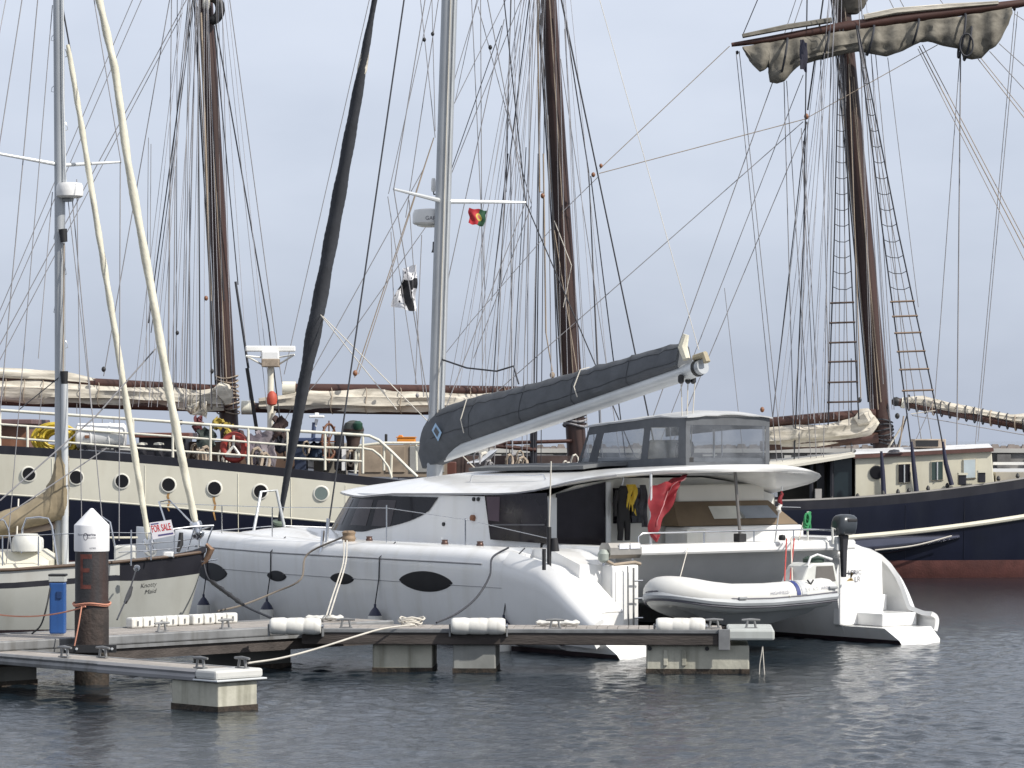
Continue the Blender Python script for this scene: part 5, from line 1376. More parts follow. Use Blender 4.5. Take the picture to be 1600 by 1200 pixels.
line_thing('bow_line', [W(318, 880, YC), W(326, 905, 54.0), W(350, 925, 53), W(385, 948, 51), W(425, 966, 47.2)], .018, rope_k, 'black stem line with a spiral snubber led from the sloop anchor to the dock', 'rope')
MB_ = MB().tube([W(330, 908, 53.8).lerp(W(380, 945, 51.2), i / 12) for i in range(13)], [.022 + (.022 if i % 3 == 1 else .006) for i in range(13)], 8).build('spiral_snubber', blackrub); tag(MB_, 'dark spiral snubber halfway along the sloop stem line', 'snubber')

# ------------------------------------------------------------------ three-masted schooner
YS = 78.2                                        # centre line
sch = thing('topsail_schooner', (0, YS, 0), 'large three masted schooner with cream and navy hull and brown masts', 'sailing ship')
def S(px, py, d=0.0): return W(px, py, YS + d)
def sb(mb, nm, m, parent=None, **k): return mb.build(nm, m, parent or sch, **k)
def shb(x, z=2.0):
    t = x / 21.0 if x > 0 else -x / 21.0
    k = 1 - abs(t) ** (2.6 if x > 0 else 4.0)
    return max(.05, 3.2 * k * float(np.interp(z, [-1, 0, .5, 1.5, 3], [.7, .92, .96, 1.0, 1.02])))
def px2x(px, Y=75.0): return (px - 800) * Y / F
def py2z(py, Y=75.0): return H0 - (py - HY) * Y / F
kx = [px2x(p) for p in (-700, -350, 0, 250, 480, 640, 900, 1180, 1285, 1442, 1600, 1900, 2200)]
kt = [3.75, 3.4] + [py2z(p) for p in (704, 716, 731, 745, 775, 793, 786, 768, 746)] + [3.1, 3.9]
ks = [2.6, 2.3] + [py2z(p) for p in (776, 795, 812, 822, 838, 852, 850, 832, 803)] + [2.2, 2.9]
pt_ = np.polyfit(kx, kt, 5); ps_ = np.polyfit(kx, ks, 5)
def stop(x): return float(np.polyval(pt_, x)) if abs(x) < 19 else float(np.interp(x, kx, kt))
def sstr(x): return float(np.polyval(ps_, x)) if abs(x) < 19 else float(np.interp(x, kx, ks))
XQ = px2x(735)
def near(x, z=2.0): return YS - shb(x, z)
xs = list(np.linspace(-20.8, 20.8, 84))
rings = []
for x in xs:
    zt, zs = stop(x), sstr(x)
    zr = [-1.0, 0, .42, lerp(.42, zs, .5), zs, lerp(zs, zt, .45), zt - .20, zt]
    L = [(x, YS - shb(x, z), z) for z in zr]
    L.append((x, YS - shb(x, zt) + .16, zt))
    L.append((x, YS - shb(x, zt) + .17, zt - .5 if x > XQ else zt - .05))
    rings.append(L + [(p[0], 2 * YS - p[1], p[2]) for p in L[::-1]])
nL = 10
def sm(i, j):
    j = j if j < nL else 2 * nL - 2 - j
    x = xs[i]
    if j < 2: return 1
    if j < 4: return 0
    if j in (4, 5): return 2 if x < XQ else 0
    return 3
hull = sb(MB().loft(rings, True, True, 0, rowm=sm), 'hull', [navy, redboot, cream, blackp], ang=35)
sb(MB().tube([(x, near(x, sstr(x)) - .01, sstr(x)) for x in xs if x > px2x(700)], .062, 8), 'cream_strake', cream, hull)
sb(MB().tube([(x, near(x, sstr(x)) + .02, sstr(x)) for x in xs if x <= px2x(700)], .03, 8), 'cream_strake', cream, hull)
sb(MB().tube([(x, near(x, stop(x)) + .06, stop(x) + .02) for x in xs if x > XQ], .07, 8, flat=.5), 'cap_rail', mat('grey_cap_rail', (.22, .21, .20), .6, var=.2), hull)
gx = [px2x(1270 + i * 26) for i in range(10)]
sb(MB().tube([(x, near(x, .8) - .03, sstr(x) - .25) for i, x in enumerate(gx)], [.10, .18, .21, .22, .22, .20, .17, .13, .09, .05], 14), 'hull_reflection_roll', mat('navy_reflection_sheen', (.09, .095, .13), .14, metal=.7, coat=.6, bump=.3, bscale=2.5), hull, ang=60)  # added glossy roll, shaped to stand in for a reflection on the hull side
for px in (-60, 80, 226, 372, 455, 540, 1330, 1418, 1512):
    x = px2x(px); z1 = stop(x) - .24
    sb(MB().tube([(x, near(x, z) - .002, z) for z in np.linspace(.45, z1, 8) if px > 700 or abs(z - sstr(x)) > .03], .009, 4), 'plate_seam', cream if px < 700 else navy, hull)
# portholes
for k, (px, py) in enumerate(((43, 741), (118, 746), (190, 752), (263, 757.5), (335, 763), (407, 768), (502, 771), (-30, 737))):
    x = px2x(px); z = py2z(py); yn = near(x, z)
    ph = sb(MB().lathe((x, yn + .01, z), [(.150, 0), (.192, 0), (.192, .018), (.178, .028), (.155, .028), (.150, 0)], 26, axis=(0, -1, 0)), 'porthole', mat('porthole_ring', (.74, .72, .64), .4), hull)
    sb(MB().lathe((x, yn + .0, z), [(0, .012), (.152, .014), (.152, .0)], 24, axis=(0, -1, 0)), 'glass', mat('porthole_black_glass', (.012, .012, .014), .3, spec=.25) if k != 6 else mat('porthole_green_glass', (.16, .20, .19), .15), ph)
    if k in (2, 3, 4, 5):
        w = .02; h = .42 + .13 * ((k * 7) % 3)
        g = [[(x + (j - 1.5) * w * (1 - i * .08) + .02 * math.sin(i * 1.7 + k), near(x, z - .2 - h * i / 6) - .003, z - .2 - h * i / 6) for j in range(4)] for i in range(7)]
        if k in (3, 4): sb(MB().sheet(g), 'rust_streak', rust, ph)
# deck
dk = [[(x, YS + s * (shb(x, 2) - .12), stop(x) - (.06 if x < XQ else .62)) for s in (-1, -.5, 0, .5, 1)] for x in xs]
sb(MB().sheet(dk), 'deck', teak)
# quarterdeck rail
dn = lambda px: near(px2x(px), 3) - YS + .12
def rl_(pts): return [S(px, py, dn(px)) for px, py in pts]
rails = ([(-260, 622), (0, 641), (250, 658), (430, 671.5), (560, 679.5), (577, 681), (592, 688), (612, 706), (636, 730), (652, 745)],
         [(-260, 645), (0, 663), (250, 680.5), (430, 694), (500, 699), (567, 700.5), (582, 703), (594, 712), (607, 730), (612, 746)],
         [(-260, 665), (0, 683), (250, 703), (430, 715), (567, 721)])
rail = None
for k, r in enumerate(rails):
    o = sb(MB().tube(rl_(r), .036 if k == 0 else .027, 8), 'guard_rail', creamw, rail)
    rail = rail or o
for px in (-160, -80, 0, 43, 208, 270, 329, 388, 449, 508, 567):
    yt_ = float(np.interp(px, [p[0] for p in rails[0]], [p[1] for p in rails[0]]))
    yb = float(np.interp(px, [0, 250, 480, 640], [704, 717, 732, 746]))
    if px == 43: yt_ += 22
    sb(MB().tube([S(px, yb, dn(px)), S(px, yt_, dn(px))], .03, 8), 'rail_post', creamw, rail)
for (a, b) in (((612, 706), (611, 747)), ((650, 694), (651, 735)), ((600, 692), (636, 692)), ((563, 694), (555, 740)), ((600, 697), (600, 735)), ((636, 692), (696, 692))):
    sb(MB().tube([S(*a, dn(600) + .3), S(*b, dn(600) + .3)], .03, 8), 'stair_rail', creamw, rail)
sb(MB().tube([S(555, 740, dn(600) + .2), S(556, 706, dn(600) + .2), S(563, 696, dn(600) + .2), S(600, 692, dn(600) + .2), S(696, 692, dn(600) + .2)], .03, 8), 'stair_rail', creamw, rail)
# casing panels behind the stair
casg = sb(MB().box(tuple(S(560, 745, -1.9)), tuple(S(700, 695, -.6))), 'engine_casing', mat('tan_casing', (.26, .21, .16), .8, var=.25, scale=1.5), smooth=False)
for a, b, m_ in ((567, 596, None), (602, 633, None), (640, 694, mat('casing_grey', (.27, .27, .26), .7, var=.15))):
    p0, p1 = S(a, 738, -1.93), S(b, 697, -1.93)
    sb(MB().box((p0.x, p0.y, p0.z), (p1.x, p0.y + .028, p1.z)), 'casing_panel', m_ or mat('casing_tan_panel', (.30, .24, .18), .8, var=.3, scale=2), casg, smooth=False, bevel=.01)
def slab(px0, py0, px1, py1, d0, d1, nm, m, parent=None, bevel=0.0):
    a, b = S(px0, py1, d0), S(px1, py0, d0)
    return sb(MB().box((min(a.x, b.x), YS + d0, min(a.z, b.z)), (max(a.x, b.x), YS + d1, max(a.z, b.z))), nm, m, parent, smooth=False, bevel=bevel)
# deck furniture aft
slab(-140, 662, 44, 712, -1.6, 1.0, 'deck_cabin', mat('varnished_cabin', (.18, .085, .05), .45, var=.3, scale=2), bevel=.03)
slab(-150, 655, 50, 663, -1.8, 1.2, 'cabin_top', mat('mauve_brown_top', (.14, .085, .085), .6, var=.2), bevel=.02)
slab(210, 676, 296, 684, -1.2, .8, 'skylight_top', mat('skylight_red', (.15, .06, .045), .5), bevel=.02)
slab(217, 684, 290, 722, -1.0, .6, 'skylight', blackp)
slab(455, 684, 510, 690, -1.8, -.6, 'blue_cover', mat('blue_canvas', (.04, .06, .13), .8, var=.2), bevel=.02)
slab(460, 690, 478, 740, -1.7, -.9, 'blue_locker', mat('dark_blue_locker', (.02, .03, .06), .6), bevel=.02)
slab(286, 690, 460, 745, 0.0, 1.2, 'deck_house', mat('brown_house', (.14, .09, .065), .6, var=.35, scale=1.3))
slab(490, 692, 540, 745, -.6, .6, 'wheel_box', mat('stone_grey_box', (.25, .23, .2), .7, var=.2), bevel=.03)
wc = S(514, 690, -1.9)
wh = sb(MB().tube([(wc.x + .10 * math.cos(t), wc.y + .2 * math.cos(t) * 0, wc.z + .42 * math.sin(t)) if False else (wc.x + .14 * math.cos(t), wc.y + .4 * math.cos(t), wc.z + .42 * math.sin(t)) for t in [i * math.pi / 12 for i in range(25)]], .03, 8), 'ship_wheel', mat('wheel_wood', (.13, .055, .03), .5), )
for k in range(4):
    t = k * math.pi / 4
    sb(MB().tube([(wc.x + .17 * math.cos(t) * q, wc.y + .48 * math.cos(t) * q, wc.z + .5 * math.sin(t) * q) for q in (-1, 1)], .02, 6), 'spoke', mat('wheel_wood', (.13, .055, .03)), wh)
slab(522, 676, 537, 735, -1.6, -1.3, 'binnacle', blackp, bevel=.05)
slab(534, 700, 540, 735, -1.7, -1.55, 'white_pillar', whitep)
vent = sb(MB().lathe(S(552, 735, -1.2), [(.16, 0), (.16, .7), (.2, .85), (.26, .95), (.26, 1.0)], 16), 'cowl_vent', mat('dark_brown_cowl', (.06, .04, .035), .5))
sb(MB().lathe(S(552, 674, -1.2), [(.24, -.1), (.26, .06), (.2, .2), (.08, .26), (0, .27)], 16), 'cowl_hood', mat('dark_green_hood', (.05, .055, .05), .5), vent)
sb(MB().lathe(S(559, 672, -1.4), [(.09, 0), (.12, .05), (.12, .16), (.06, .22)], 12), 'starboard_lamp', mat('lamp_green', (.018, .06, .04), .25), vent)
def bollard(px, top, bot, r=.09, d=-1.8, cap=True):
    p = S(px, bot, d); q = S(px, top, d); h = q.z - p.z
    o = sb(MB().lathe(p, [(r, 0), (r, h), (r * 1.15, h), (r * 1.15, h + .03)], 14), 'bollard', blackp)
    if cap: sb(MB().lathe((p.x, p.y, p.z + h + .03), [(r * 1.16, 0), (r * 1.1, .04), (0, .06)], 14), 'bollard_cap', creamw, o)
for px, t, b in ((222, 697, 716), (248, 697, 718), (281, 706, 718)):
    bollard(px, t, b, .11, dn(px) + .35, px != 281)
# clutter round the mizzen: coils, coats, pinrail
r5 = random.Random(11)
pal = [rope_t, rope_l, rope_g, mat('coat_red', (.20, .03, .03), .8), rope_k, mat('blue_tarp', (.05, .08, .16), .8), canvas_tan]
for k in range(34):
    px = r5.uniform(300, 552); py = r5.uniform(690, 724)
    if k > 18: px = r5.uniform(720, 905); py = r5.uniform(716, 738)
    p = S(px, py, r5.uniform(-2.2, -1.0)); rr = r5.uniform(.08, .2)
    o = MB().tube([(p.x + rr * math.cos(t) * .7, p.y + .1 * math.sin(2 * t), p.z + rr * 1.5 * math.sin(t)) for t in [i * .7 for i in range(12)]], r5.uniform(.02, .045), 6).build('rope_coil', r5.choice(pal[:3]))
    o.data.transform(Matrix.Translation(-p)); o.location = p
    tag(o, 'coiled rope hung among the gear on the schooner quarterdeck' if k <= 18 else 'coiled rope hung by the dark house around the schooner main mast', 'rope coil', 'rope coils on the quarterdeck' if k <= 18 else 'rope coils near the main mast')
for k, (px, py, c_, w, h) in enumerate(((341, 662, (.36, .27, .05), .17, .24), (356, 672, (.36, .27, .05), .13, .3), (309, 662, (.09, .02, .025), .15, .28), (322, 684, (.05, .065, .06), .4, .45), (373, 690, (.05, .02, .02), .3, .5), (437, 668, (.05, .03, .028), .3, .5), (415, 700, (.25, .22, .24), .5, .8), (400, 702, (.2, .17, .2), .45, .7), (445, 690, (.03, .03, .04), .4, .5), (492, 705, (.03, .05, .09), .35, .4))):
    p = S(px, py, -1.6 + .02 * k)
    g = [[(p.x + w * (i / 5 - .5) + .04 * math.sin(j * 1.9 + k), p.y + .08 * math.sin(i * 1.4 + j + k), p.z + h * (.5 - j / 6) + .05 * math.sin(i * 2.3 + k)) for j in range(7)] for i in range(6)]
    o = MB().sheet(g, th=.05).build('hung_oilskin' if k < 6 else 'lashed_tarp', mat('cloth_%d' % k, c_, .8, var=.35, scale=4), ang=60)
    o.data.transform(Matrix.Translation(-p)); o.location = p
    tag(o, ('mustard oilskin top hung left of the lifebuoy at the mizzen mast foot', 'small mustard oilskin hung just above the red lifebuoy', 'dark red jacket hung below the mizzen sail flap', 'dark green oilskin hung under the dark red jacket', 'near black coat hung behind the red lifebuoy', 'brown black coat hung on the radar mast', 'pale mauve tarpaulin lashed at the foot of the radar mast', 'mauve grey tarpaulin lashed between lifebuoy and radar mast', 'black tarpaulin bundle lashed beside the radar mast', 'navy tarpaulin bundle lashed below the ship wheel')[k].replace('left of', 'beside'), 'jacket' if k < 6 else 'tarpaulin')
# ---- masts
def mast_(b, t, r0, r1, nm):
    B, T = S(*b), S(*t)
    P = [B.lerp(T, i / 8) for i in range(9)]
    return sb(MB().tube(P, [lerp(r0, r1, i / 8) for i in range(9)], 18), nm, spar), B, T
def ext(p, q, y):                                 # extend a photo line to row y
    return (p[0] + (q[0] - p[0]) * (y - p[1]) / (q[1] - p[1]), y)
m1, m1b, m1t = mast_((362, 735), ext((361, 640), (323, 10), -330), .235, .16, 'mizzen_mast')
m2, m2b, m2t = mast_((906, 780), ext((902, 720), (857, 0), -380), .25, .17, 'main_mast')
m3, m3b, m3t = mast_((1383, 735), ext((1380, 690), (1318, 20), -330), .25, .16, 'fore_mast')
def ring_on(mb_, b, t, f, r, nm, m=rope_g, n=1, rr=.03):
    for i in range(n):
        p = b.lerp(t, f + i * .0065)
        sb(MB().tube([(p.x + r * math.cos(a) * 1.0, p.y + r * math.sin(a), p.z + .04 * math.sin(a * 2 + i)) for a in [k * math.pi / 8 for k in range(17)]], rr, 6), nm, m, mb_)
ring_on(m1, m1b, m1t, .085, .28, 'mast_hoop', rope_t, 9, .017)
ring_on(m2, m2b, m2t, .10, .29, 'mast_hoop', rope_g, 5)
ring_on(m3, m3b, m3t, .04, .29, 'mast_hoop', rope_k, 6, .022)
sb(MB().tube([S(318, 2, -.35), S(328, 4, -.35)], .18, 12), 'mast_band', creamw, m1)
P = [S(330 + 14 * math.cos(a), 14 - 18 * math.sin(a), -.3) for a in np.linspace(1.9, -1.75, 14)]
sb(MB().tube(P, [.07] + [.12] * 12 + [.07], 10), 'chafe_collar', blackrub, m1)
# ---- spars and bundled sails
def spar_(a, b, r, nm='gaff', m=spar2, d=(-.3, -.3), cap=None):
    p, q = S(*a, d[0]), S(*b, d[1])
    o = sb(MB().tube([p, p.lerp(q, .5), q], [r * .9, r, r * .9], 12), nm, m)
    if cap:
        dr = (p - q).normalized()
        sb(MB().tube([p + dr * .32, p + dr * .0], r * 1.25, 12), 'spar_cap', creamw, o)
    return o
spar_((-220, 580), (340, 608.5), .125, 'mizzen_gaff')
spar_((-220, 618), (352, 637), .13, 'mizzen_boom')
spar_((462, 607), (895, 613), .135, 'main_gaff', cap=1)
spar_((398, 637), (905, 642), .135, 'main_boom', spar, cap=1)
spar_((1188, 661), (1368, 646), .13, 'fore_gaff')
spar_((1188, 697), (1372, 684), .14, 'fore_boom')
def bundle(rows, nm, seed, n=16, d=-.32, thick=.22, m=sail_c, amp=.3):
    """rows: (px, y_top, y_bottom)"""
    px = np.linspace(rows[0][0], rows[-1][0], max(16, int(abs(rows[-1][0] - rows[0][0]) / 7)))
    xp = [r[0] for r in rows]
    sg_ = 1 if xp[-1] > xp[0] else -1
    C = [S(p, (np.interp(p * sg_, [q * sg_ for q in xp], [r[1] for r in rows]) + np.interp(p * sg_, [q * sg_ for q in xp], [r[2] for r in rows])) / 2, d) for p in px]
    hzs = [float(np.interp(p * sg_, [q * sg_ for q in xp], [(r[2] - r[1]) / 2 for r in rows])) * YS / F for p in px]
    return sb(furl(C, [thick * min(1, h / .2) for h in hzs], hzs, n, amp, seed), nm, m, ang=70)
bundle([(-200, 590, 622), (-60, 594, 625), (60, 597, 629), (150, 602, 630), (250, 606, 633), (310, 609, 640), (350, 604, 642)], 'mizzen_sail', 1)
bundle([(-140, 572, 584), (-60, 571, 590), (20, 577, 596), (70, 579, 597), (110, 583, 600), (150, 592, 602)], 'mizzen_topsail', 2, thick=.2, amp=.2)
bundle([(405, 623, 640), (440, 618, 640), (480, 609, 641), (520, 612, 642), (570, 611, 642), (620, 613, 643), (680, 613, 640), (760, 614, 642), (870, 614, 641)], 'main_sail', 3)
bundle([(1195, 667, 697), (1240, 664, 696), (1290, 661, 692), (1330, 655, 688), (1352, 648, 682), (1368, 644, 662)], 'fore_sail', 4)
p = S(347, 610, -.45)
sb(furl([S(338, 603, -.5), S(346, 611, -.5), S(352, 620, -.5), S(356, 632, -.5)], [.12, .2, .16, .06], [.12, .22, .18, .08], 12, .25, 8), 'sail_head', sail_c)
sb(furl([S(1338, 660, -.5), S(1352, 652, -.5), S(1362, 646, -.5)], [.12, .22, .14], [.1, .2, .13], 12, .2, 9), 'sail_head', sail_c)
g = [[S(lerp(293, 323, i / 6), lerp(628, 655, (j / 6) ** .9) + 3 * math.sin(i) - (6 - i) * 2.2 * (j / 6), -.6 + .1 * math.sin(i * 1.7 + j)) for j in range(7)] for i in range(7)]
sb(MB().sheet(g, th=.02), 'sail_clew_flap', sail_c)
for k in range(0, 26, 2):                                # gaskets round the bundled sails
    px = -20 + k * 14.5 if k < 13 else 490 + (k - 13) * 27
    y0, y1 = (np.interp(px, [0, 340], [588, 606]), np.interp(px, [0, 340], [631, 644])) if k < 13 else (604, 647)
    if 655 < px < 700: continue
    c0, c1 = S(px, y0, -.3), S(px + 3, y1, -.3)
    cz_ = (c0 + c1) / 2; hh = (c0.z - c1.z) / 2
    sb(MB().tube([(cz_.x + .02 * math.sin(a * 3), cz_.y + .27 * math.cos(a), cz_.z + hh * math.sin(a)) for a in [i * math.pi / 8 for i in range(17)]], .011, 5), 'gasket', rope_t)
# fore staysail boom
so = spar_((1403, 628), (1690, 682), .11, 'staysail_boom', spar2, d=(-.2, -.2))
sb(MB().lathe(S(1403, 628, -.2), [(0, -.16), (.09, -.13), (.12, -.05), (.1, .02)], 12, axis=(1, 0, -.18)), 'boom_end', blackrub, so)
sb(MB().lathe(S(1408, 629, -.2), [(.13, 0), (.135, .08), (.12, .1)], 12, axis=(1, 0, -.18)), 'boom_band', creamw, so)
bundle([(1412, 621, 632), (1440, 619, 634), (1480, 630, 643), (1540, 641, 652), (1580, 648, 660), (1610, 645, 665), (1680, 648, 680)], 'staysail', 6, d=-.25, thick=.17, amp=.35)
for px in np.linspace(1420, 1600, 15):
    y = np.interp(px, [1403, 1690], [628, 682])
    c = S(px, y - 2, -.22)
    sb(MB().tube([(c.x + .06 * math.cos(a), c.y + .2 * math.cos(a), c.z + .19 * math.sin(a)) for a in [i * math.pi / 6 for i in range(13)]], .018, 5), 'gasket', rope_k if int(px) % 3 else rope_t)
# square yard and its bunched sail
ya, yb_ = (1143, 70), (1640, -2)
yard = sb(MB().tube([S(*ya, -.9), S(1200, 62, -.9), S(1320, 42, -.9), S(1450, 24, -.9), S(1590, 6, -.9), S(*yb_, -.9)], [.05, .085, .13, .13, .1, .05], 12), 'square_yard', spar2)
sq = [(1160, 73, 76), (1166, 72, 86), (1176, 70, 101), (1187, 68, 113), (1194, 67, 110), (1201, 66, 104), (1203, 66, 128), (1214, 64, 131), (1226, 62, 127), (1240, 60, 110), (1252, 58, 101), (1275, 55, 95), (1300, 51, 89), (1322, 48, 84), (1340, 46, 81), (1352, 44, 82), (1368, 42, 86), (1386, 40, 88), (1405, 37, 82), (1422, 35, 74), (1438, 33, 66), (1450, 31, 65), (1468, 29, 70), (1488, 27, 75), (1502, 25, 77), (1505, 24, 90), (1518, 22, 94), (1534, 20, 91), (1546, 18, 78), (1557, 16, 72), (1566, 14, 58), (1574, 13, 40), (1583, 11, 18)]
srow = []
for i in range(len(sq) - 1):
    for f in (0, .34, .67):
        px_, a_, b_ = (lerp(sq[i][q], sq[i + 1][q], f) for q in range(3))
        tp_, bt_ = S(px_, a_, -1.0), S(px_, b_, -1.0)
        srow.append((tp_.x, tp_.y + .05 * math.sin(px_ * .21), tp_.z, bt_.z, .07 + .10 * min(1, (b_ - a_) / 50)))
sb(curtain(srow, 26, .27, 12), 'square_sail', sail_d, ang=50)
for px, y0, y1 in ((1225, 60, 118), (1290, 50, 92), (1360, 40, 86), (1430, 30, 70), (1503, 22, 90), (1512, 40, 94)):
    c0, c1 = S(px, y0, -1), S(px, y1, -1); c = (c0 + c1) / 2; h = (c0.z - c1.z) / 2
    sb(MB().tube([(c.x + .08 * math.sin(a), c.y + .36 * math.cos(a), c.z + h * math.sin(a)) for a in [i * math.pi / 8 for i in range(17)]], .03, 6), 'sail_tie', rope_k, yard)
for k in range(1):
    sb(MB().tube([(S(1510, 70, -1.4).x + .16 * math.cos(a), YS - 1.4 - .03 * k, S(1510, 70, -1.4).z + .27 * math.sin(a)) for a in [i * math.pi / 8 for i in range(17)]], .022, 6), 'coil', rope_k, yard)
sb(furl([S(1160, 56, -1.0), S(1230, 42, -1.0), S(1300, 31, -1.0)], [.08, .08, .06], [.05, .06, .06], 10, .3, 31), 'yard_lashings', sail_d, yard)
sb(furl([S(1350, 27, -1.0), S(1400, 17, -1.0), S(1480, 10, -1.0), S(1560, 4, -1.0)], [.09, .09, .07, .04], [.07, .08, .06, .04], 10, .35, 32), 'yard_lashings', sail_c, yard)
g = [[S(1250 + 11 * i / 4, 62 + 46 * j / 6 + (5 if i > 2 else 0), -1.6 + .06 * math.sin(i + j)) for j in range(7)] for i in range(5)]
bf = MB().sheet(g, th=.02).build('dark_pennant', mat('dark_bunting', (.03, .03, .05), .8)); tag(bf, 'dark limp pennant hanging below the square yard', 'flag')
# crow's nest / top
sb(MB().lathe(S(1328, 12, 0), [(.2, -.15), (.36, .0), (.5, .3), (.3, .35)], 12), 'mast_top', sail_d, m3)
# ---- radar tripod
rm = sb(MB().tube([S(422, 728, -1.2), S(423, 572, -1.2)], .075, 12), 'radar_mast', creamw)
sb(MB().cbox(S(423, 567, -1.2), (.42, .42, .2)), 'radar_platform', mat('rusty_platform', (.32, .26, .2), .7, var=.4, scale=5), rm, smooth=False, bevel=.02)
sb(MB().cbox(S(423, 556, -1.2), (.42, .4, .22)), 'radar_motor', whitep, rm, smooth=False, bevel=.03)
sb(MB().cbox(S(422.5, 545, -1.2), (1.2, .16, .14), .12), 'radar_scanner', mat('scanner_white', (.78, .78, .76), .3), rm, smooth=False, bevel=.03)
for a, b in (((384, 556), (416, 573)), ((460, 554), (430, 573)), ((384, 556), (425, 560)), ((460, 554), (425, 560))):
    sb(MB().tube([S(*a, -1.5), S(*b, -1.2)], .024, 6), 'radar_bracket', gel2, rm)
sb(MB().lathe(S(425, 633, -1.4), [(.02, -.02), (.11, .02), (.13, .14), (.11, .26), (.05, .33), (0, .34)], 14), 'red_buoy_float', mat('float_red', (.42, .07, .04), .6), rm)
sb(MB().tube([S(430, 642, -1.3), S(424, 660, -1.3), S(430, 700, -1.3)], .03, 6), 'lashing', rope_l, rm)
sb(MB().tube([S(388, 575, -.9), S(368, 440, -.9)], .03, 8), 'backstay_rod', rope_k)
sb(MB().tube([S(404, 690, -.9), S(386, 575, -.9)], .045, 8), 'backstay_rod', blackrub)
# satnav post
sp_ = sb(MB().tube([S(489, 690, -1.3), S(491, 660, -1.3)], .05, 8), 'antenna_post', mat('post_blue', (.05, .07, .13), .5))
sb(MB().cbox(S(495, 651, -1.3), (.36, .3, .06)), 'small_radar', whitep, sp_, smooth=False, bevel=.02)
sb(MB().cbox(S(495, 648, -1.3), (.1, .1, .1)), 'small_radar_head', whitep, sp_, smooth=False, bevel=.02)
sb(MB().tube([S(495, 655, -1.3), S(492, 666, -1.3)], .04, 8), 'post_neck', whitep, sp_)
slab(601, 678, 605, 690, -1.0, -.8, 'sheet_winch', blackrub, bevel=.02)
# ---- main deck clutter and dark rails seen under the cat boom
sb(MB().tube([S(778, 697, -.5), S(790, 692, -.5), S(893, 689, -.3)], .045, 8), 'fife_rail', spar2)
sb(MB().tube([S(775, 697, -.5), S(838, 703, -.5)], .05, 8), 'fife_rail', spar2)
sb(MB().tube([S(833, 740, -.4), S(834, 660, -.4)], .09, 8), 'rail_stanchion', blackp)
slab(660, 712, 900, 760, -.3, 1.0, 'midship_house', mat('dark_house', (.075, .05, .045), .6, var=.5, scale=1.6))
slab(676, 722, 712, 760, -1.6, -.4, 'red_hatch', mat('hatch_red', (.10, .035, .025), .6), bevel=.02)
rows = [(730, 724), (752, 722), (765, 712), (777, 703)]
sk_ = MB().loft([[S(px, py - w, -1.2), S(px, py, -1.5), S(px, py + w, -1.2), S(px, py, -.9)] for (px, py), w in zip(rows, (1.5, 7, 8, 1))]).build('upturned_skiff', mat('skiff_white', (.62, .64, .68), .4), ang=60)
p_ = S(752, 730, -1.2); sk_.data.transform(Matrix.Translation(-p_)); sk_.location = p_
tag(sk_, 'small pale skiff tipped up on the schooner main deck under the catamaran boom', 'skiff')
# ---- forward deckhouse
dS = near(px2x(1450), 2) - YS + .55
cr_m = mat('deckhouse_cream', (.64, .61, .49), .45, var=.05, streak=((.42, .36, .24), .3, 2))
def D(px, py, d=0.0): return S(px, py, dS + d)
dh = sb(MB().hexa([D(1336, 800), D(1556, 790), D(1552, 790, 2.2), D(1336, 800, 2.2), D(1336, 714), D(1549, 703), D(1545, 703, 2.2), D(1336, 714, 2.2)]), 'deckhouse', cr_m, smooth=False, bevel=.02)
sb(MB().hexa([D(1334, 716.5, -.09), D(1553, 705.5, -.09), D(1550, 705.5, 2.4), D(1334, 716.5, 2.4), D(1334, 710.5, -.09), D(1552, 699.5, -.09), D(1549, 699.5, 2.4), D(1334, 710.5, 2.4)]), 'roof_edge', mat('brown_trim', (.12, .06, .05), .5, var=.2), dh, smooth=False)
sb(MB().loft([[D(1333, 710, -.07), D(1338, 705, .7), D(1336, 702, 1.4), D(1334, 706, 2.3)], [D(1551, 699, -.07), D(1547, 695, .7), D(1545, 693, 1.4), D(1547, 697, 2.3)]], False), 'roof', mat('pale_roof', (.66, .67, .68), .5), dh)
def win(px0, px1, py0, py1, m_, bar=True):
    fr = sb(MB().hexa([D(px0 - 1.6, py1 + 1.6, -.03), D(px1 + 1.6, py1 + .6, -.03), D(px1 + 1.6, py1 + .6, .02), D(px0 - 1.6, py1 + 1.6, .02), D(px0 - 1.6, py0 - 1.6, -.03), D(px1 + 1.6, py0 - 2.6, -.03), D(px1 + 1.6, py0 - 2.6, .02), D(px0 - 1.6, py0 - 1.6, .02)]), 'window', mat('window_frame_cream', (.5, .46, .36), .5), dh, smooth=False, bevel=.012)
    sb(MB().hexa([D(px0, py1, -.036), D(px1, py1 - 1, -.036), D(px1, py1 - 1, -.02), D(px0, py1, -.02), D(px0, py0, -.036), D(px1, py0 - 1, -.036), D(px1, py0 - 1, -.02), D(px0, py0, -.02)]), 'pane', m_, fr, smooth=False)
    if bar: sb(MB().tube([D((px0 + px1) / 2, py0, -.045), D((px0 + px1) / 2, py1, -.045)], .018, 6), 'glazing_bar', aluw, fr)
win(1404, 1422, 726, 754, darkglass)
win(1456, 1473, 722, 750, mat('green_glass', (.05, .075, .07), .1))
win(1506, 1524, 719, 747, mat('pale_blue_glass', (.50, .57, .60), .15), False)
ph = sb(MB().lathe(D(1369.5, 738, .0), [(.13, 0), (.165, 0), (.165, .03), (.13, .035)], 20, axis=(0, -1, 0)), 'porthole', blackrub, dh)
sb(MB().lathe(D(1369.5, 738, .0), [(0, .05), (.14, .048), (.14, 0)], 20, axis=(0, -1, 0)), 'glass', mat('black_glass', (.012, .012, .014), .4, spec=.2), ph)
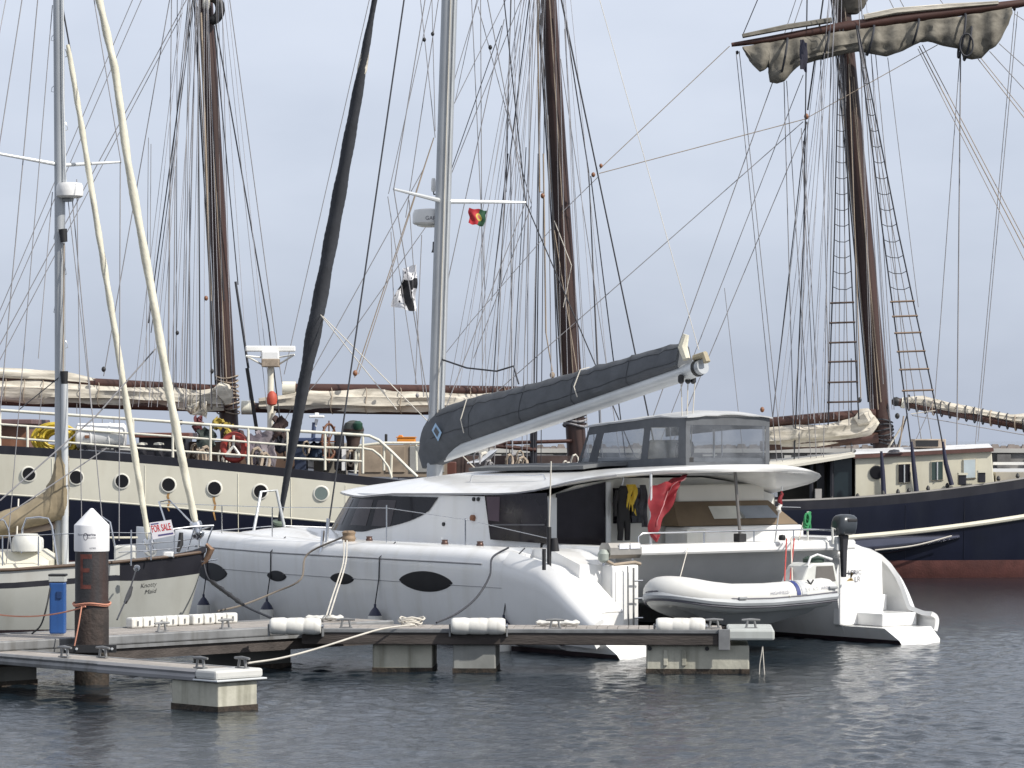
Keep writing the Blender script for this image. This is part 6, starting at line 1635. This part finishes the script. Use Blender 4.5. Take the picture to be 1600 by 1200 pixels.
# awning shelter
aw = sb(MB().hexa([D(1198, 737, -.2), D(1336, 714, -.2), D(1336, 708, 2.4), D(1204, 722, 2.4), D(1198, 733, -.2), D(1336, 709.5, -.2), D(1336, 704, 2.4), D(1204, 718, 2.4)]), 'awning', mat('awning_cream', (.68, .65, .56), .6, var=.06), smooth=False)
sb(MB().hexa([D(1215, 800, 2.2), D(1336, 800, 2.2), D(1336, 800, 2.3), D(1215, 800, 2.3), D(1215, 722, 2.2), D(1336, 712, 2.2), D(1336, 712, 2.3), D(1215, 722, 2.3)]), 'shelter_back', mat('olive_dark_wall', (.055, .05, .04), .8, var=.3), aw, smooth=False)
slab(1303, 716, 1331, 792, dS + .1, dS + 1.9, 'shelter_door', mat('dark_teal_door', (.015, .025, .03), .3), aw)
for px in (1268, 1300):
    sb(MB().tube([D(px, 800, .05), D(px, 722, .05)], .045, 8), 'shelter_post', blackp, aw)
slab(1274, 764, 1284, 790, dS - .1, dS + .1, 'shelter_bin', mat('bin_grey', (.4, .38, .36), .5), aw)
slab(1278, 725, 1288, 792, dS + .6, dS + .9, 'dark_locker', blackp, aw)
# skylight box on the roof, light boards, tackle
sk = slab(1429, 686, 1478, 700, dS + .4, dS + 1.2, 'roof_box', mat('box_tan', (.40, .33, .26), .7, var=.2), bevel=.02)
slab(1431, 688, 1466, 697.5, dS + .38, dS + .398, 'box_front', blackrub, sk)
for a, b in ((1498, 1510), (1529, 1540)):
    o = slab(a, 741 - (a - 1498) * .12, b, 758 - (a - 1498) * .12, dS - .42, dS - .2, 'mooring_bitt', blackp, bevel=.02)
    p = D((a + b) / 2, 740.5 - (a - 1498) * .12, -.31)
    sb(MB().cbox(p, (.22, .26, .05)), 'bitt_cap', cr_m, o, smooth=False)
sb(MB().loft([[D(px, py, -.15), D(px, py - 3 * k, .1), D(px, py - 3.5 * k, .5), D(px, py, .9)] for px, py, k in ((1383, 710, .2), (1390, 709, 1.6), (1397, 709, 2), (1404, 708.5, 1.6), (1411, 708, .2))], False), 'upturned_basin', blackp, dh)
for px in (1300, 1340, 1380, 1403, 1420, 1450, 1480, 1560, 1590):
    yv = float(np.interp(px, [1285, 1442, 1600], [785, 768, 746]))
    p = S(px, yv - 3, near(px2x(px), 2) - YS + .1)
    sb(MB().lathe(p, [(.03, -.04), (.05, 0), (.035, .05), (.012, .08)], 8), 'deadeye', blackrub)
# bowsprit side: pale bulkhead far right
slab(1556, 738, 1700, 760, dS + .6, dS + 1.5, 'forecastle', mat('pale_forecastle', (.4, .37, .31), .6, var=.15))
slab(1552, 722, 1700, 726.5, dS + 2.0, dS + 2.1, 'far_rail', whitep)

# ---- rigging
def rg(a, b, w=1.6, m=rope_g, d=-.3, d2=None, nm='rigging_line', up=None):
    if up is not None: a = ext(b, a, up)
    r = max(.007, w * .88 * YS / F / 2)
    return sb(MB().tube([S(*a, d), S(*b, d if d2 is None else d2)], r, 5), nm, m)
K, G, L_, T_ = rope_k, rope_g, rope_l, rope_t
LN = [
 ((207, 0), (-30, 555), 1.5, G), ((221, 0), (-30, 575), 1.5, G), ((291, 0), (-20, 575), 1.7, G), ((285, 20), (-20, 600), 1.5, G), ((265, 0), (162, 588), 1.8, G), ((268, 0), (262, 610), 1.7, G),
 ((277, 0), (275, 640), 1.5, G), ((232, 215), (228, 610), 1.2, G), ((236, 225), (233, 620), 1.2, G), ((301, 0), (232, 505), 2.2, K), ((303, 0), (236, 520), 1.6, K), ((294, 0), (266, 280), 1.6, G), ((266, 280), (263, 640), 1.8, G),
 ((274, 260), (270, 640), 1.8, G), ((296, 0), (283, 640), 1.4, G), ((298, 0), (287, 640), 1.3, G), ((306, 20), (290, 640), 2.4, K), ((308, 0), (296, 280), 1.5, G), ((296, 280), (297, 640), 1.5, K), ((309, 10), (313, 640), 2.6, K), ((314, 20), (329, 470), 4.2, T_), ((327, 300), (331, 640), 2.0, K),
 ((320, 0), (350, 470), 2.2, K), ((334, 40), (357, 280), 1.6, G), ((335, 40), (372, 445), 2.0, K), ((347, 0), (358, 450), 1.3, G), ((337, 37), (419, 505), 2.6, K), ((419, 505), (445, 720), 2.6, K), ((359, 0), (427, 505), 1.7, G), ((427, 505), (441, 600), 1.5, G),
 ((577, 0), (444, 585), 1.5, G), ((657, 0), (680, 215), 1.5, G), ((674, 0), (607, 303), 1.4, G), ((685, 0), (634, 340), 1.6, G), ((675, 0), (680, 205), 1.4, G), ((678, 215), (554, 590), 2.0, T_), ((676, 222), (560, 585), 1.4, T_), ((664, 260), (492, 572), 1.6, G), ((672, 345), (493, 600), 1.5, G), ((492, 572), (446, 655), 1.4, G), ((493, 600), (470, 625), 1.3, G),
 ((747, 0), (710, 125), 1.4, G), ((737, 0), (758, 465), 1.5, G), ((751, 0), (754, 610), 1.6, G), ((745, 0), (711, 160), 1.3, G), ((814, 0), (702, 280), 1.5, G), ((790, 0), (708, 165), 1.4, G), ((747, 10), (830, 318), 1.5, G), ((784, 40), (700, 280), 1.6, K), ((788, 30), (696, 456), 1.7, G), ((798, 0), (791, 300), 1.8, K), ((794, 240), (768, 470), 2.2, K), ((799, 0), (777, 600), 1.5, G),
 ((827, 0), (790, 300), 2.2, K), ((790, 300), (770, 610), 2.0, K), ((804, 0), (806, 260), 1.3, G), ((798, 240), (800, 610), 2.8, mat('pale_grey_rope', (.34, .35, .38), .7)), ((814, 30), (795, 600), 1.3, G), ((822, 230), (802, 600), 1.6, K), ((830, 322), (740, 560), 1.5, G), ((861, 358), (738, 500), 1.3, G), ((738, 500), (690, 560), 1.3, G), ((828, 0), (824, 610), 1.5, G), ((834, 0), (818, 610), 1.5, G),
 ((840, 0), (843, 300), 3.6, T_), ((843, 300), (848, 300), 1.5, T_), ((846, 20), (838, 640), 2.2, K), ((841, 240), (834, 640), 2.2, K), ((849, 240), (853, 520), 3.0, T_), ((853, 520), (863, 580), 2.4, T_), ((852, 0), (846, 640), 1.6, K), ((856, 180), (862, 640), 1.8, G), ((862, 300), (873, 640), 2.2, K), ((866, 345), (893, 415), 1.8, L_), ((893, 415), (880, 480), 1.4, L_), ((866, 360), (903, 590), 1.8, T_),
 ((877, 0), (1012, 645), 2.8, K), ((880, 10), (920, 270), 2.4, K), ((878, 0), (935, 275), 1.6, K), ((920, 270), (936, 640), 2.0, K), ((923, 275), (968, 640), 2.2, K), ((882, 45), (916, 640), 1.3, G), ((876, 92), (955, 620), 1.5, G), ((922, 310), (938, 640), 1.6, G),
 ((1140, 72), (937, 264), 1.5, T_), ((1258, 186), (936, 271), 1.6, T_), ((1255, 190), (790, 600), 1.6, G), ((1207, 129), (1060, 540), 1.8, G), ((1255, 117), (1087, 548), 1.5, G), ((1261, 192), (1098, 580), 1.6, G), ((1132, 450), (1150, 610), 1.2, G), ((936, 275), (880, 330), 1.4, G),
 ((1150, 80), (1202, 600), 1.5, G), ((1155, 80), (1210, 600), 1.5, G), ((1225, 128), (1239, 640), 1.7, G), ((1229, 126), (1262, 640), 1.5, G), ((1261, 0), (1256, 360), 2.4, K), ((1256, 360), (1243, 665), 2.4, K), ((1286, 0), (1262, 172), 3.0, K), ((1260, 190), (1207, 655), 2.0, K), ((1262, 190), (1250, 640), 1.6, G), ((1252, 200), (1272, 640), 1.6, G), ((1255, 220), (1280, 655), 1.5, G),
 ((1282, 93), (1296, 640), 1.5, G), ((1298, 90), (1288, 640), 1.5, G), ((1303, 60), (1294, 640), 1.3, G), ((1322, 60), (1318, 640), 1.4, G), ((1326, 100), (1345, 622), 2.2, T_), ((1330, 120), (1341, 640), 1.8, K), ((1345, 40), (1380, 600), 1.6, G), ((1334, 120), (1372, 640), 1.8, T_), ((1357, 20), (1397, 640), 1.4, G), ((1363, 30), (1420, 640), 1.5, G), ((1362, 200), (1392, 690), 1.4, G),
 ((1387, 90), (1435, 480), 1.3, G), ((1436, 72), (1620, 425), 2.0, T_), ((1441, 70), (1620, 412), 1.6, T_), ((1434, 76), (1612, 430), 1.3, T_), ((1465, 70), (1265, 182), 1.4, T_), ((1501, 78), (1495, 700), 2.4, G), ((1500, 85), (1461, 620), 1.6, G), ((1586, 15), (1524, 695), 1.5, G), ((1590, 18), (1528, 690), 1.5, G),
 ((1528, 92), (1630, 222), 1.6, T_), ((1532, 90), (1630, 212), 1.4, T_), ((1546, 80), (1630, 172), 1.6, G), ((1561, 68), (1630, 130), 1.6, G), ((1586, 22), (1630, 52), 1.4, G), ((1461, 620), (1430, 690), 1.4, G), ((1412, 650), (1405, 700), 3.0, T_), ((1416, 655), (1383, 708), 3.4, sail_c), ((1418, 646), (1400, 705), 2.4, K), ((1425, 649), (1660, 690), 1.6, G), ((1423, 647), (1464, 641), 1.8, L_),
 ((1160, 56), (1192, -20), 1.8, K), ((1235, 55), (1260, -20), 1.5, G), ((1224, 58), (1250, -20), 1.4, G), ((1400, 20), (1370, -40), 1.5, G), ((1415, 16), (1385, -40), 1.5, G), ((1475, 8), (1440, -40), 1.3, G),
 ((1386, 640), (1400, 700), 1.6, K),
 ((1358, 768), (1352, 705), 1.6, G), ((1365, 790), (1352, 700), 1.4, G), ((1396, 780), (1385, 705), 1.4, G), ((1446, 775), (1432, 705), 1.5, G), ((1455, 765), (1442, 705), 1.3, G), ((1330, 790), (1330, 560), 1.8, K), ((1405, 778), (1398, 706), 1.4, G),
 ((160, 655), (158, 760), 1.4, G), ((178, 655), (185, 790), 1.5, G), ((100, 640), (100, 610), 1.3, G), ((60, 670), (66, 610), 1.3, G), ((120, 648), (120, 630), 1.2, G),
]
for k, (a, b, w, m_) in enumerate(LN):
    dd = -.35 - .5 * ((k * 37) % 11) / 11
    if b[1] >= 530 and (1040 < b[0] < 1290 or 765 < b[0] < 850 or 905 < b[0] < 1020) and a[1] < b[1]:
        b = ext(a, b, 748)                         # down to the pinrail on the main deck
    rg(a, b, w, m_, dd, up=-260 if a[1] == 0 else None)
pale_l = mat('thin_pale_line', (.40, .40, .43), .7)
r9 = random.Random(4)
for (tx, ty, lo, hi, yb, n) in ((318, -230, 205, 352, 636, 15), (330, -230, 345, 440, 640, 5), (860, -260, 700, 850, 606, 17), (866, -260, 872, 960, 640, 6), (1312, -180, 1205, 1305, 655, 11), (1330, -180, 1350, 1420, 640, 5)):
    for k in range(n):
        e_ = lo + (hi - lo) * (k + r9.random() * .8) / n
        rg((tx + r9.uniform(-7, 7), ty), (e_, yb), 1.05, pale_l if k % 3 else rope_g, -.4 - r9.random(), nm='running_line')
# mast-side halyards on the brown masts
for (B, T, mm) in ((m1b, m1t, m1), (m2b, m2t, m2), (m3b, m3t, m3)):
    for ofs, m_, r in ((-.27, rope_k, .02), (-.23, rope_t, .016), (.02, rope_t, .014)):
        P = [B.lerp(T, f) + Vector((ofs, -.26 if abs(ofs) < .1 else -.1, 0)) for f in (.1, .5, 1)]
        sb(MB().tube(P, r, 5), 'halyard', m_, mm)
# blocks
for px, py, r, m_ in ((162, 577, 5, blackrub), (322, 466, 4.5, wood_b), (331, 580, 4.5, blackrub), (555, 583, 5.5, wood_b), (663, 62, 4, blackrub), (676, 53, 4, blackrub), (766, 74, 4.5, blackrub), (1260, 182, 5.5, wood_b), (939, 259, 4, wood_b), (927, 273, 4.5, wood_b), (863, 586, 6, rope_t), (865, 596, 5, wood_b), (1191, 640, 5, wood_b), (1152, 82, 3.5, blackrub), (1585, 14, 3.5, blackrub), (1343, 625, 5, blackrub), (1402, 650, 5.5, blackrub), (848, 306, 5, wood_b), (1499, 76, 4, blackrub), (277, 520, 4, blackrub), (283, 660, 4.5, blackrub), (652, 618, 4, rope_g), (600, 612, 4, rope_l)):
    p = S(px, py, -.7); rr = r * .72 * YS / F
    sb(MB().lathe((p.x, p.y, p.z - rr * 1.2), [(.01, 0), (rr * .75, rr * .4), (rr, rr * 1.2), (rr * .75, rr * 2.0), (.01, rr * 2.4)], 10), 'tackle_block', m_)
# ratlines
def ladder(LR, RR, ropes, wood, d):
    def at(rail, y): return (float(np.interp(y, [p[1] for p in rail], [p[0] for p in rail])), y)
    sh = sb(MB().tube([S(*p, d) for p in LR], .019, 6), 'shroud', rope_k)
    sb(MB().tube([S(*p, d) for p in RR], .019, 6), 'shroud', rope_k, sh)
    for i, y in enumerate(ropes):
        a, b = at(LR, y), at(RR, y)
        sg = 4 * (y / 450)
        sb(MB().tube([S(*a, d), S(lerp(a[0], b[0], .3), y + sg, d), S(lerp(a[0], b[0], .7), y + sg + .5, d), S(*b, d)], .010, 5), 'ratline', rope_k, sh)
    for i, y in enumerate(wood):
        a, b = at(LR, y), at(RR, y)
        sb(MB().tube([S(a[0] - 3, y + .7, d - .03), S(b[0] + 2, y - .7, d - .03)], .026, 6), 'batten', mat('batten_dark', (.07, .045, .035), .7) if d > -1.5 else mat('batten_tan', (.20, .14, .10), .7, var=.3), sh)
    for q in (.35, .68):
        a = [(lerp(l[0], float(np.interp(l[1], [p[1] for p in RR], [p[0] for p in RR])), q), l[1]) for l in LR]
        sb(MB().tube([S(*p, d + .4) for p in a], .012, 5), 'shroud', rope_g, sh)
ladder([(1312, 40), (1310, 90), (1304, 360), (1296, 600), (1294, 665)], [(1317, 40), (1318, 90), (1327, 360), (1339, 600), (1342, 655)], [105 + 24.5 * i for i in range(15)], [473, 504, 535, 565, 597, 628], -1.0)
ladder([(1338, 40), (1346, 99), (1379, 360), (1411, 600), (1424, 700)], [(1340, 40), (1352, 99), (1403, 360), (1455, 600), (1474, 700)], [105 + 24.5 * i for i in range(15)], [471, 494, 520, 549, 577, 610], -2.2)
for P in ([(1377, 705), (1379, 735), (1381, 772)], [(1424, 690), (1428, 730), (1432, 768)], [(1473, 690), (1478, 725), (1487, 758)]):
    sb(MB().tube([S(*p, near(px2x(1430), 2) - YS + .12) for p in P], [.03, .055, .06], 10), 'shroud_lanyard', mat('navy_sleeve', (.02, .022, .05), .7))
# ---- loose things on the schooner
lb = thing('horseshoe_lifebuoy', S(366, 722, dn(366) - .1), 'red lifebuoy with white straps lashed inside the cream guard rail', 'lifebuoy')
c_ = S(366, 699, dn(366) + .16)
MB().tube([(c_.x + .25 * math.cos(t), c_.y, c_.z + .285 * math.sin(t)) for t in [i * math.pi / 14 for i in range(29)]], .085, 12).build('ring', mat('lifebuoy_red', (.33, .045, .035), .6, var=.15), lb)
for a, b in (((365, 680), (365, 697)), ((365, 697), (352, 712)), ((365, 697), (376, 713)), ((352, 712), (376, 713))):
    MB().tube([S(*a, dn(366) + .06), S(*b, dn(366) + .06)], .034, 6).build('white_strap', pvc, lb)
hc = thing('hose_coil', S(87, 704, dn(87) + .2), 'thick yellow hose coiled on the schooner quarterdeck behind the rail', 'hose')
yl_m = mat('yellow_hose', (.58, .43, .04), .5, var=.12)
for k in range(16):
    c_ = S(88 + (k % 3 - 1) * 3, 684 + (k % 4), dn(87) + .22 + .03 * k); r = .24 + .06 * (k % 5)
    MB().tube([(c_.x + r * 1.12 * math.cos(t) , c_.y + .02 * math.sin(3 * t), c_.z + min(r * .85, .36) * math.sin(t) - .04 * (k % 3)) for t in [i * math.pi / 14 for i in range(29)]], .03, 8).build('hose_turn', yl_m, hc)
lr = thing('liferaft_canister', S(157, 702, dn(157) + .3), 'white drum shaped life raft canister beside the yellow hose', 'life raft')
c0, c1 = S(119, 681, dn(157) + .35), S(197, 681, dn(157) + .35)
L0 = c1.x - c0.x
MB().lathe(c0, [(0, 0), (.25, .01), (.30, .05), (.30, L0 * .3), (.315, L0 * .31), (.315, L0 * .33), (.30, L0 * .34), (.30, L0 * .66), (.315, L0 * .67), (.315, L0 * .69), (.30, L0 * .7), (.30, L0 - .05), (.25, L0 - .01), (0, L0)], 24, axis=(1, 0, 0)).build('drum', mat('canister_white', (.74, .74, .73), .4, var=.04), lr, ang=40)
for q in (.2, .8):
    MB().box((c0.x + L0 * q - .03, c0.y - .25, c0.z - .34), (c0.x + L0 * q + .03, c0.y + .25, c0.z - .2)).build('cradle', blackp, lr, smooth=False)
MB().cbox((c0.x + L0 * .25, c0.y - .31, c0.z - .02), (.1, .02, .07)).build('label_plate', wood_b, lr, smooth=False)
ox = thing('orange_box', S(640, 694, -1.4), 'orange plastic crate lying on top of the casing beside the stair rail', 'crate')
a_, b_ = S(620, 694, -1.6), S(649, 684, -1.6)
om = mat('orange_plastic', (.60, .22, .025), .5, var=.1)
MB().box((a_.x, a_.y, a_.z), (b_.x, a_.y + .5, b_.z)).build('tub', om, ox, smooth=False, bevel=.03)
MB().box((a_.x - .02, a_.y - .02, b_.z), (b_.x + .02, a_.y + .52, b_.z + .025)).build('lid', om, ox, smooth=False, bevel=.008)
MB().tube([S(622, 684, -1.4), S(624, 681, -1.4), S(628, 681, -1.4), S(630, 684, -1.4)], .025, 6).build('handle', om, ox)
line_thing('fender_rope', [(px2x(p), near(px2x(p), .8) - .27, py2z(y)) for p, y in ((1368, 860), (1430, 853), (1490, 838))], .02, rope_l, 'pale rope slung along the navy schooner bow below the cream strake')
